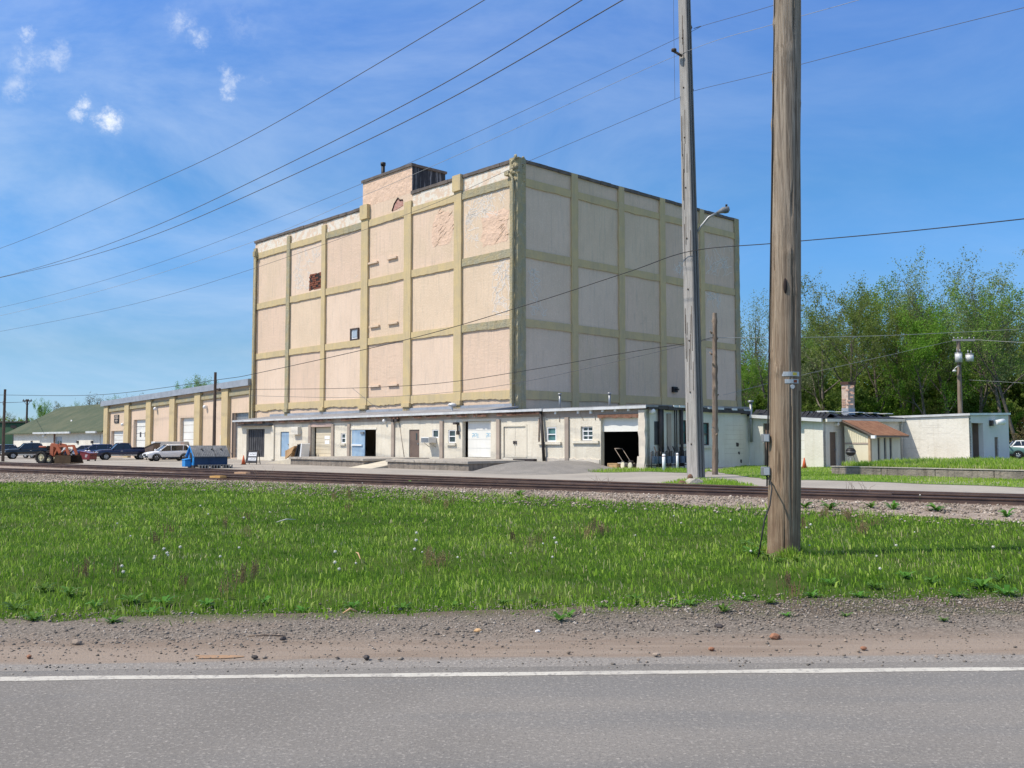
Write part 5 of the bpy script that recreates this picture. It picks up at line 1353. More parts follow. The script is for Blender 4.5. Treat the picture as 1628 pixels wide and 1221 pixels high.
def car(name, label, cat, paint, body, gh, wheels, W, rim='rim', pickup=None, clad=True):
    """body: stations (x, half width factor, z bottom, z shoulder); gh: (base front, roof front, roof rear, base rear, z base, z roof)"""
    root = thing(name, label, cat)
    hw = W / 2; mb = MB(); rings = []
    for (x, wf, zb, zs) in body:
        w = hw * wf; zm = zb + (zs - zb) * .55
        rings.append([(x, -w * .82, zb), (x, -w * .97, zb + .1), (x, -w, zm), (x, -w * .975, zs - .08), (x, -w * .88, zs), (x, 0, zs + .025),
                      (x, w * .88, zs), (x, w * .975, zs - .08), (x, w, zm), (x, w * .97, zb + .1), (x, w * .82, zb)])
    mb.loft(rings); mb.build('body', M[paint], root)
    xb0, xr0, xr1, xb1, zb, zr = gh
    wb, wr = hw * .90, hw * .72
    mb = MB(); m = 6; rings = []
    zb -= .06
    g = [(xb0, zb, 0), (xr0, zr - .05, 1), (xr1, zr - .05, 1), (xb1, zb, 0)]
    A = [(xb0, -wb, zb), (xb0, wb, zb), (xr0, wr, zr - .05), (xr0, -wr, zr - .05)]
    B = [(xb1, -wb, zb), (xb1, wb, zb), (xr1, wr, zr - .05), (xr1, -wr, zr - .05)]
    mb.add(A + B, [(0, 1, 2, 3), (5, 4, 7, 6), (1, 5, 6, 2), (4, 0, 3, 7), (3, 2, 6, 7)])
    mb.build('window_glass', M['car_glass'], root)
    # roof skin
    mb = MB(); rings = []
    for t in (0, .12, .5, .88, 1):
        x = xr0 + .06 + (xr1 - .06 - xr0 - .06) * t; k = math.sin(math.pi * min(max(t, .12), .88)) * .035; e = .05 if t in (0, 1) else 0
        rings.append([(x, -wr - .02 + e, zr - .075), (x, -wr * .85, zr - .02 + k * .6 - e * .4), (x, 0, zr + k - e * .4), (x, wr * .85, zr - .02 + k * .6 - e * .4), (x, wr + .02 - e, zr - .075)])
    mb.loft(rings, closed=False, cap=False); mb.add([rings[0][0], rings[0][4], rings[-1][4], rings[-1][0]], [(0, 1, 2, 3)]); mb.build('roof', M[paint], root)
    for s in (-1, 1):
        mb = MB()
        mb.tube([(xb0 + .03, s * (wb + .0), zb + .02), (xr0, s * (wr + .0), zr - .055)], .045, 6)
        mb.tube([(xb1 - .02, s * wb, zb + .02), (xr1, s * wr, zr - .055)], .07, 6)
        nmid = 1 if pickup else 2
        for k in range(nmid):
            t = (.52,) if pickup else (.36, .72)
            xm0 = xb0 + (xb1 - xb0) * t[k] if not pickup else xb0 + (xb1 - xb0) * .55
            mb.tube([(xm0, s * (wb + .0), zb + .03), (xm0 - .03 * (1 if k == 0 else 3), s * wr, zr - .055)], .035, 6)
        mb.tube([(xr0, s * wr, zr - .055), (xr1, s * wr, zr - .055)], .045, 6)
        mb.build('pillar', M[paint], root)
        xm = xb0 - .12
        mb = MB(); mb.sphere((xm, s * (hw + .1), zb + .18), .13, 10, 0, (.6, 1, .75)); mb.tube([(xm, s * hw * .9, zb + .06), (xm, s * (hw + .05), zb + .12)], .03, 5); mb.build('mirror', M[paint], root)
        for k in range(1 if pickup else 2):
            x = xb0 + (xb1 - xb0) * (.47 if k == 0 else .75); MB().box(x - .1, x + .1, s * hw - .02 if s > 0 else -hw - .03, s * hw + .03 if s > 0 else -hw + .02, zb - .17, zb - .13).build('door_handle', M['chrome'] if pickup else M[paint], root)
        x = body[-1][0]; z = body[-1][3]
        MB().box(body[-1][0] - .22, body[-1][0] + .03, s * hw * .55, s * hw * .93, z - .2, z - .05).build('headlight', M['lamp_clear'], root)
        MB().box(body[0][0] - .03, body[0][0] + .1, s * hw * .72, s * hw * .93, body[0][3] - .32, body[0][3] - .05).build('tail_light', M['lamp_red'], root)
    x = body[-1][0]; z = body[-1][3]
    MB().box(x - .1, x + .025, -hw * .5, hw * .5, z - .3, z - .06).build('grille', M['black'], root)
    mb = MB(); zb0 = body[-1][2]; mb.box(x - .2, x + .07, -hw * .86, hw * .86, zb0 + .02, zb0 + .2); mb.build('bumper', M['chrome'] if pickup else M['black'], root, bevel=.04)
    MB().box(x + .07, x + .085, -.15, .15, zb0 + .05, zb0 + .16).build('licence_plate', M['white'], root)
    mb = MB(); mb.box(body[0][0] - .06, body[0][0] + .2, -hw * .86, hw * .86, body[0][2] + .02, body[0][2] + .2); mb.build('bumper', M['chrome'] if pickup else M['black'], root, bevel=.04)
    if clad:
        for s in (-1, 1):
            MB().box(wheels[1] + .45, wheels[0] - .45, s * hw - .05 if s > 0 else -hw - .015, s * hw + .015 if s > 0 else -hw + .05, body[3][2] + .02, body[3][2] + .16).build('sill_trim', M['black'] if not pickup else M['chrome'], root)
    if pickup:
        x0, x1_, z = pickup
        mb = MB(); mb.box(x0 + .08, x1_ - .08, -hw * .8, hw * .8, z - .02, z + .045); mb.build('bed_liner', M['black'], root)
        mb = MB()
        for s in (-1, 1): mb.box(x0, x1_, s * hw * .9 - .06, s * hw * .9 + .06, z, z + .1)
        mb.box(x0, x0 + .08, -hw * .83, hw * .83, z, z + .1); mb.build('bed_rail', M[paint], root)
    for xw in wheels[:2]:
        for s in (-1, 1):
            arch(root, xw, s * hw, wheels[2], s); wheel_parts(root, xw, s * (hw - .1), wheels[2], s, rim)
    return root
def place(root, wheel_local, px, py, zg, heading, Y=None):
    """put a near-side wheel's contact point where the photo shows it"""
    P = ground(px, py, zg) if Y is None else at(px, py, Y)
    a = math.atan2(heading[1], heading[0]); c, s = math.cos(a), math.sin(a)
    x, y = wheel_local
    X = P.x - (c * x - s * y); Yy = P.y - (s * x + c * y)
    root.location = (X, Yy, hz(X, Yy)); root.rotation_euler = (0, 0, a)
SUV = [(-2.32, .90, .42, 1.02), (-2.2, .97, .32, 1.10), (-1.2, 1, .26, 1.10), (0, 1, .26, 1.06), (1.0, 1, .26, 1.04), (1.7, .985, .28, .99), (2.15, .94, .3, .90), (2.34, .84, .36, .80)]
HEAD = (-.80, -.60)
c1 = car('white_suv', 'white crossover parked with its nose to the left beside the blue hut', 'car', 'car_white', SUV, (1.15, .3, -1.7, -2.2, 1.04, 1.70), (1.42, -1.38, .36), 1.84, 'rim_dark')
place(c1, (1.42, .92), 249, 733.5, -.35, HEAD)
TRK = [(-2.9, .97, .62, 1.22), (-2.75, 1, .52, 1.26), (-1.3, 1, .46, 1.26), (-.5, 1, .42, 1.22), (.6, 1, .42, 1.16), (1.3, 1, .42, 1.16), (2.3, .98, .44, 1.12), (2.8, .92, .48, 1.02), (2.9, .86, .52, .96)]
c2 = car('pickup_truck', 'navy blue pickup with silver bumper parked beyond the white crossover', 'pickup', 'car_navy', TRK, (1.25, .62, -.55, -.75, 1.18, 1.86), (1.86, -1.75, .39), 1.98, 'rim', (-2.85, -.8, 1.27))
place(c2, (1.86, .99), 169, 731.5, -.35, (-.84, -.54))
c3 = car('blue_suv', 'dark blue SUV parked behind the red trash container', 'car', 'car_blue', SUV, (1.05, .1, -1.75, -2.2, 1.06, 1.7), (1.42, -1.38, .36), 1.9, 'rim')
place(c3, (1.42, .95), 130, 727, 0, (-.88, -.47), 109)
c4 = car('pickup_truck', 'black pickup parked in front of the dark green warehouse', 'pickup', 'car_black', TRK, (1.25, .62, -1.0, -1.25, 1.18, 1.84), (1.86, -1.75, .39), 1.98, 'rim', (-2.85, -1.3, 1.27))
place(c4, (1.86, .99), 21, 728.5, 0, (-.82, -.57), 108)
c5 = car('dark_car', 'dark green car cut by the left edge behind the black pickup', 'car', 'car_black', SUV, (1.05, .2, -1.75, -2.2, 1.06, 1.62), (1.42, -1.38, .35), 1.84)
place(c5, (-1.38, .92), 16, 726, 0, (-.9, -.42), 116)
c6 = car('grey_car', 'silver sedan half hidden behind the orange tractor', 'car', 'car_grey', SUV, (.75, .1, -1.2, -1.9, .92, 1.36), (1.42, -1.38, .33), 1.78)
place(c6, (1.42, .9), 58, 725.5, 0, (-.93, -.36), 120)
c7 = car('blue_sedan', 'dark sedan just visible between the tractor and the blue SUV', 'car', 'car_navy', SUV, (.9, .2, -1.5, -2.1, 1.0, 1.5), (1.42, -1.38, .34), 1.8)
place(c7, (1.42, .9), 112, 724, 0, (-.9, -.43), 119)
c8 = car('green_car', 'grey green car parked on the grass beside the white block garage', 'car', 'car_green', SUV, (.85, .1, -1.5, -2.1, 1.0, 1.5), (1.42, -1.38, .34), 1.8)
place(c8, (1.42, -.9), 1619, 726, .2, (.94, -.34), 84)
c9 = car('white_car', 'white car at the right edge behind the grey green car', 'car', 'car_white', SUV, (1.05, .2, -1.75, -2.2, 1.06, 1.64), (1.42, -1.38, .35), 1.84)
place(c9, (-1.38, -.9), 1624, 724, .2, (.95, -.31), 92)

# flatbed trailer with load
P = at(57, 726, 114); ft = thing('flatbed_trailer', 'flat trailer with an olive tarpaulin load behind the black pickup', 'trailer', (P.x, P.y, hz(P.x, P.y)), R(-12))
M['olive_tarp'] = pbr('olive_tarpaulin', (.10, .095, .05, 1), (.15, .135, .08, 1), 1.5, .9, .6, 4)
MB().box(-2.0, 2.0, -.9, .9, .62, .76).build('deck', M['rust'], ft)
mb = MB(); rings = []
for k in range(9):
    x = -1.85 + 3.7 * k / 8; h = .62 + .07 * math.sin(k * 2.1)
    rings.append([(x, -.8, .77), (x, -.78, .77 + h * .7), (x, -.4, .77 + h), (x, .4, .77 + h * .95), (x, .78, .77 + h * .7), (x, .8, .77)])
mb.loft(rings); mb.build('tarpaulin_load', M['olive_tarp'], ft)
for x in (-.55, .35):
    for s in (-1, 1): wheel_parts(ft, x, s * 1.02, .34, s)

# orange loader tractor
P = at(96, 737.5, 73); tr = thing('loader_tractor', 'faded orange front loader tractor with cream wheels and a brown bucket', 'tractor', (P.x, P.y, hz(P.x, P.y)), R(-8))
M['orange'] = pbr('faded_orange_paint', (.46, .12, .055, 1), (.38, .13, .075, 1), 1.5, .7, .3, 9, dirt=((.20, .10, .06, 1), .5, 3))
M['cream_rim'] = pbr('cream_tractor_rim', (.74, .66, .42, 1), (.60, .52, .33, 1), 3, .6)
M['bucket'] = pbr('brown_steel_bucket', (.055, .035, .02, 1), (.085, .055, .03, 1), 2, .8, .3, 8)
kx = 73 / 1500.
def tx(px): return (px - 96) * kx
for s in (-1, 1):
    for (x, r_, w_) in ((tx(71.5), .54, .36), (tx(84.5), .36, .24)):
        mb = MB(); n = 26
        prof = [(r_ * .55, -w_ / 2), (r_ * .92, -w_ / 2), (r_, -w_ * .3), (r_, w_ * .3), (r_ * .92, w_ / 2), (r_ * .55, w_ / 2)]
        vs = [(x + q * math.cos(2 * math.pi * k / n), s * .72 + h, r_ + q * math.sin(2 * math.pi * k / n)) for k in range(n) for q, h in prof]
        mb.add(vs, [(k * 6 + i, k * 6 + (i + 1) % 6, ((k + 1) % n) * 6 + (i + 1) % 6, ((k + 1) % n) * 6 + i) for k in range(n) for i in range(6)], 0, True)
        for k in range(16):
            a = 2 * math.pi * k / 16; mb.box(x + r_ * math.cos(a) - .04, x + r_ * math.cos(a) + .04, s * .72 - w_ / 2, s * .72 + w_ / 2, r_ + r_ * math.sin(a) - .03, r_ + r_ * math.sin(a) + .03)
        wh = mb.build('wheel', M['tyre'], tr)
        mb = MB(); mb.cyl((x, s * .72 - w_ * .3, r_), r_ * .56, w_ * .6, 18, 'y'); mb.cyl((x, s * .72 + s * w_ * .3, r_), r_ * .2, s * .08, 10, 'y'); mb.build('rim', M['cream_rim'], wh)
mb = MB(); mb.box(tx(72), tx(84), -.35, .35, .55, 1.0); mb.box(tx(84), tx(97), -.33, .33, .75, 1.45); mb.build('body', M['pipe_dark'], tr, bevel=.05)
mb = MB(); mb.box(tx(85), tx(96), -.36, .36, 1.05, 1.48); mb.prism([(tx(68), 1.35), (tx(76), 1.35), (tx(77), 1.48), (tx(67), 1.48)], -.95, -.5, 'y'); mb.prism([(tx(68), 1.35), (tx(76), 1.35), (tx(77), 1.48), (tx(67), 1.48)], .5, .95, 'y'); mb.build('hood', M['orange'], tr, bevel=.06)
mb = MB(); mb.box(tx(74), tx(80), -.25, .25, 1.0, 1.12); mb.box(tx(73), tx(74.5), -.25, .25, 1.12, 1.5); mb.build('seat', M['black'], tr, bevel=.03)
mb = MB(); mb.tube([(tx(82), 0, 1.1), (tx(80.5), 0, 1.45)], .03, 6); 
for k in range(12):
    a = k * math.pi / 6; b_ = (k + 1) * math.pi / 6; mb.tube([(tx(80.5) + .05 * math.cos(a), .2 * math.sin(a), 1.45 + .16 * math.cos(a)), (tx(80.5) + .05 * math.cos(b_), .2 * math.sin(b_), 1.45 + .16 * math.cos(b_))], .018, 5)
mb.build('steering_wheel', M['black'], tr)
for s in (-.55, .55):
    mb = MB()
    def bar(p, q, w=.1, h=.12):
        p = Vector((p[0], 0, p[1])); q = Vector((q[0], 0, q[1])); d = (q - p).normalized(); nrm = Vector((-d.z, 0, d.x)) * h
        mb.prism([((p + nrm).x, (p + nrm).z), ((p - nrm).x, (p - nrm).z), ((q - nrm).x, (q - nrm).z), ((q + nrm).x, (q + nrm).z)], s - w, s + w, 'y')
    bar((tx(87), .55), (tx(88), 1.62), .09, .15); bar((tx(86), 1.6), (tx(97), 1.5), .085, .13); bar((tx(96), 1.55), (tx(103), .9), .08, .13); bar((tx(90), .6), (tx(98), 1.35), .05, .06); bar((tx(98), 1.45), (tx(112), 1.5), .05, .08); bar((tx(112), 1.52), (tx(119), .75), .07, .1)
    mb.build('loader_arm', M['orange'], tr)
mb = MB(); mb.tube([(tx(93), .2, 1.45), (tx(93), .2, 1.8)], .05, 8); mb.build('exhaust', M['pipe_dark'], tr)
mb = MB(); mb.tube([(tx(106), -.6, 1.0), (tx(113), -.6, 1.35)], .05, 6); mb.tube([(tx(106), .6, 1.0), (tx(113), .6, 1.35)], .05, 6); mb.box(tx(104), tx(110), -.3, .3, 1.15, 1.3); mb.build('hydraulic_ram', M['white'], tr)
mb = MB()
bp = [(tx(127), .03), (tx(100), .03), (tx(98), .35), (tx(99), .72), (tx(103), .72), (tx(102), .38), (tx(103), .12), (tx(127), .09)]
mb.prism([(tx(98), .03), (tx(127), .03), (tx(127), .70), (tx(98), .70)], -.95, -.88, 'y'); mb.prism([(x, z) for x, z in bp], -.88, .88, 'y'); mb.prism([(tx(98), .03), (tx(127), .03), (tx(122), .70), (tx(98), .70)], .88, .95, 'y')
mb.build('bucket', M['bucket'], tr)

tr.scale = (.92, .92, .92)
# red trash container
P = at(140.5, 731.5, 98); rc = thing('trash_container', 'dark red trash container with a sloping lid beside the navy pickup', 'trash bin', (P.x, P.y, hz(P.x, P.y)), R(-20))
mb = MB(); mb.prism([(-.62, .15), (.62, .15), (.66, .78), (-.66, .98)], -.5, .5, 'y'); mb.build('bin', M['car_red'], rc, bevel=.03)
mb = MB(); mb.prism([(-.7, .98), (.7, .78), (.7, .83), (-.7, 1.04)], -.54, .54, 'y'); mb.build('lid', M['car_red'], rc)
mb = MB()
for x in (-.15, .25): mb.sphere((x, -.2, 1.06), .12, 8, 0, (1.2, 1, .7))
mb.build('white_bag', M['white'], rc)
mb = MB()
for k in range(3): mb.box(.05, .38 - .06 * k, -.515, -.5, .62 - .1 * k, .66 - .1 * k)
mb.build('lettering', M['white'], rc)
mb = MB()
for x in (-.5, .5):
    for y in (-.42, .42): mb.cyl((x, y - .03, .08), .08, .06, 10, 'y')
mb.build('castor', M['tyre'], rc)
mb = MB(); mb.tube([(.66, -.4, .6), (.76, -.4, .6), (.76, .4, .6), (.66, .4, .6)], .025, 6); mb.build('handle', M['pipe_dark'], rc)

# trailer and brown hopper
P = at(273, 722, 106); bt = thing('box_trailer', 'white fronted grey box trailer by the peach garages', 'trailer', (P.x, P.y, hz(P.x, P.y)), R(-14))
kk = 106 / 1500.
mb = MB(); mb.box(-1.45, 2.2, -1.0, 1.0, .55, 2.02); mb.build('box', pbr('grey_box_panel', (.42, .39, .36, 1), (.36, .335, .31, 1), .8, .6, streak=((.5, .38, .3, 1), .4)), bt, bevel=.03)
mb = MB(); mb.box(-1.95, -1.46, -1.0, 1.0, .5, 2.0); mb.build('nose', M['white'], bt, bevel=.05)
mb = MB(); mb.box(1.2, 1.95, -1.03, -1.0, 1.3, 1.5); mb.box(-1.2, -1.0, -1.03, -1.0, 1.6, 1.85); mb.build('vent', M['black'], bt)
mb = MB(); mb.box(1.75, 2.22, -1.02, -1.0, .9, 1.95); mb.build('rusty_panel', pbr('rusty_box_panel', (.48, .34, .27, 1), (.4, .28, .22, 1), 2), bt)
for x in (-.3, .5):
    for s in (-1, 1): wheel_parts(bt, x, s * 1.0, .34, s)
P = at(242, 724, 104); hp = thing('brown_hopper', 'dark brown steel hopper with a slanted top beside the box trailer', 'hopper', (P.x, P.y, hz(P.x, P.y)), R(-14))
mb = MB(); mb.prism([(-.4, .3), (.55, .3), (.55, 1.78), (-.55, 1.32)], -.6, .6, 'y'); mb.build('hopper_body', M['door_brown'], hp, bevel=.02)
mb = MB(); mb.prism([(-.62, 1.3), (.6, 1.8), (.6, 1.86), (-.62, 1.36)], -.64, .64, 'y'); mb.build('lid', M['pipe_dark'], hp)
mb = MB()
for x in (-.35, .45):
    for y in (-.5, .5): mb.box(x - .05, x + .05, y - .05, y + .05, 0, .3)
mb.build('leg', M['pipe_dark'], hp)

# ================================================================ BLUE HUT
P = ground(330, 744.5, 0); bh = thing('blue_hut', 'small bright blue hut with a grey shingled lid roof beside the rails', 'hut', (P.x, P.y, hz(P.x, P.y)), R(34))
kb = P.y / 1500
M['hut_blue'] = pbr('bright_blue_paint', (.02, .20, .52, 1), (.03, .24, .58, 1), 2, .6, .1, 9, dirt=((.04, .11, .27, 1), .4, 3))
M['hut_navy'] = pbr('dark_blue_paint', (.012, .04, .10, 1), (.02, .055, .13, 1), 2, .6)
M['hut_roof'] = pbr('grey_shingle_sheet', (.13, .135, .14, 1), (.19, .19, .195, 1), 5, .8, .5, 24, streak=((.30, .30, .30, 1), .5))
hl, hd = 1.12, .70     # half length, half depth
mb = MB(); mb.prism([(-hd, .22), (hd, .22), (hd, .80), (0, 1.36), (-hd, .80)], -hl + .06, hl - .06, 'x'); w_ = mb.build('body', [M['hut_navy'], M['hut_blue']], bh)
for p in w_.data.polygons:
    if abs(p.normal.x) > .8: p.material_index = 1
mb = MB()
for s in (-1, 1):
    for k in range(2):
        xa_, xb_ = (-hl - .03, .22) if k == 0 else (.26, hl + .03)
        v = [(xa_, s * .02, 1.42), (xb_, s * .02, 1.42), (xb_, s * (hd + .24), .74), (xa_, s * (hd + .24), .74)]
        mb.add(v + [(x, y, z + .045) for x, y, z in v], [(3, 2, 1, 0), (4, 5, 6, 7), (0, 1, 5, 4), (1, 2, 6, 5), (2, 3, 7, 6), (3, 0, 4, 7)])
rf = mb.build('roof', M['hut_roof'], bh)
mb = MB()
for k in range(22):
    x = -hl + .05 + k * .112; mb.tube([(x, -.04, 1.455), (x, -hd - .23, .80)], .014, 4)
mb.build('roof_rib', M['hut_roof'], rf)
mb = MB()
for x in (-.55, .68): mb.tube([(x, -.36, 1.22), (x + .06, -.40, 1.27), (x + .06, -.5, 1.16)], .03, 5)
mb.tube([(.1, -.36, 1.22), (.14, -.40, 1.27), (.14, -.46, 1.18)], .03, 5); mb.build('lid_handle', M['black'], rf)
mb = MB()
for s in (-1, 1): mb.prism([(s * .0, 1.36), (s * .0, 1.46), (s * (hd + .22), .80), (s * (hd + .22), .70)], -hl - .06, -hl + .05, 'x')
mb.build('barge_board', M['hut_blue'], bh)
mb = MB(); mb.box(-hl + .02, -hl + .08, -.30, .22, .42, 1.02); mb.build('door', M['black'], bh)
mb = MB(); mb.box(-hl - .34, -hl + .05, -.1, .62, .12, .52); mb.prism([(-hl - .36, .52), (-hl + .05, .52), (-hl + .05, .66), (-hl - .36, .58)], -.12, .64, 'y'); mb.build('side_box', M['hut_blue'], bh, bevel=.03)
mb = MB(); mb.tube([(-hl + .06, -hd + .02, .2), (-hl + .06, -hd + .02, .84)], .035, 6); mb.build('corner_post', M['hut_blue'], bh)
mb = MB(); mb.box(-hl + .05, hl, -hd + .02, hd - .02, .12, .22)
for k in range(4): mb.box(-hl + .05 + k * .78, -hl + .15 + k * .78, -hd, hd, 0, .12)
mb.build('skid', M['pipe_dark'], bh)
mb = MB()
for k in range(12): mb.box(-hl + .3 + .19 * k, -hl + .38 + .19 * k, -hd - .17, -hd - .14, .02, .24)
mb.box(-hl + .28, hl + .1, -hd - .14, -hd - .1, .20, .25); mb.build('skirting', M['concrete'], bh)
P2 = ground(314, 743.5, 0); cl = thing('water_jug', 'white and blue plastic jugs standing at the front corner of the blue hut', 'jug', (P2.x, P2.y - .1, hz(P2.x, P2.y)))
mb = MB(); mb.cyl((0, 0, 0), .15, .36, 14); mb.cyl((0, 0, .36), .1, .08, 12, r2=.05); mb.build('body', M['gutter'], cl)
mb = MB(); mb.cyl((0, 0, .13), .155, .09, 14); mb.build('band', M['hut_blue'], cl)
mb = MB(); mb.cyl((0, 0, .44), .05, .05, 10); mb.build('cap', M['white'], cl)
P2 = ground(321, 743.5, 0); cl2 = thing('water_jug', 'taller white jug at the hut corner, right of the banded one', 'jug', (P2.x, P2.y + .05, hz(P2.x, P2.y)))
mb = MB(); mb.cyl((0, 0, 0), .12, .48, 14); mb.cyl((0, 0, .48), .12, .08, 12, r2=.04); mb.build('body', M['door_blue'], cl2); mb = MB(); mb.cyl((0, 0, .55), .07, .08, 10); mb.build('cap', M['white'], cl2)

# ================================================================ CONES, SIGN, GRILL
M['cone_orange'] = pbr('orange_cone', (.62, .12, .04, 1), (.52, .12, .05, 1), 4, .6)
def cone(label, P, h):
    c = thing('traffic_cone', label, 'traffic cone', (P.x, P.y, hz(P.x, P.y)))
    k = h / .9
    mb = MB(); mb.cyl((0, 0, .04 * k), .2 * k, .86 * k, 20, r2=.035 * k); mb.build('cone', M['cone_orange'], c)
    mb = MB(); mb.box(-.24 * k, .24 * k, -.24 * k, .24 * k, 0, .04 * k); mb.build('base', M['black'], c, bevel=.01)
    return c
cone('faded orange traffic cone left of the folding sign', ground(387, 739, 0), .70)
cone('small orange traffic cone by the white workshop wall', ground(1279, 747, .12), .66)
P = ground(402, 738.5, 0); sg = thing('sandwich_board', 'grey folding sign frame with two white lettered panels beside the cone', 'sign', (P.x, P.y, hz(P.x, P.y)), R(-8))
kk = P.y / 1500; w_ = 9.2 * kk; h_ = 22 * kk
mb = MB()
for y0, y1 in ((-.35, -.05), (.35, .05)):
    for s in (-1, 1): mb.tube([(s * w_, y0, 0), (s * w_ * .92, y1, h_)], .028, 6)
    mb.tube([(-w_ * .92, y1, h_), (w_ * .92, y1, h_)], .028, 6); mb.tube([(-w_ * .97, y0 * .9, .18), (w_ * .97, y0 * .9, .18)], .022, 6)
mb.build('frame', M['pipe_dark'], sg)
mb = MB(); mb.add([(-w_ * .98, -.33, .12), (w_ * .98, -.33, .12), (w_ * .93, -.06, h_ - .03), (-w_ * .93, -.06, h_ - .03)], [(0, 1, 2, 3)]); mb.build('back_panel', M['door_grey'], sg)
for (z0, z1) in ((.30, .52), (.62, .90)):
    yq = lambda z: -.35 + .3 * z / h_ - .03
    mb = MB(); v = [(-w_ * .62, yq(z0), z0), (w_ * .82, yq(z0), z0), (w_ * .80, yq(z1), z1), (-w_ * .60, yq(z1), z1)]
    mb.add(v + [(x, y + .015, z) for x, y, z in v], [(0, 1, 2, 3), (7, 6, 5, 4), (0, 4, 5, 1), (2, 6, 7, 3), (1, 5, 6, 2), (0, 3, 7, 4)]); pn = mb.build('sign_panel', M['white'], sg)
    mb = MB(); zc = (z0 + z1) / 2
    x = -w_ * .3
    for k in range(4):
        ww = .07 + .02 * (k % 2); zt = zc + .05; zb_ = zc - .05
        mb.add([(x, yq(zb_) - .004, zb_), (x + .02, yq(zb_) - .004, zb_), (x + .02, yq(zt) - .004, zt), (x, yq(zt) - .004, zt)], [(0, 1, 2, 3)])
        mb.add([(x + .025, yq(zc) - .004, zc - .012 + .03 * (k % 2)), (x + ww, yq(zc) - .004, zc - .012 + .03 * (k % 2)), (x + ww, yq(zc) - .004, zc + .012 + .03 * (k % 2)), (x + .025, yq(zc) - .004, zc + .012 + .03 * (k % 2))], [(0, 1, 2, 3)])
        x += ww + .035
    mb.build('lettering', M['black'], pn)
P = ground(1353, 741, .28); gr = thing('barbecue_grill', 'round black barbecue grill standing before the lean-to shed', 'grill', (P.x, P.y, .3))
mb = MB(); mb.sphere((0, 0, .82), .30, 16, 0, (1, 1, .85)); mb.build('kettle', M['black'], gr)
mb = MB(); mb.cyl((0, 0, .80), .315, .03, 18); mb.build('rim', M['metal_grey'], gr)
mb = MB(); mb.tube([(-.08, 0, 1.08), (-.08, 0, 1.14), (.08, 0, 1.14), (.08, 0, 1.08)], .015, 5); mb.build('handle', M['black'], gr)
for k in range(3):
    a = 2.1 * k; mb = MB(); mb.tube([(.15 * math.cos(a), .15 * math.sin(a), .62), (.33 * math.cos(a), .33 * math.sin(a), 0)], .018, 5); mb.build('leg', M['metal_grey'], gr)
# ================================================================ GROUND, ROAD, TRACKS
rg = np.random.default_rng(5)
M['soil'] = pbr('green_soil', (.035, .075, .010, 1), (.06, .09, .02, 1), .8, 1, .8, 14, dirt=((.10, .08, .04, 1), .4, 1.9), spec=.05)
M['far_lawn'] = pbr('mown_lawn', (.10, .185, .035, 1), (.17, .23, .07, 1), .35, 1, .6, 12, fine=((.20, .22, .09, 1), 7, .5))
M['yard'] = pbr('pale_worn_asphalt', (.37, .335, .285, 1), (.30, .27, .235, 1), .25, .95, .4, 14, dirt=((.43, .40, .35, 1), .6, .6), fine=((.22, .21, .20, 1), 9, .4))
M['gravel_bed'] = pbr('ballast_bed', (.38, .30, .235, 1), (.27, .21, .165, 1), 1.6, 1, .9, 16, fine=((.48, .46, .44, 1), 14, .7), dirt=((.42, .29, .21, 1), .6, .35), bdist=.06)
M['shoulder'] = None

def asphalt():
    m = bpy.data.materials.new('road_asphalt'); m.use_nodes = True
    t = NT(m.node_tree); out = t.n('ShaderNodeOutputMaterial'); b = t.n('ShaderNodeBsdfPrincipled'); t.nt.links.new(b.outputs[0], out.inputs[0])
    tc = t.n('ShaderNodeTexCoord').outputs['Object']
    big = t.noise(tc, .45, 4, .6); mp = t.n('ShaderNodeMapping'); mp.inputs['Scale'].default_value = (.25, 2.2, 1); t.nt.links.new(tc, mp.inputs[0])
    lane = t.noise(mp.outputs[0], .8, 3, .55)
    fine = t.noise(tc, 34, 4, .85); fine2 = t.noise(tc, 60, 4, .85)
    c = t.mix(t.step(big.outputs[0], .35, .65), (.18, .166, .15, 1), (.22, .203, .183, 1))
    c = t.mix(t.math('MULTIPLY', t.step(lane.outputs[0], .45, .65), .5), c, (.16, .158, .155, 1))
    c = t.mix(t.math('MULTIPLY', t.step(fine.outputs[0], .52, .66), .7), c, (.40, .37, .33, 1))
    c = t.mix(t.math('MULTIPLY', t.step(fine2.outputs[0], .53, .63), .8), c, (.085, .08, .075, 1))
    t.set(b.inputs['Base Color'], c); b.inputs['Roughness'].default_value = .9; b.inputs['Specular IOR Level'].default_value = .25
    bp = t.n('ShaderNodeBump'); bp.inputs['Strength'].default_value = .7; bp.inputs['Distance'].default_value = .008
    t.nt.links.new(fine.outputs[0], bp.inputs['Height']); t.nt.links.new(bp.outputs[0], b.inputs['Normal'])
    return m
M['road'] = asphalt()
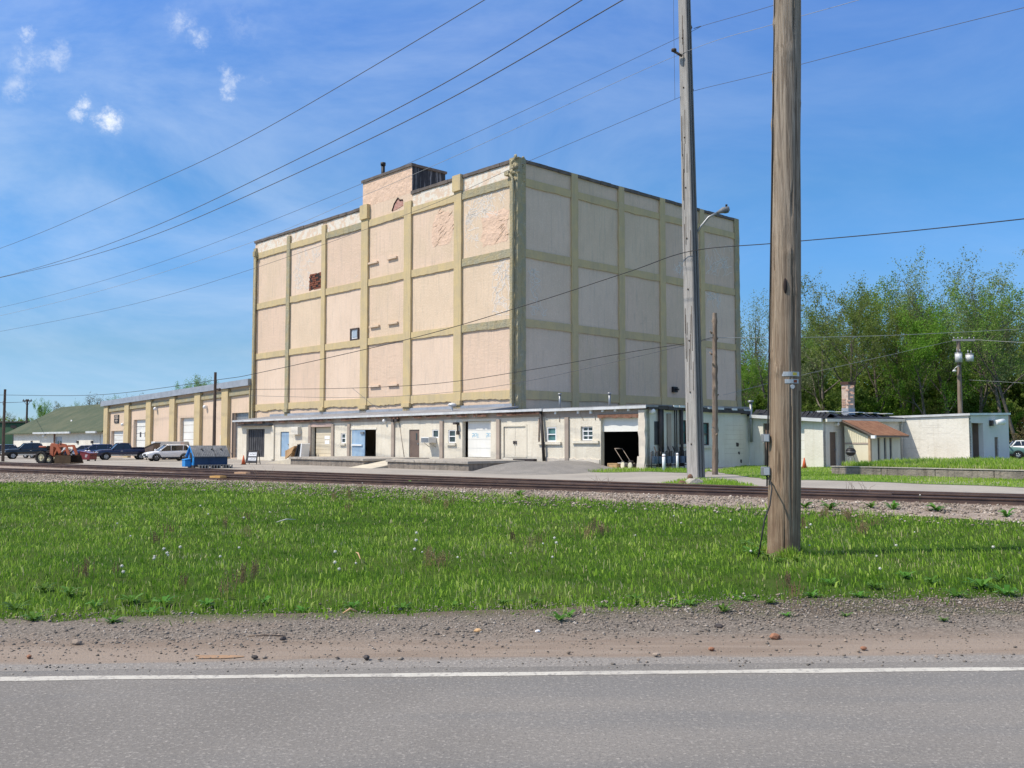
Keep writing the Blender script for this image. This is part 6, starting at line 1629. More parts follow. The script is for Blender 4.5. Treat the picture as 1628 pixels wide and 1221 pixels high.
def dirtmat():
    """paved edge dusted with brown dirt, turning to gravel away from the road (zones follow the road's own axis)"""
    m = bpy.data.materials.new('dirt_shoulder'); m.use_nodes = True
    t = NT(m.node_tree); out = t.n('ShaderNodeOutputMaterial'); b = t.n('ShaderNodeBsdfPrincipled'); t.nt.links.new(b.outputs[0], out.inputs[0])
    tc = t.n('ShaderNodeTexCoord').outputs['Object']
    sep = t.n('ShaderNodeSeparateXYZ'); t.nt.links.new(tc, sep.inputs[0])
    mp = t.n('ShaderNodeMapping'); mp.inputs['Scale'].default_value = (.35, 3.5, 1); t.nt.links.new(tc, mp.inputs[0])
    w = t.noise(mp.outputs[0], 1.2, 5, .65)
    y = t.math('ADD', sep.outputs[1], t.math('MULTIPLY', t.math('SUBTRACT', w.outputs[0], .5), .55))
    fine = t.noise(tc, 40, 3, .8); fine2 = t.noise(tc, 95, 3, .8); big = t.noise(tc, .9, 4, .65)
    pav = t.mix(t.step(fine.outputs[0], .5, .66), (.235, .215, .195, 1), (.40, .37, .33, 1))
    dirt = t.mix(t.step(w.outputs[0], .38, .62), (.225, .172, .132, 1), (.285, .228, .182, 1))
    dirt = t.mix(t.math('MULTIPLY', t.step(fine2.outputs[0], .52, .66), .6), dirt, (.37, .30, .24, 1))
    grav = t.mix(t.step(fine.outputs[0], .45, .62), (.13, .11, .09, 1), (.31, .265, .22, 1))
    soil = t.mix(t.step(big.outputs[0], .4, .6), (.11, .085, .055, 1), (.06, .08, .02, 1))
    grav = t.mix(t.math('MULTIPLY', t.step(big.outputs[0], .5, .7), .5), grav, (.24, .18, .135, 1))
    c = t.mix(t.step(y, .40, .54), pav, dirt)
    c = t.mix(t.step(y, .85, 1.55), c, grav)
    c = t.mix(t.math('MULTIPLY', t.step(y, 1.75, 2.35), .8), c, soil)
    c = t.mix(t.math('MULTIPLY', t.step(fine2.outputs[0], .60, .68), .7), c, (.08, .07, .065, 1))
    t.set(b.inputs['Base Color'], c); b.inputs['Roughness'].default_value = .95; b.inputs['Specular IOR Level'].default_value = .2
    bp = t.n('ShaderNodeBump'); bp.inputs['Strength'].default_value = .8; bp.inputs['Distance'].default_value = .015
    t.nt.links.new(fine.outputs[0], bp.inputs['Height']); t.nt.links.new(bp.outputs[0], b.inputs['Normal'])
    return m
M['shoulder'] = dirtmat()

def near_edge(X):
    return np.interp(X, [-12, -4.5, 0, 2.2, 5, 12], [1.75, 1.80, 2.05, 2.45, 2.65, 2.7])
def far_edge(t):  # s of the grass edge against the ballast
    return np.interp(t, [-60, -41, -34, -31, -27, -24, -19.5, -14, -9, -4, 1.2, 10], [-6.3, -6.4, -6.2, -3.0, -2.0, -1.9, -2.3, -3.1, -4.4, -4.9, -5.6, -5.6])
def grid_mesh(name, xs, ys, zf, mat, skip=None, **kw):
    Xg, Yg = np.meshgrid(xs, ys); Z = zf(Xg, Yg)
    V = np.stack([Xg.ravel(), Yg.ravel(), Z.ravel()], 1); nx = len(xs)
    i, j = np.meshgrid(np.arange(nx - 1), np.arange(len(ys) - 1)); a = (j * nx + i).ravel()
    Fq = np.stack([a, a + 1, a + nx + 1, a + nx], 1)
    o = np_mesh(name, V, Fq, mat, smooth=True); return tag(o, kind='structure', **kw)
def geo(a, b, n0, far, n1):
    l = np.linspace(a, b, n0); e = np.geomspace(1, far, n1) - 1 + (l[1] - l[0])
    return np.concatenate([(a - e)[::-1], l, b + e])
gx = geo(-62, 62, 190, 1500, 26); gy = np.concatenate([np.linspace(-40, 5, 20), np.linspace(5.6, 75, 160), 75 + np.geomspace(1, 2200, 40)])
grid_mesh('ground', gx, gy, lambda X, Y: hgt(X, Y), M['soil'])
def strip(name, ts, ss, to_xy, off, mat):
    T, S = np.meshgrid(ts, ss); X, Y = to_xy(T, S); Z = off(X, Y, T, S)
    V = np.stack([X.ravel(), Y.ravel(), Z.ravel()], 1); nx = len(ts)
    i, j = np.meshgrid(np.arange(nx - 1), np.arange(len(ss) - 1)); a = (j * nx + i).ravel()
    return tag(np_mesh(name, V, np.stack([a, a + 1, a + nx + 1, a + nx], 1), mat, smooth=True), kind='structure')
def track_xy(T, S):   # along, across -> world
    k = S + 25.4
    return .850 * T + .527 * k, -.527 * T + .850 * k
# road (its own axis: x along, y across)
def flat(name, pts, z, mat, th=None):
    mb = MB(); mb.add([(x, y, z) for x, y in pts], [tuple(range(len(pts)))]); o = mb.build(name, mat, None, (0, 6.76, 0), ROAD_A); return tag(o, kind='structure')
xs = np.linspace(-60, 60, 481)
nz = lambda x, s: .05 * vnoise(x, 0 * x, 1.3, s) + .03 * vnoise(x, 0 * x, 5.1, s + 3)
def band(name, lo, hi, z, mat):
    n = len(xs); V = np.concatenate([np.stack([xs, lo, z[0] + 0 * xs], 1), np.stack([xs, hi, z[1] + 0 * xs], 1)])
    i = np.arange(n - 1); o = np_mesh(name, V, np.stack([i, i + 1, i + 1 + n, i + n], 1), mat)
    o.location = (0, 6.76, 0); o.rotation_euler = (0, 0, ROAD_A); return tag(o, kind='structure')
band('road', -9.0 + 0 * xs, .55 + 0 * xs, (.150, .150), M['road'])
band('road_verge', .26 + nz(xs, 1), near_edge(xs) + .35 + 4 * nz(xs, 2), (.1505, .180), M['shoulder'])
M['line'] = pbr('worn_white_road_paint', (.55, .52, .455, 1), (.47, .44, .385, 1), 2, .8, .3, 60, fine=((.26, .24, .22, 1), 22, .9), dirt=((.28, .26, .235, 1), .85, 3.2))
band('road_edge_line', -.025 + .35 * nz(xs, 4) , .07 + .35 * nz(xs, 8), (.1522, .1522), M['line'])
# ballast, yard, rails
ts = np.linspace(-150, 62, 425)
strip('track_ballast', ts, np.linspace(0, 1, 22), lambda T, S: track_xy(T, (far_edge(T) - .15 + .22 * vnoise(T, 0 * T, 1.3, 3)) * (1 - S) + S * (3.3 + side_w(T))), lambda X, Y, T, S: hgt(X, Y) + np.where((S < .01) | (S > .99), -.06, .02 + .015 * vnoise(X, Y, 3, 2)), M['gravel_bed'])
strip('yard', np.linspace(-190, 70, 261), np.linspace(0, 1, 40), lambda T, S: track_xy(T, 3.0 + side_w(T) + S * np.where(T > 0, 30, 60 + 0 * T)), lambda X, Y, T, S: hgt(X, Y) + .012, M['yard'])
def patch(name, pix, z, mat, off, kind='structure'):
    P = [ground(x, y, z) for x, y in pix]
    # refine outline so the edge is uneven
    out = []
    for p, q in zip(P, P[1:] + P[:1]):
        n = max(1, int((q - p).length / .6))
        for k in range(n):
            r_ = p + (q - p) * k / n; out.append((r_.x + .22 * float(vnoise(r_.x, r_.y, 1.5, 4)), r_.y + .5 * float(vnoise(r_.x, r_.y, 1.1, 6))))
    bm = bmesh.new(); vs = [bm.verts.new((x, y, hz(x, y) + off)) for x, y in out]; f = bm.faces.new(vs); bmesh.ops.triangulate(bm, faces=[f])
    me = bpy.data.meshes.new(name); bm.to_mesh(me); bm.free(); me.materials.append(mat)
    o = bpy.data.objects.new(name, me); COL.objects.link(o); tag(o, kind=kind); return o, out
LAWN_R = [(1128, 751), (1175, 744), (1215, 740.5), (1312, 741.5), (1318, 741), (1322, 750), (1330, 756), (1480, 761), (1628, 764.5), (1720, 767), (1720, 779), (1628, 776), (1450, 770), (1290, 765), (1215, 764), (1165, 757)]
LAWN_C = [(868, 742.5), (955, 746), (1020, 747), (1098, 749), (1130, 750), (1120, 755), (1030, 751.5), (960, 751), (880, 747)]
LAWN_P = [(1040, 765), (1072, 761), (1130, 759.5), (1150, 760.5), (1180, 764), (1210, 770), (1190, 775), (1110, 773), (1050, 771)]
_, lr = patch('lawn', LAWN_R, .1, M['far_lawn'], .024); _, lc = patch('lawn', LAWN_C, .1, M['far_lawn'], .024); _, lpp = patch('lawn', LAWN_P, .2, M['far_lawn'], .03)
# raised lawn bank behind the retaining kerb
K0 = ground(1322, 757, .1); K1 = K0 + LOW.u * 22; zK = (at(1322, 744, K0.y)).z
kn = LOW.n
bank = thing('retaining_wall', 'long low grey concrete retaining wall holding the raised grass at right', 'wall', (K0.x, K0.y, 0), ANG_L)
mb = MB(); n = 9
for k in range(n): mb.box(22 * k / n, 22 * (k + 1) / n - .012, 0, .3, -.3, zK + .04 + rb.uniform(-.015, .015))
mb.box(0, .3, .31, 10, -.3, zK + .02); mb.build('concrete_block', M['concrete_stained'], bank, bevel=.03)
mb = MB(); mb.box(-.03, 22, -.03, .36, zK + .06, zK + .10); 
mb.build('cap', M['concrete'], bank)
def bank_h(x, y): return zK + .02 + .10 * sm(0, 4, y) + .05 * vnoise(x, y, .5, 3) + .12 * np.exp(-((x - 7.5) / 4) ** 2 - ((y - 4) / 3) ** 2)
nx, ny = 60, 40
Xl, Yl = np.meshgrid(np.linspace(.25, 45, nx), np.linspace(.28, 42, ny)); Zl = bank_h(Xl, Yl) * (1 - .75 * sm(18, 34, Yl) * sm(10, 25, Xl))
Wx = K0.x + LOW.u.x * Xl + kn.x * Yl; Wy = K0.y + LOW.u.y * Xl + kn.y * Yl
i, j = np.meshgrid(np.arange(nx - 1), np.arange(ny - 1)); a = (j * nx + i).ravel()
tag(np_mesh('raised_lawn', np.stack([Wx.ravel(), Wy.ravel(), Zl.ravel()], 1), np.stack([a, a + 1, a + nx + 1, a + nx], 1), M['far_lawn'], smooth=True), kind='structure')

# rails and sleepers
M['rail'] = pbr('rusty_rail_steel', (.075, .05, .045, 1), (.12, .078, .062, 1), 2, .75, .3, 12)
M['rail_top'] = pbr('worn_rail_top', (.20, .16, .145, 1), (.14, .11, .10, 1), 1.5, .45, metal=.5)
M['sleeper'] = pbr('weathered_sleeper', (.12, .095, .08, 1), (.19, .155, .13, 1), 3, .95, .7, 14, streak=None)
def rail(name, label, f, t0, t1, n):
    prof = [(-.07, 0), (-.07, .015), (-.01, .035), (-.01, .12), (-.036, .135), (-.036, .17), (.036, .17), (.036, .135), (.01, .12), (.01, .035), (.07, .015), (.07, 0)]
    mb = MB(); rings = []
    for k in range(n + 1):
        t = t0 + (t1 - t0) * k / n; s = f(t); X, Y = track_xy(t, s)
        rings.append([track_xy(t, s + a) + (.285 + z,) for a, z in prof])
    m = len(prof); vs = [v for r_ in rings for v in r_]; fs = []; mi = []
    for k in range(n):
        for q in range(m):
            fs.append((k * m + q, k * m + (q + 1) % m, (k + 1) * m + (q + 1) % m, (k + 1) * m + q)); mi.append(1 if q == 5 else 0)
    mb.v = vs; mb.f = fs; mb.m = mi; mb.sm = [False] * len(fs)
    return tag(mb.build(name, [M['rail'], M['rail_top']]), label, 'rail', 'railway rails')
rail('rail', 'nearest long rusty rail of the main track', lambda t: -.717, -150, 62, 60)
rail('rail', 'second rusty rail of the main track, just beyond the nearest one', lambda t: .717, -150, 62, 60)
rail('rail', 'inner rail of the diverging siding track', lambda t: .86 + float(side_w(t)) - .72 + .05, -150, -4.5, 60)
rail('rail', 'farthest rusty rail of the diverging siding track', lambda t: .86 + float(side_w(t)) + .72 + .05, -150, 4, 60)
# sleepers: one mesh kept as ground pattern of the track bed
S0 = None
rs = random.Random(8)
for k in range(150):
    t = -42 + k * .56
    X, Y = track_xy(t, 0)
    if Y > 62 or abs(X) > .62 * Y + 3: continue
    if S0 is None:
        mb = MB(); mb.box(-.115, .115, -1.28, 1.28, -.12, .075); S0 = mb.build('railway_sleeper', M['sleeper'], bevel=.015); o = S0
        tag(o, 'weathered wooden sleeper under the main track rails', 'sleeper', 'sleepers of the main track')
    else:
        o = S0.copy(); COL.objects.link(o)
    o.location = (X, Y, .215 + rs.uniform(-.012, .012)); o.rotation_euler = (0, 0, math.atan2(-.527, .85) + rs.uniform(-.02, .02))
for i, (x0, y0, x1_, lab) in enumerate(((350, 756.5, 23, 'yellow plank lying across the near rail, left one'), (388, 753, 21, 'pale orange plank lying between the rails, right one'))):
    P = ground(x0, y0, .46); o = MB().box(-x1_ / 3000 * P.y, x1_ / 3000 * P.y, -.16, .16, 0, .07).build('timber_plank', pbr('orange_plank', (.62, .38, .14, 1) if i == 0 else (.66, .42, .25, 1), (.52, .30, .10, 1) if i == 0 else (.56, .34, .2, 1), 4), None, (P.x, P.y - .25, .40 if i == 0 else .462), R(-30 + 12 * i)); tag(o, lab, 'plank')

# ================================================================ STONES
def stones(name, X, Y, Z, size, mat, seed, flat_=.65):
    r_ = np.random.default_rng(seed); n = len(X)
    base = np.array([[1, 0, 0], [0, 1, 0], [-1, 0, 0], [0, -1, 0], [0, 0, 1], [0, 0, -1.]]); base = base[None] * (1 + r_.uniform(-.35, .35, (n, 6, 1))) + r_.uniform(-.22, .22, (n, 6, 3))
    base[:, :, 2] *= flat_
    a = r_.uniform(0, 6.28, n); c, s = np.cos(a)[:, None], np.sin(a)[:, None]
    x = base[:, :, 0] * c - base[:, :, 1] * s; y = base[:, :, 0] * s + base[:, :, 1] * c
    V = np.stack([X[:, None] + x * size[:, None], Y[:, None] + y * size[:, None], Z[:, None] + base[:, :, 2] * size[:, None] + size[:, None] * .25], 2).reshape(-1, 3)
    f = np.array([[0, 1, 4], [1, 2, 4], [2, 3, 4], [3, 0, 4], [1, 0, 5], [2, 1, 5], [3, 2, 5], [0, 3, 5]])
    Fq = (np.arange(n)[:, None, None] * 6 + f[None]).reshape(-1, 3)
    return tag(np_mesh(name, V, Fq, mat, tint=np.repeat(r_.random(n), 6)), kind='stuff')
def stonemat(name, stops):
    m = bpy.data.materials.new(name); m.use_nodes = True; t = NT(m.node_tree); out = t.n('ShaderNodeOutputMaterial'); b = t.n('ShaderNodeBsdfPrincipled'); t.nt.links.new(b.outputs[0], out.inputs[0])
    at_ = t.n('ShaderNodeAttribute'); at_.attribute_name = 'tint'; t.set(b.inputs['Base Color'], t.ramp(at_.outputs['Fac'], stops)); b.inputs['Roughness'].default_value = .9; b.inputs['Specular IOR Level'].default_value = .25
    return m
M['stone_mix'] = stonemat('shoulder_gravel_stone', [(0, (.09, .08, .07, 1)), (.5, (.23, .20, .17, 1)), (.85, (.29, .23, .18, 1)), (1, (.42, .38, .33, 1))])
M['ballast_mix'] = stonemat('ballast_stone', [(0, (.12, .095, .075, 1)), (.4, (.25, .205, .165, 1)), (.8, (.36, .285, .22, 1)), (1, (.56, .50, .43, 1))])
# gravel on the shoulder
n = 30000
u = rg.uniform(-8, 8, n); v = near_edge(u) + rg.normal(-.22, .42, n); v = np.where(rg.random(n) < .07, rg.uniform(.15, 1.5, n), v); k = (v > .1) & (v < 3.4); u, v = u[k], v[k]
X = u * math.cos(ROAD_A) - v * math.sin(ROAD_A); Y = 6.76 + u * math.sin(ROAD_A) + v * math.cos(ROAD_A)
z = np.maximum(.152 + .028 * (v - .26) / 2.4, hgt(X, Y))
stones('gravel', X, Y, z, rg.lognormal(math.log(.0072), .45, len(X)).clip(.003, .024), M['stone_mix'], 1)
# ballast
n = 60000
t_ = rg.uniform(-52, 24, n); s_ = np.where(rg.random(n) < .45, rg.uniform(-6.5, 1.6, n), rg.normal(-2.6, 1.1, n)); X, Y = track_xy(t_, s_); k = (np.abs(X) < .62 * Y + 2) & (s_ < 2.4) & (s_ > -7) & ((s_ > -1.7) | (rg.random(n) < .8)); X, Y, s_ = X[k], Y[k], s_[k]
stones('ballast_gravel', X, Y, hgt(X, Y) + .02, rg.lognormal(math.log(.019), .45, len(X)).clip(.008, .06), M['ballast_mix'], 2)
# single larger stones
M['stone'] = pbr('tan_stone', (.36, .29, .23, 1), (.28, .22, .17, 1), 8, .9, .5, 20, var=.3)
M['brick_bit'] = pbr('brick_fragment', (.33, .16, .095, 1), (.26, .125, .075, 1), 10, .95, .6, 30)
def rock(seed, sx, sy, sz, mat):
    r_ = random.Random(seed); bm = bmesh.new(); bmesh.ops.create_icosphere(bm, subdivisions=2, radius=1)
    for v_ in bm.verts: v_.co *= 1 + r_.uniform(-.14, .14); v_.co = Vector((v_.co.x * sx, v_.co.y * sy, v_.co.z * sz))
    me = bpy.data.meshes.new('rock'); bm.to_mesh(me); bm.free(); me.materials.append(mat)
    o = bpy.data.objects.new('stone', me); COL.objects.link(o); return o
def ppt(px, py): return ground(px, py, .165)
for (px, py, s, mt, nm, lab, cat) in (
        (122, 1024, .038, 'stone', 'stone', 'pale tan stone, largest on the left of the dirt shoulder', 'stone'), (1232, 1015, .042, 'brick_bit', 'brick_fragment', 'orange brick fragment right of centre on the dirt shoulder', 'brick'),
        (1143, 998, .034, 'pipe_dark', 'stone', 'flat dark stone between the weeds and the orange brick fragment', 'stone'), (1131, 1033, .022, 'brick_bit', 'brick_fragment', 'small brown brick bit below the flat dark stone', 'brick'),
        (1043, 1042, .02, 'stone', 'stone', 'small tan pebble on the shoulder left of the small brick bit', 'stone'), (583, 1047, .026, 'pipe_dark', 'stone', 'dark clod just above the white line near the centre', 'stone'),
        (46, 1045, .02, 'brick_bit', 'stone', 'small reddish stone near the white line at far left', 'stone'), (450, 1017, .024, 'pipe_dark', 'stone', 'dark stone near the long twig on the shoulder', 'stone'),
        (405, 1046, .022, 'pipe_dark', 'stone', 'dark pebble above the white line beside the orange scuff', 'stone'), (1373, 1032, .022, 'brick_bit', 'brick_fragment', 'thin brick sliver on the dirt at the right', 'brick'), (760, 1005, .03, 'wood_pale', 'wood_chip', 'pale wood chip at the grass edge near the centre', 'wood chip'), (855, 1005, .02, 'white', 'paper_scrap', 'small white scrap beside the pale wood chip', 'scrap')):
    P = ppt(px, py); o = rock(int(px), s * 1.25, s * .9, s * .7, M[mt]); o.name = nm; o.location = (P.x, P.y, P.z + s * .35); o.rotation_euler = (0, 0, px); tag(o, lab, cat)
first = None
for k in range(28):
    px = rs.uniform(10, 1618); py = rs.uniform(1000, 1052); P = ppt(px, py); s = rs.uniform(.007, .016)
    if first is None: first = o = rock(99, 1.2, .9, .7, M['stone']); o.name = 'pebble'; tag(o, 'small pebble scattered on the dirt shoulder', 'pebble', 'pebbles on the dirt shoulder')
    else: o = first.copy(); COL.objects.link(o)
    o.scale = (s, s, s); o.location = (P.x, P.y, P.z + s * .3); o.rotation_euler = (0, 0, rs.uniform(0, 6))
P = ppt(425, 1012); mb = MB(); mb.tube([(-.16, 0, .005), (-.05, .012, .012), (.16, -.005, .006)], [.006, .007, .004], 6); tag(mb.build('twig', M['pole_brown'], None, (P.x, P.y, P.z), R(2)), 'thin brown twig on the shoulder left of centre', 'twig')
Pz = ppt(342, 1043); mb = MB(); n = 18; mb.add([(Vector((Pz.x, Pz.y, .1585 + .002)) + Vector((.17 * math.cos(a) * (1 + .35 * math.sin(3 * a + 1)), .075 * math.sin(a) * (1 + .3 * math.cos(2 * a)), 0))) for a in [2 * math.pi * i / n for i in range(n)]], [tuple(range(n))])
tag(mb.build('orange_scuff', pbr('orange_dust', (.38, .23, .13, 1), (.30, .20, .13, 1), 18, 1)), kind='structure')
# stones at the foot of the grey pole
P = ground(1103, 765, .2); o = rock(5, .36, .28, .2, M['concrete']); o.location = (P.x, P.y, hz(P.x, P.y) + .1); o.name = 'boulder'; tag(o, 'pale flat boulder at the foot of the grey squared pole', 'boulder')
P = ground(1097, 761, .2); o = rock(6, .12, .1, .13, M['rust']); o.location = (P.x, P.y, hz(P.x, P.y) + .18); tag(o, 'rust brown stone perched behind the pale boulder', 'stone')
P = ground(1084, 765, .2); o = rock(7, .16, .12, .13, M['rust']); o.location = (P.x, P.y, hz(P.x, P.y) + .1); tag(o, 'rust brown stone left of the pale boulder', 'stone')

# ================================================================ GRASS
M['grass'] = leafmat('grass_blade', [(0, (.055, .12, .012, 1)), (.35, (.18, .32, .026, 1)), (.7, (.335, .475, .062, 1)), (.92, (.50, .57, .16, 1)), (1, (.55, .48, .28, 1))], .46, .55)
def blades(X, Y, Z, Hh, Wd, tint, seed, bend=.5):
    r_ = np.random.default_rng(seed); n = len(X); a = r_.uniform(0, 2 * math.pi, n); la = r_.uniform(0, 2 * math.pi, n) * .6 + .4; ln = Hh * bend * r_.uniform(.15, 1.0, n)
    dx, dy = np.cos(a) * Wd / 2, np.sin(a) * Wd / 2; lx, ly = np.cos(la) * ln, np.sin(la) * ln
    V = np.empty((n, 5, 3)); 
    V[:, 0] = np.stack([X - dx, Y - dy, Z - .02], 1); V[:, 1] = np.stack([X + dx, Y + dy, Z - .02], 1)
    V[:, 2] = np.stack([X - dx * .8 + lx * .35, Y - dy * .8 + ly * .35, Z + Hh * .6], 1); V[:, 3] = np.stack([X + dx * .8 + lx * .35, Y + dy * .8 + ly * .35, Z + Hh * .6], 1)
    V[:, 4] = np.stack([X + lx, Y + ly, Z + Hh * (1 - .25 * (ln / Hh))], 1)
    f = np.array([[0, 1, 3], [0, 3, 2], [2, 3, 4]]); Fq = (np.arange(n)[:, None, None] * 5 + f[None]).reshape(-1, 3)
    return V.reshape(-1, 3), Fq, np.repeat(tint, 5)
N = 1500000
X = rg.uniform(-30, 26, N); Y = rg.uniform(8.2, 46, N); s_ = track_s(X, Y); t_ = track_t(X, Y); rel = road_rel(X, Y)
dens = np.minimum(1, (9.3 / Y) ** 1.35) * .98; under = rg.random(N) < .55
clump = vnoise(X, Y, 1.9, 2); c2 = vnoise(X, Y, .55, 5); c3 = vnoise(X, Y, 6.5, 9)
ed = rel - (near_edge(X) + .16 * c3 + .18 * clump)
k = (np.abs(X) < .60 * Y + 1.6) & (ed > 0) & (s_ < far_edge(t_) + .35 * clump + .2 * c3) & (rg.random(N) < dens * (.35 + .65 * sm(0, .45, ed)))
# worn ground at the foot of the big pole, bare spots near the verge
dP = np.hypot((X - PB.x) / 1.0, (Y - PB.y + .25) / .6); k &= (dP > .235 + .04 * c3)
bare = (vnoise(X, Y, .9, 14) > .62) & (ed < 1.6); k &= ~(bare & (rg.random(N) < .75))
X, Y, s_, t_, ed, clump, c2, c3, under = (q[k] for q in (X, Y, s_, t_, ed, clump, c2, c3, under))
c4 = vnoise(X, Y, 13, 12); tuft = np.clip(.5 + .5 * c3 + .5 * c4, 0, 1.3)
H_ = (.055 + .03 * clump + .025 * c2 + .05 * tuft).clip(.035) * rg.uniform(.5, 1.3, len(X)) * (.5 + .5 * sm(0, 1.2, ed))
near_far = sm(1.6, .0, far_edge(t_) - s_) if False else np.clip(1 - (far_edge(t_) - s_) / 1.4, 0, 1)
H_ *= 1 + .9 * near_far * (.5 + .5 * vnoise(X, Y, .8, 7))
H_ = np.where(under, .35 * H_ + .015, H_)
W_ = (.0060 + .00062 * (Y - 8)) * rg.uniform(.6, 1.5, len(X))
p6 = vnoise(X * .35, Y, 1.3, 41)
tint = (.44 + .13 * clump + .19 * c2 + .17 * p6 + .15 * (tuft - .5) + rg.normal(0, .20, len(X))).clip(0, .93)
yel = (vnoise(X, Y, .33, 21) > .55) & (Y > 20); tint = np.where(yel, np.minimum(tint + .16, .93), tint)
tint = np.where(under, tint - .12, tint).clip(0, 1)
straw = rg.random(len(X)) < .03 + .10 * (vnoise(X, Y, .8, 31) > .45) + .06 * (vnoise(X, Y, 2.8, 33) > .6); tint = np.where(straw, 1.0, tint)
# patches of low broad-leaved plants among the blades
broad = (rg.random(len(X)) < .05 + .40 * ((vnoise(X, Y, 1.3, 51) > .35) & (ed < 2.6)) + .22 * (vnoise(X, Y, 1.7, 53) > .6)) & under
W_ = np.where(broad, W_ * rg.uniform(1.8, 3.2, len(X)), W_); H_ = np.where(broad, rg.uniform(.04, .10, len(X)), H_); tint = np.where(broad, (tint + .22).clip(0, .9), tint)
# taller uncut tufts against the foot of the big pole
n = 1500; a_ = rg.uniform(0, 2 * np.pi, n); r_ = rB + .015 + np.abs(rg.normal(0, .10, n)); Xp = PB.x + r_ * np.cos(a_); Yp = PB.y + r_ * np.sin(a_)
X = np.concatenate([X, Xp]); Y = np.concatenate([Y, Yp]); H_ = np.concatenate([H_, rg.uniform(.05, .2, n) * (.6 + .5 * np.sin(3 * a_))]).clip(.03); W_ = np.concatenate([W_, rg.uniform(.005, .014, n)]); tint = np.concatenate([tint, rg.uniform(.2, .95, n)])
rel = road_rel(X, Y)
V, Fq, T_ = blades(X, Y, np.maximum(hgt(X, Y), .165 * (rel < 3)), H_, W_, tint, 3, .95)
tag(np_mesh('grass', V, Fq, M['grass'], tint=T_), 'bright green rough grass filling the lot between road and rails', 'grass', kind='stuff')
print('grass blades', len(X))
def inpoly(X, Y, P):
    r_ = np.zeros(len(X), bool); n = len(P)
    for i in range(n):
        x0, y0 = P[i]; x1_, y1 = P[(i + 1) % n]
        c = ((y0 > Y) != (y1 > Y)) & (X < (x1_ - x0) * (Y - y0) / (y1 - y0 + 1e-12) + x0); r_ ^= c
    return r_
Vs = []; Fs = []; Ts = []; o_ = 0
for (P, n, h0, seed) in ((lr, 45000, .09, 4), (lc, 9000, .16, 5), (lpp, 7000, .14, 6)):
    P_ = np.array(P); X = rg.uniform(P_[:, 0].min(), P_[:, 0].max(), n); Y = rg.uniform(P_[:, 1].min(), P_[:, 1].max(), n); k = inpoly(X, Y, P); X, Y = X[k], Y[k]
    v_, f_, q_ = blades(X, Y, hgt(X, Y) + .02, h0 * rg.uniform(.5, 1.3, len(X)), .025 * rg.uniform(.7, 1.3, len(X)), (.66 + .2 * vnoise(X, Y, .7, 3) + rg.normal(0, .16, len(X))).clip(0, 1), seed)
    Vs.append(v_); Fs.append(f_ + o_); Ts.append(q_); o_ += len(v_)
n = 60000; xl = rg.uniform(.3, 26, n); yl = .32 + 14 * rg.random(n) ** 1.7
X = K0.x + LOW.u.x * xl + kn.x * yl; Y = K0.y + LOW.u.y * xl + kn.y * yl
v_, f_, q_ = blades(X, Y, bank_h(xl, yl), (.22 + .12 * vnoise(X, Y, 1.1, 5)).clip(.06) * rg.uniform(.5, 1.3, n), .028 * rg.uniform(.7, 1.3, n), (.62 + .24 * vnoise(X, Y, .8, 9) + rg.normal(0, .22, n)).clip(0, 1), 9)
Vs.append(v_); Fs.append(f_ + o_); Ts.append(q_); o_ += len(v_)
tag(np_mesh('lawn_grass', np.concatenate(Vs), np.concatenate(Fs), M['grass'], tint=np.concatenate(Ts)), 'mown yellow green grass around the white buildings and on the raised bank', 'grass', kind='stuff')

# broad-leaved weeds, dandelion clocks, brown seed stalks
M['weed'] = leafmat('weed_leaf', [(0, (.05, .13, .015, 1)), (.5, (.10, .23, .03, 1)), (1, (.17, .30, .06, 1))], .3, .5)
def weed_mesh(seed, n, L):
    r_ = np.random.default_rng(seed); V = []; Fq = []; T = []
    for k in range(n):
        a = r_.uniform(0, 6.28); l = L * r_.uniform(.5, 1.1); w = l * r_.uniform(.16, .3); up = r_.uniform(.25, 1.0)
        c, s = math.cos(a), math.sin(a); b0 = len(V); tt = r_.random()
        for (d, ww, zz) in ((0, .15, 0), (.35, .9, .42 * up), (.7, 1, .58 * up), (1, .1, .5 * up)):
            for e in (-1, 1): V.append((c * d * l - s * e * w * ww / 2, s * d * l + c * e * w * ww / 2, zz * l + .01 - (.02 * l if e else 0))); T.append(tt)
        for q in range(3): Fq.append((b0 + 2 * q, b0 + 2 * q + 1, b0 + 2 * q + 3, b0 + 2 * q + 2))
    return np.array(V), np.array(Fq), np.array(T)
def scatter(name, meshes, spots, label, cat, group):
    for i, (x, y, z, sc, a) in enumerate(spots):
        src = meshes[i % len(meshes)]
        if i < len(meshes): o = src
        else: o = src.copy(); COL.objects.link(o)
        o.location = (x, y, z); o.scale = (sc, sc, sc); o.rotation_euler = (0, 0, a); o.name = name; tag(o, label, cat, group)
def spots_px(L, z=.24):
    r = []
    for (px, py, sc) in L:
        P = ground(px, py, z); r.append((P.x, P.y, max(hz(P.x, P.y), .165), sc, rs.uniform(0, 6)))
    return r
ws_ = [np_mesh('leafy_weed', *weed_mesh(s, n, .13)[:2], M['weed'], tint=weed_mesh(s, n, .13)[2]) for s, n in ((1, 16), (2, 24), (3, 20))]
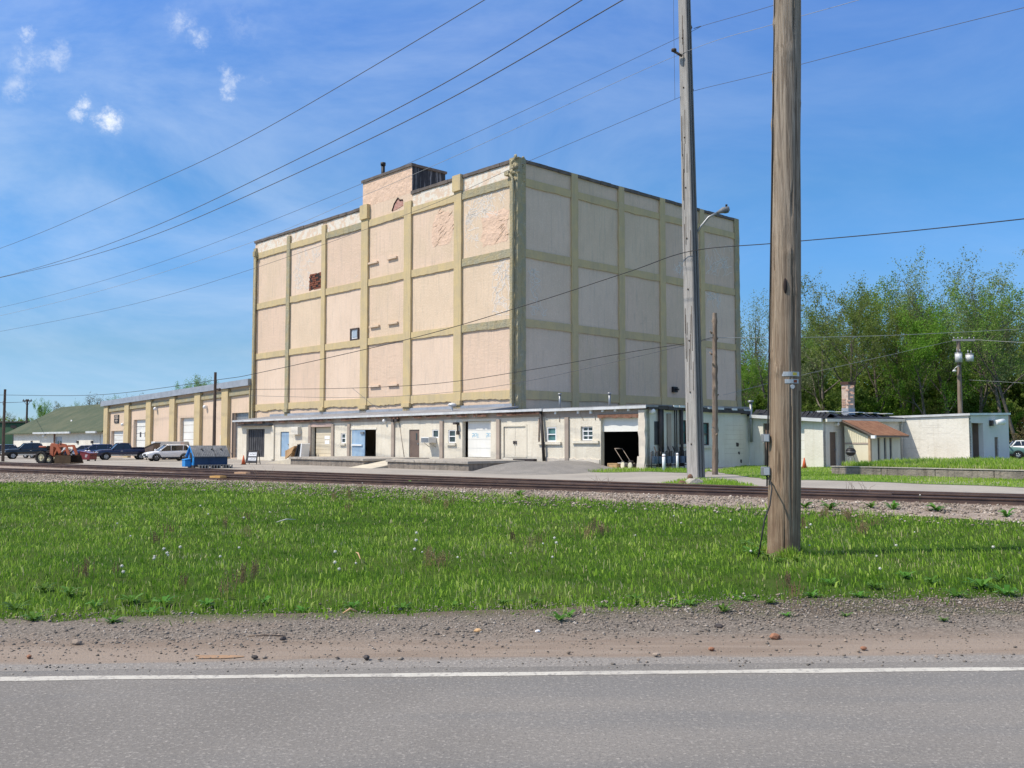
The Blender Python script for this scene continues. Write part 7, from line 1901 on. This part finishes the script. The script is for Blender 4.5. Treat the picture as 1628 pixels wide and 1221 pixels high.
L = [(1150, 962, 1.1), (1096, 952, .9), (1225, 950, .9), (1345, 968, .6), (1500, 975, .55), (1250, 968, .6), (1070, 955, .8), (960, 955, .7), (890, 975, 1.0), (905, 968, .8), (1560, 930, 1.5), (1600, 938, 1.4), (1480, 925, 1.2), (1390, 930, 1.0), (1290, 940, 1.0), (1010, 945, 1.0), (55, 975, 1.1), (25, 960, 1.2), (150, 955, 1.0), (210, 948, 1.2), (260, 950, 1.1), (110, 940, 1.2), (330, 952, 1.0), (70, 935, 1.1), (480, 962, .8), (560, 955, .9), (640, 958, .9), (720, 955, .8), (180, 978, .9), (240, 965, .9), (1222, 886, 1.2), (1240, 892, 1.0), (1268, 890, .9), (1195, 880, 1.5), (1205, 872, 1.6), (1185, 866, 1.3), (1590, 920, 1.3), (1440, 915, 1.1), (1520, 940, 1.2), (420, 948, .9), (800, 950, .9), (850, 948, .8), (1180, 945, .9), (1320, 925, 1), (1365, 940, .9), (590, 805, 1.6), (825, 790, 2.2), (1320, 815, 2.6), (1420, 815, 2.4), (1490, 818, 2.4), (1280, 812, 2.2), (1600, 826, 2.2), (655, 775, 2.4), (1385, 812, 2)]
scatter('leafy_weed', ws_, spots_px(L), 'low leafy green weed growing among the roadside grass', 'weed', 'leafy weeds in the roadside grass')
M['clock'] = pbr('dandelion_clock', (.68, .66, .60, 1), None, rough=1); M['stalk'] = leafmat('seed_stalk', [(0, (.20, .14, .07, 1)), (1, (.36, .27, .15, 1))], .2)
d0 = []
for s in range(2):
    mb = MB(); mb.tube([(0, 0, 0), (.01, .005, .12), (.004, .01, .2)], .0022, 4, 1)
    mb.sphere((.004, .01, .212), .012, 8, 0); 
    for k in range(14):
        a = k * 2.4; zz = 1 - 2 * (k + .5) / 14; rr = math.sqrt(1 - zz * zz); mb.tube([(.004, .01, .212), (.004 + .019 * rr * math.cos(a), .01 + .019 * rr * math.sin(a), .212 + .019 * zz)], [.002, .004], 3, 0)
    d0.append(mb.build('dandelion', [M['clock'], M['weed']]))
L = [(rs.gauss(x, 16), rs.gauss(y, 9), rs.uniform(.8, 1.25)) for (x, y) in [(682, 880)] * 4 + [(255, 905)] * 5 + [(330, 828)] * 2 + [(570, 800)] * 2 + [(545, 910)] * 3 + [(210, 925)] * 2 + [(1285, 860)] * 2 + [(880, 885)] * 3] + [(rs.uniform(60, 1600), rs.uniform(805, 930), rs.uniform(.6, 1.1)) for _ in range(26)]
scatter('dandelion', d0, spots_px(L), 'white dandelion seed head on a thin stem in the grass', 'dandelion', 'dandelion clocks in the grass')
s0 = []
for s in range(3):
    r_ = random.Random(s); V = []; Fq = []; T = []
    for k in range(15):
        x, y = r_.gauss(0, .05), r_.gauss(0, .05); h = r_.uniform(.13, .26); lx, ly = r_.gauss(0, .03), r_.gauss(0, .03); b = len(V); w = .003
        V += [(x - w, y, 0), (x + w, y, 0), (x + lx + w, y + ly, h), (x + lx - w, y + ly, h)]; T += [0.2] * 4; Fq.append((b, b + 1, b + 2, b + 3))
        for q in range(9):
            zz = h * (.45 + .55 * q / 9); e = .009; a = q * 2.1; b = len(V); cx, cy = x + lx * zz / h, y + ly * zz / h
            V += [(cx, cy, zz), (cx + e * math.cos(a) + .003, cy + e * math.sin(a), zz + .004), (cx + e * math.cos(a), cy + e * math.sin(a), zz + .018), (cx, cy, zz + .012)]; T += [r_.random()] * 4; Fq.append((b, b + 1, b + 2, b + 3))
    s0.append(np_mesh('seed_stalks', np.array(V), np.array(Fq), M['stalk'], tint=np.array(T)))
L = [(rs.gauss(x, 20), rs.gauss(y, 8), rs.uniform(.7, 1.15)) for (x, y) in [(400, 930)] * 3 + [(325, 930)] * 2 + [(405, 850)] * 3 + [(560, 800)] * 7 + [(700, 805)] * 5 + [(690, 895)] * 3 + [(1380, 840)] * 5 + [(1300, 830)] * 4 + [(850, 870)] * 3 + [(1270, 925)] * 2 + [(270, 860)] * 2 + [(160, 920)] * 2 + [(960, 850)] * 4]
scatter('seed_stalks', s0, spots_px(L), 'tuft of reddish brown seed stalks standing in the grass', 'weed', 'brown seed stalk tufts in the grass')
for (x0, y0, x1_, y1, lab) in ((566, 878, 573, 889, 'pale dry stick upright in the grass near the centre'), (440, 830, 470, 826, 'pair of pale dry reed leaves lying on the grass left of centre'), (545, 975, 568, 972, 'pale stick lying at the grass edge')):
    P = ground(x0, y0, .33); Q = ground(x1_, y1, .33); c = (P + Q) / 2
    mb = MB(); mb.tube([P - c, Vector((0, 0, .03)), Q - c], [.006, .010, .005], 6); 
    tag(mb.build('dry_stick', M['wood_pale'] if 'pair' not in lab else M['crack'], None, c), lab, 'stick')
# dirt mound at the big pole
mb = MB(); n = 24; rings = []
tag(np_mesh('pole_mound', *(lambda q: (q[0], q[1]))((lambda n, m: (np.array([(PB.x - .05 + (.42 * (1 - j / m)) * math.cos(2 * math.pi * i / n) * (1 + .15 * math.sin(3 * i)), PB.y - .12 + .30 * (1 - j / m) * math.sin(2 * math.pi * i / n), hz(PB.x, PB.y) - .05 + .10 * (1 - (1 - j / m) ** 2)) for j in range(m + 1) for i in range(n)]), np.array([(j * n + i, j * n + (i + 1) % n, (j + 1) * n + (i + 1) % n, (j + 1) * n + i) for j in range(m) for i in range(n)])))(24, 8)), pbr('mound_soil', (.12, .09, .055, 1), (.07, .10, .025, 1), 6, 1, 1.0, 22, fine=((.36, .30, .22, 1), 30, .6)), smooth=True), kind='structure')

# ================================================================ TREES
M['bark'] = pbr('grey_brown_bark', (.20, .17, .14, 1), (.12, .10, .085, 1), 3, .95, .6, 14, var=.25)
M['leaf_spring'] = leafmat('spring_leaf', [(0, (.085, .155, .026, 1)), (.4, (.175, .265, .05, 1)), (.75, (.26, .35, .085, 1)), (1, (.38, .44, .15, 1))], .5, .6)
M['leaf_grey'] = leafmat('grey_green_leaf', [(0, (.11, .165, .06, 1)), (.5, (.22, .285, .12, 1)), (1, (.38, .43, .22, 1))], .5, .6)
M['leaf_bright'] = leafmat('bright_leaf', [(0, (.08, .18, .02, 1)), (.5, (.18, .33, .04, 1)), (1, (.30, .44, .08, 1))], .5, .6)
M['leaf_tan'] = leafmat('budding_leaf', [(0, (.10, .085, .04, 1)), (.5, (.17, .14, .07, 1)), (1, (.24, .22, .11, 1))], .35, .7)
def tree_parts(seed, H, spread, nleaf, lsize, mat, first=.35, lean=0.0, trunk=True, sparse_top=.0):
    r_ = random.Random(seed); q_ = np.random.default_rng(seed); mb = MB(); tips = []
    def grow(p, d, L, rad, lev):
        pts = [Vector(p)]; n = 5; dd = Vector(d); wob = .11 if lev else .07
        for k in range(n):
            dd = (dd + Vector((r_.gauss(0, wob), r_.gauss(0, wob), r_.gauss(.03, .06)))).normalized(); pts.append(pts[-1] + dd * L / n)
        rs_ = [rad * (1 - .75 * k / n) if lev else rad * (1 - .68 * k / n) for k in range(n + 1)]
        mb.tube(pts, rs_, 7 if lev == 0 else 5 if lev == 1 else 3, cap=False)
        if lev >= 2:
            for k in range(1, n + 1): tips.append((pts[k], L * .42))
            for k in range(n): tips.append((pts[k].lerp(pts[k + 1], .5), L * .42))
        if lev == 3: return
        nb = (7, 6, 4)[lev]
        for k in range(nb):
            t = (first + (1 - first) * (k + r_.random() * .7) / nb) if lev == 0 else (.25 + .75 * (k + r_.random()) / nb)
            i = min(int(t * n), n - 1); base = pts[i].lerp(pts[i + 1], t * n - i)
            az = r_.uniform(0, 6.28) if lev else k * 2.4 + r_.uniform(-.5, .5)
            el = r_.uniform(.45, 1.0) if lev == 0 else r_.uniform(.1, .95)
            side = Vector((math.cos(az), math.sin(az), 0)); nd = (dd * (.55 if lev else .25) + side * math.cos(el) * spread + Vector((0, 0, math.sin(el)))).normalized()
            grow(base, nd, L * (r_.uniform(.42, .6) if lev == 0 else r_.uniform(.45, .65)) * (1.1 - .35 * t if lev == 0 else 1), rs_[i] * .55, lev + 1)
        if lev == 0:
            for k in range(2): grow(pts[-1], (dd + Vector((r_.gauss(0, .4), r_.gauss(0, .4), .3))).normalized(), L * .33, rs_[-1] * .9, 2)
    grow((0, 0, -.2), (lean, 0, 1), H * .78, H * .0135, 0)
    P = np.array([t[0] for t in tips]); S = np.array([t[1] for t in tips])
    idx = q_.integers(0, len(P), nleaf); 
    C = P[idx] + q_.normal(0, 1, (nleaf, 3)) * np.minimum(S[idx] * .34, .30)[:, None]
    C = C[C[:, 2] > .6]; n = len(C)
    a = q_.normal(0, 1, (n, 3)); a /= np.linalg.norm(a, axis=1)[:, None]; b = np.cross(a, q_.normal(0, 1, (n, 3))); b /= np.linalg.norm(b, axis=1)[:, None]
    s = lsize * q_.uniform(.5, 1.35, n)[:, None]
    V = np.stack([C - a * s, C + b * s * .55, C + a * s, C - b * s * .55], 1).reshape(-1, 3); Fq = np.arange(n * 4).reshape(n, 4)
    # tint by clump, so light and dark sprays differ
    cl = q_.random(len(P))[idx][:n] if len(idx) == n else q_.random(n)
    tint = (.25 + .5 * cl + q_.normal(0, .14, n)).clip(0, 1)
    return mb, V, Fq, np.repeat(tint, 4), mat
PROTO = {}; TOPZ = {}
def tree_proto(key, label, name='tree', cat='tree', group=None, **kw):
    mb, V, Fq, T, mat = tree_parts(**kw)
    root = thing(name, label, cat, group=group)
    mb.build('trunk', M['bark'], root); np_mesh('crown', V, Fq, M[mat], root, tint=T); TOPZ[key] = float(np.percentile(V[:, 2], 99.3))
    PROTO[key] = [root, False]; return root
LAB = {}
def plant(key, x, y, z, sc, rot, label, group, sz=1.0):
    root, used = PROTO[key]
    o = root if not used else copy_tree(root)
    PROTO[key][1] = True
    o.location = (x, y, z); o.scale = (sc, sc, sc * sz); o.rotation_euler = (0, 0, rot); tag(o, label, 'tree' if 'shrub' not in o.name else 'shrub', group); return o
tree_proto('a', '', seed=1, H=20, spread=1.15, nleaf=14500, lsize=.125, mat='leaf_spring', first=.30)
tree_proto('b', '', seed=2, H=21, spread=1.0, nleaf=11000, lsize=.125, mat='leaf_spring', first=.36, lean=.1)
tree_proto('c', '', seed=3, H=22, spread=.9, nleaf=8500, lsize=.12, mat='leaf_grey', first=.42)
tree_proto('d', '', seed=4, H=20, spread=1.25, nleaf=9500, lsize=.12, mat='leaf_grey', first=.32, lean=-.12)
tree_proto('e', '', seed=5, H=19, spread=1.0, nleaf=14000, lsize=.125, mat='leaf_bright', first=.22)
tree_proto('f', '', seed=6, H=14, spread=.5, nleaf=1200, lsize=.14, mat='leaf_tan', first=.35)
tree_proto('s1', '', 'shrub', 'shrub', seed=7, H=6, spread=1.2, nleaf=6000, lsize=.12, mat='leaf_bright', first=.05)
tree_proto('s2', '', 'shrub', 'shrub', seed=8, H=7, spread=1.1, nleaf=6500, lsize=.12, mat='leaf_spring', first=.05)
tree_proto('s3', '', 'shrub', 'shrub', seed=9, H=5, spread=1.2, nleaf=2600, lsize=.13, mat='leaf_tan', first=.05)
rt2 = random.Random(17)
def ptree(key, px, ytop, Y, label, group, nomH):
    P = at(px, 700, Y); top = at(px, ytop, Y).z; sc = top / nomH
    return plant(key, P.x, P.y, -.05, sc, rt2.uniform(0, 6.28), label, group)
NOM = TOPZ
KIND = {'a': 'leafy spring green tree', 'b': 'slender spring green tree', 'c': 'sparse grey green tree', 'd': 'spreading grey green tree', 'e': 'bright green leafy tree', 'f': 'thin nearly bare budding tree', 's1': 'bright green bushy shrub', 's2': 'dark spring green shrub', 's3': 'tan budding shrub'}
front = [('c', 1222, 478, 128, 'standing alone left of the big wooden pole, top in open sky'), ('f', 1188, 545, 120, 'just right of the tower edge'), ('e', 1200, 560, 112, 'low beside the tower edge'),
         ('d', 1310, 440, 122, 'first of the wood right of the big pole'), ('b', 1345, 462, 116, 'behind the brick chimney, forked trunk'), ('a', 1392, 440, 126, 'above the lean-to shed'),
         ('a', 1430, 468, 118, 'in the middle of the wood front'), ('c', 1458, 438, 124, 'reaching above the middle of the wood'), ('e', 1478, 480, 114, 'left of the transformer pole'),
         ('c', 1512, 412, 118, 'tallest, directly behind the transformer pole'), ('d', 1560, 428, 116, 'right of the transformer pole'), ('c', 1598, 405, 112, 'tall, near the right edge'), ('b', 1622, 450, 108, 'at the right edge above the parked cars'), ('d', 1680, 410, 112, 'beyond the right edge'), ('a', 1720, 440, 116, 'farthest right')]
for k, px, yt, Y, where in front: ptree(k, px, yt, Y, KIND[k] + ' ' + where, 'front trees of the wood', NOM[k])
back = [(1195, 530, 'f'), (1215, 525, 'd'), (1240, 520, 'a'), (1265, 500, 'b'), (1290, 480, 'e'), (1330, 470, 'a'), (1362, 475, 'd'), (1410, 472, 'b'), (1445, 480, 'a'), (1480, 470, 'b'), (1500, 485, 'a'), (1535, 470, 'e'), (1575, 470, 'a'), (1612, 468, 'b'), (1650, 460, 'a'), (1700, 460, 'e'), (1745, 450, 'b'), (1235, 560, 'f'), (1372, 500, 'f'), (1547, 480, 'f')]
for px, yt, k in back:
    ptree(k, px + rt2.uniform(-6, 6), yt + 22 + rt2.uniform(-14, 16), rt2.uniform(138, 170), KIND[k] + ' in the deeper rows of the wood', 'deeper trees of the wood (' + KIND[k] + ')', NOM[k])
for i in range(30):
    px = 1182 + i * 18.5 + rt2.uniform(-7, 7); k = rt2.choice(['s1', 's2', 's2', 's1', 's3']); P = at(px, 700, rt2.uniform(100, 110) if i % 3 == 0 else rt2.uniform(118, 128))
    plant(k, P.x, P.y, -.05, rt2.uniform(.45, .75) if i % 3 == 0 else rt2.uniform(.95, 1.5), rt2.uniform(0, 6), KIND[k] + ' in the undergrowth along the wood edge', 'undergrowth shrubs (' + KIND[k] + ')')
for i in range(22):
    px = 1180 + i * 26 + rt2.uniform(-9, 9); k = rt2.choice(['s2', 's2', 's1']); P = at(px, 700, rt2.uniform(130, 142))
    plant(k, P.x, P.y, -.05, rt2.uniform(1.5, 2.1), rt2.uniform(0, 6), KIND[k] + ' in the undergrowth along the wood edge', 'undergrowth shrubs (' + KIND[k] + ')')
for px, yt, k, Y in ((14, 655, 'd', 240), (66, 636, 'e', 250), (80, 652, 'a', 240), (50, 662, 'd', 235), (100, 640, 'd', 260), (118, 641, 'e', 262), (130, 646, 'd', 260), (28, 664, 'b', 240), (0, 660, 'a', 240), (-25, 655, 'b', 245), (178, 631, 'e', 290), (300, 606, 'e', 280), (318, 600, 'a', 280), (330, 604, 'e', 280), (283, 612, 'd', 285), (142, 625, 'f', 270), (152, 628, 'f', 270), (163, 630, 'f', 270), (88, 640, 'f', 255), (200, 628, 'f', 290), (225, 626, 'f', 290)):
    ptree(k, px, yt, Y, KIND[k] + ' far off behind the green roof and the peach garages', 'far trees at the left (' + KIND[k] + ')', NOM[k])
# a broad far-off wood closing the horizon
rows = []; Vw = []; 
qn = np.random.default_rng(77); n = 30000; px_ = np.concatenate([qn.uniform(-300, 210, n // 3), qn.uniform(1100, 2000, n - n // 3)]); dd = np.where(px_ < 300, qn.uniform(290, 330, n), qn.uniform(185, 230, n))
hx = (px_ - 814) / 1500 * dd; top = np.where(px_ < 300, 6.5, 11) + 2.0 * np.sin(hx * .35) + 1.4 * np.sin(hx * .9 + 1); zz = top * qn.random(n) ** .8
C = np.stack([hx, dd, zz], 1); a = qn.normal(0, 1, (n, 3)); a /= np.linalg.norm(a, axis=1)[:, None]; b = np.cross(a, qn.normal(0, 1, (n, 3))); b /= np.linalg.norm(b, axis=1)[:, None]; s = .5 * qn.uniform(.6, 1.4, n)[:, None]
V = np.stack([C - a * s, C + b * s * .6, C + a * s, C - b * s * .6], 1).reshape(-1, 3)
tag(np_mesh('far_woodland', V, np.arange(n * 4).reshape(n, 4), M['leaf_spring'], tint=np.repeat((.4 + .25 * np.sin(hx * .5) + qn.normal(0, .15, n)).clip(0, 1), 4)), 'dense green woodland mass far behind the trees', 'woodland', kind='stuff')
# dead stalks between the rails at right
for (px, py, h, lab) in ((1362, 792, .55, 'thin dead weed stalks by the near rail, right of the big pole'), (958, 775, .4, 'thin dry weed stalks by the near rail right of the loading docks'), (420, 765, .6, 'thin dry weed stalks by the near rail below the folding sign')):
    P = ground(px, py, .28); mb = MB(); r_ = random.Random(px)
    for k in range(9):
        x, y = r_.uniform(-.35, .35), r_.uniform(-.2, .2); mb.tube([(x, y, 0), (x + r_.uniform(-.1, .1), y, h * .5), (x + r_.uniform(-.3, .3), y, h * r_.uniform(.6, 1.1))], [.006, .005, .002], 4)
    tag(mb.build('dead_weed', M['pole_brown'], None, (P.x, P.y, .28)), lab, 'weed')
# tree out of frame at left whose shade falls on the grass
plant('e', -19.2, 24.9, hz(-19.2, 24.9) - .05, .37, 1.0, 'small bright green leafy tree on the lot, left of the frame', None)
# ================================================================ SKY, SUN, CAMERA
SUN_EL, SUN_A = R(52), R(16)
S = Vector((-math.cos(SUN_EL) * math.cos(SUN_A), -math.cos(SUN_EL) * math.sin(SUN_A), math.sin(SUN_EL)))
w = bpy.data.worlds.new('World'); scene.world = w; w.use_nodes = True
t = NT(w.node_tree); out = t.n('ShaderNodeOutputWorld'); bg = t.n('ShaderNodeBackground'); t.nt.links.new(bg.outputs[0], out.inputs[0])
sky = t.n('ShaderNodeTexSky'); sky.sky_type = 'NISHITA'; sky.sun_disc = False; sky.sun_elevation = SUN_EL; sky.sun_rotation = math.atan2(S.x, S.y)
sky.air_density = 1.0; sky.dust_density = .3; sky.ozone_density = 3.0; sky.altitude = 200
hs = t.n('ShaderNodeHueSaturation'); hs.inputs['Saturation'].default_value = 1.0; hs.inputs['Hue'].default_value = .5; t.nt.links.new(sky.outputs[0], hs.inputs['Color'])
g = t.n('ShaderNodeTexCoord').outputs['Generated']
nrm = t.n('ShaderNodeVectorMath', operation='NORMALIZE'); t.nt.links.new(g, nrm.inputs[0]); D = nrm.outputs[0]
nz = t.noise(D, 38, 7, .72); 
sub = t.n('ShaderNodeVectorMath', operation='SUBTRACT'); t.nt.links.new(nz.outputs['Color'], sub.inputs[0]); sub.inputs[1].default_value = (.5, .5, .5)
scl = t.n('ShaderNodeVectorMath', operation='SCALE'); t.nt.links.new(sub.outputs[0], scl.inputs[0]); scl.inputs['Scale'].default_value = .036
DD = t.n('ShaderNodeVectorMath', operation='ADD'); t.nt.links.new(D, DD.inputs[0]); t.nt.links.new(scl.outputs[0], DD.inputs[1])
sx = t.n('ShaderNodeSeparateXYZ'); t.nt.links.new(D, sx.inputs[0])
# elevation grade: deeper blue low down, warm white added overhead as fill light
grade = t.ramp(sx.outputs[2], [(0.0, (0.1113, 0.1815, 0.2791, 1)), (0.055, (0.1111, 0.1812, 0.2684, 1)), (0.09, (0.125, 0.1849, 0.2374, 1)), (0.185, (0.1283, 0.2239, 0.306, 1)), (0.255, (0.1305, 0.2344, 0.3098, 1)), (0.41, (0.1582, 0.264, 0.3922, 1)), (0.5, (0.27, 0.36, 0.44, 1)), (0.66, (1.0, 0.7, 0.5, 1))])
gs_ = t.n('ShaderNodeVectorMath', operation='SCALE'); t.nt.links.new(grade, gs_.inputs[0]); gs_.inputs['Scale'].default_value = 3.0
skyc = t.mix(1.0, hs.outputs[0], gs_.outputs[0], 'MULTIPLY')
tot = None
for (x, y, r_, op) in ((134, 163, 13, .75), (126, 184, 12, .65), (116, 187, 9, .35), (173, 193, 20, 1.0), (160, 192, 13, .6), (42, 96, 26, .45), (28, 138, 20, .4), (20, 155, 14, .25), (88, 92, 20, .42), (92, 70, 12, .25), (42, 58, 13, .5), (288, 32, 22, .4), (280, 45, 14, .3), (312, 64, 16, .5), (324, 58, 10, .3), (360, 118, 15, .5), (364, 142, 14, .55), (386, 126, 10, .35), (372, 128, 12, .4), (420, 130, 10, .15), (380, 40, 30, .12)):
    d = ray(x, y).normalized(); ds = t.n('ShaderNodeVectorMath', operation='DISTANCE'); t.nt.links.new(DD.outputs[0], ds.inputs[0]); ds.inputs[1].default_value = d
    mr = t.n('ShaderNodeMapRange'); mr.interpolation_type = 'SMOOTHSTEP'; t.nt.links.new(ds.outputs['Value'], mr.inputs['Value']); mr.inputs['From Min'].default_value = r_ * 1.3 / 1650; mr.inputs['From Max'].default_value = r_ * .05 / 1650; mr.inputs['To Max'].default_value = op * .92
    tot = mr.outputs[0] if tot is None else t.math('MAXIMUM', tot, mr.outputs[0])
f2 = t.noise(D, 62, 7, .75); tot = t.math('MULTIPLY', tot, t.math('ADD', .12, t.math('MULTIPLY', t.step(f2.outputs[0], .38, .62), .9)))
# thin high cirrus, streaked
mp = t.n('ShaderNodeMapping'); mp.inputs['Scale'].default_value = (1.3, 1.3, 3.6); mp.inputs['Rotation'].default_value = (R(8), R(12), 0); t.nt.links.new(D, mp.inputs[0])
ci = t.noise(mp.outputs[0], 2.1, 7, .62, .5)
lf = t.step(sx.outputs[0], .35, -.5)
cir = t.math('MULTIPLY', 0.0) if 0 else t.math('MULTIPLY', t.step(ci.outputs[0], .30, .88), t.math('ADD', .20, t.math('MULTIPLY', lf, .46)))
# contrail: a line between two directions
d1, d2 = ray(-40, 138).normalized(), ray(90, -5).normalized(); nn = d1.cross(d2).normalized()
dp_ = t.n('ShaderNodeVectorMath', operation='DOT_PRODUCT'); t.nt.links.new(DD.outputs[0], dp_.inputs[0]); dp_.inputs[1].default_value = nn
ctr = t.math('MULTIPLY', t.step(t.math('ABSOLUTE', dp_.outputs['Value']), .0042, .0005), t.math('MULTIPLY', t.step(sx.outputs[0], -.44, -.52), .5))
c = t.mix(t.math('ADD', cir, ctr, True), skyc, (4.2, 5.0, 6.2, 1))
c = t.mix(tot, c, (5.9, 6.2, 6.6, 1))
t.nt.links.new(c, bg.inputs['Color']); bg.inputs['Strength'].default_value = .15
sl = bpy.data.lights.new('sun', 'SUN'); sl.energy = 4.05; sl.angle = R(.53); sl.color = (1, .93, .81)
so = bpy.data.objects.new('sun', sl); COL.objects.link(so); so.rotation_euler = S.to_track_quat('Z', 'Y').to_euler(); so.location = (-30, -10, 60)
cam = bpy.data.cameras.new('camera'); cam.sensor_width = 36; cam.lens = 36 * FPX / 1628; cam.clip_start = .1; cam.clip_end = 5000
co = bpy.data.objects.new('camera', cam); COL.objects.link(co); co.location = EYE; co.rotation_euler = (math.pi / 2 + PITCH, 0, 0); scene.camera = co
scene.view_settings.view_transform = 'Standard'; scene.view_settings.look = 'None'; scene.view_settings.exposure = .17; scene.view_settings.gamma = 1
scene.cycles.use_denoising = True
scene.cycles.max_bounces = 6; scene.cycles.diffuse_bounces = 3; scene.cycles.transparent_max_bounces = 6
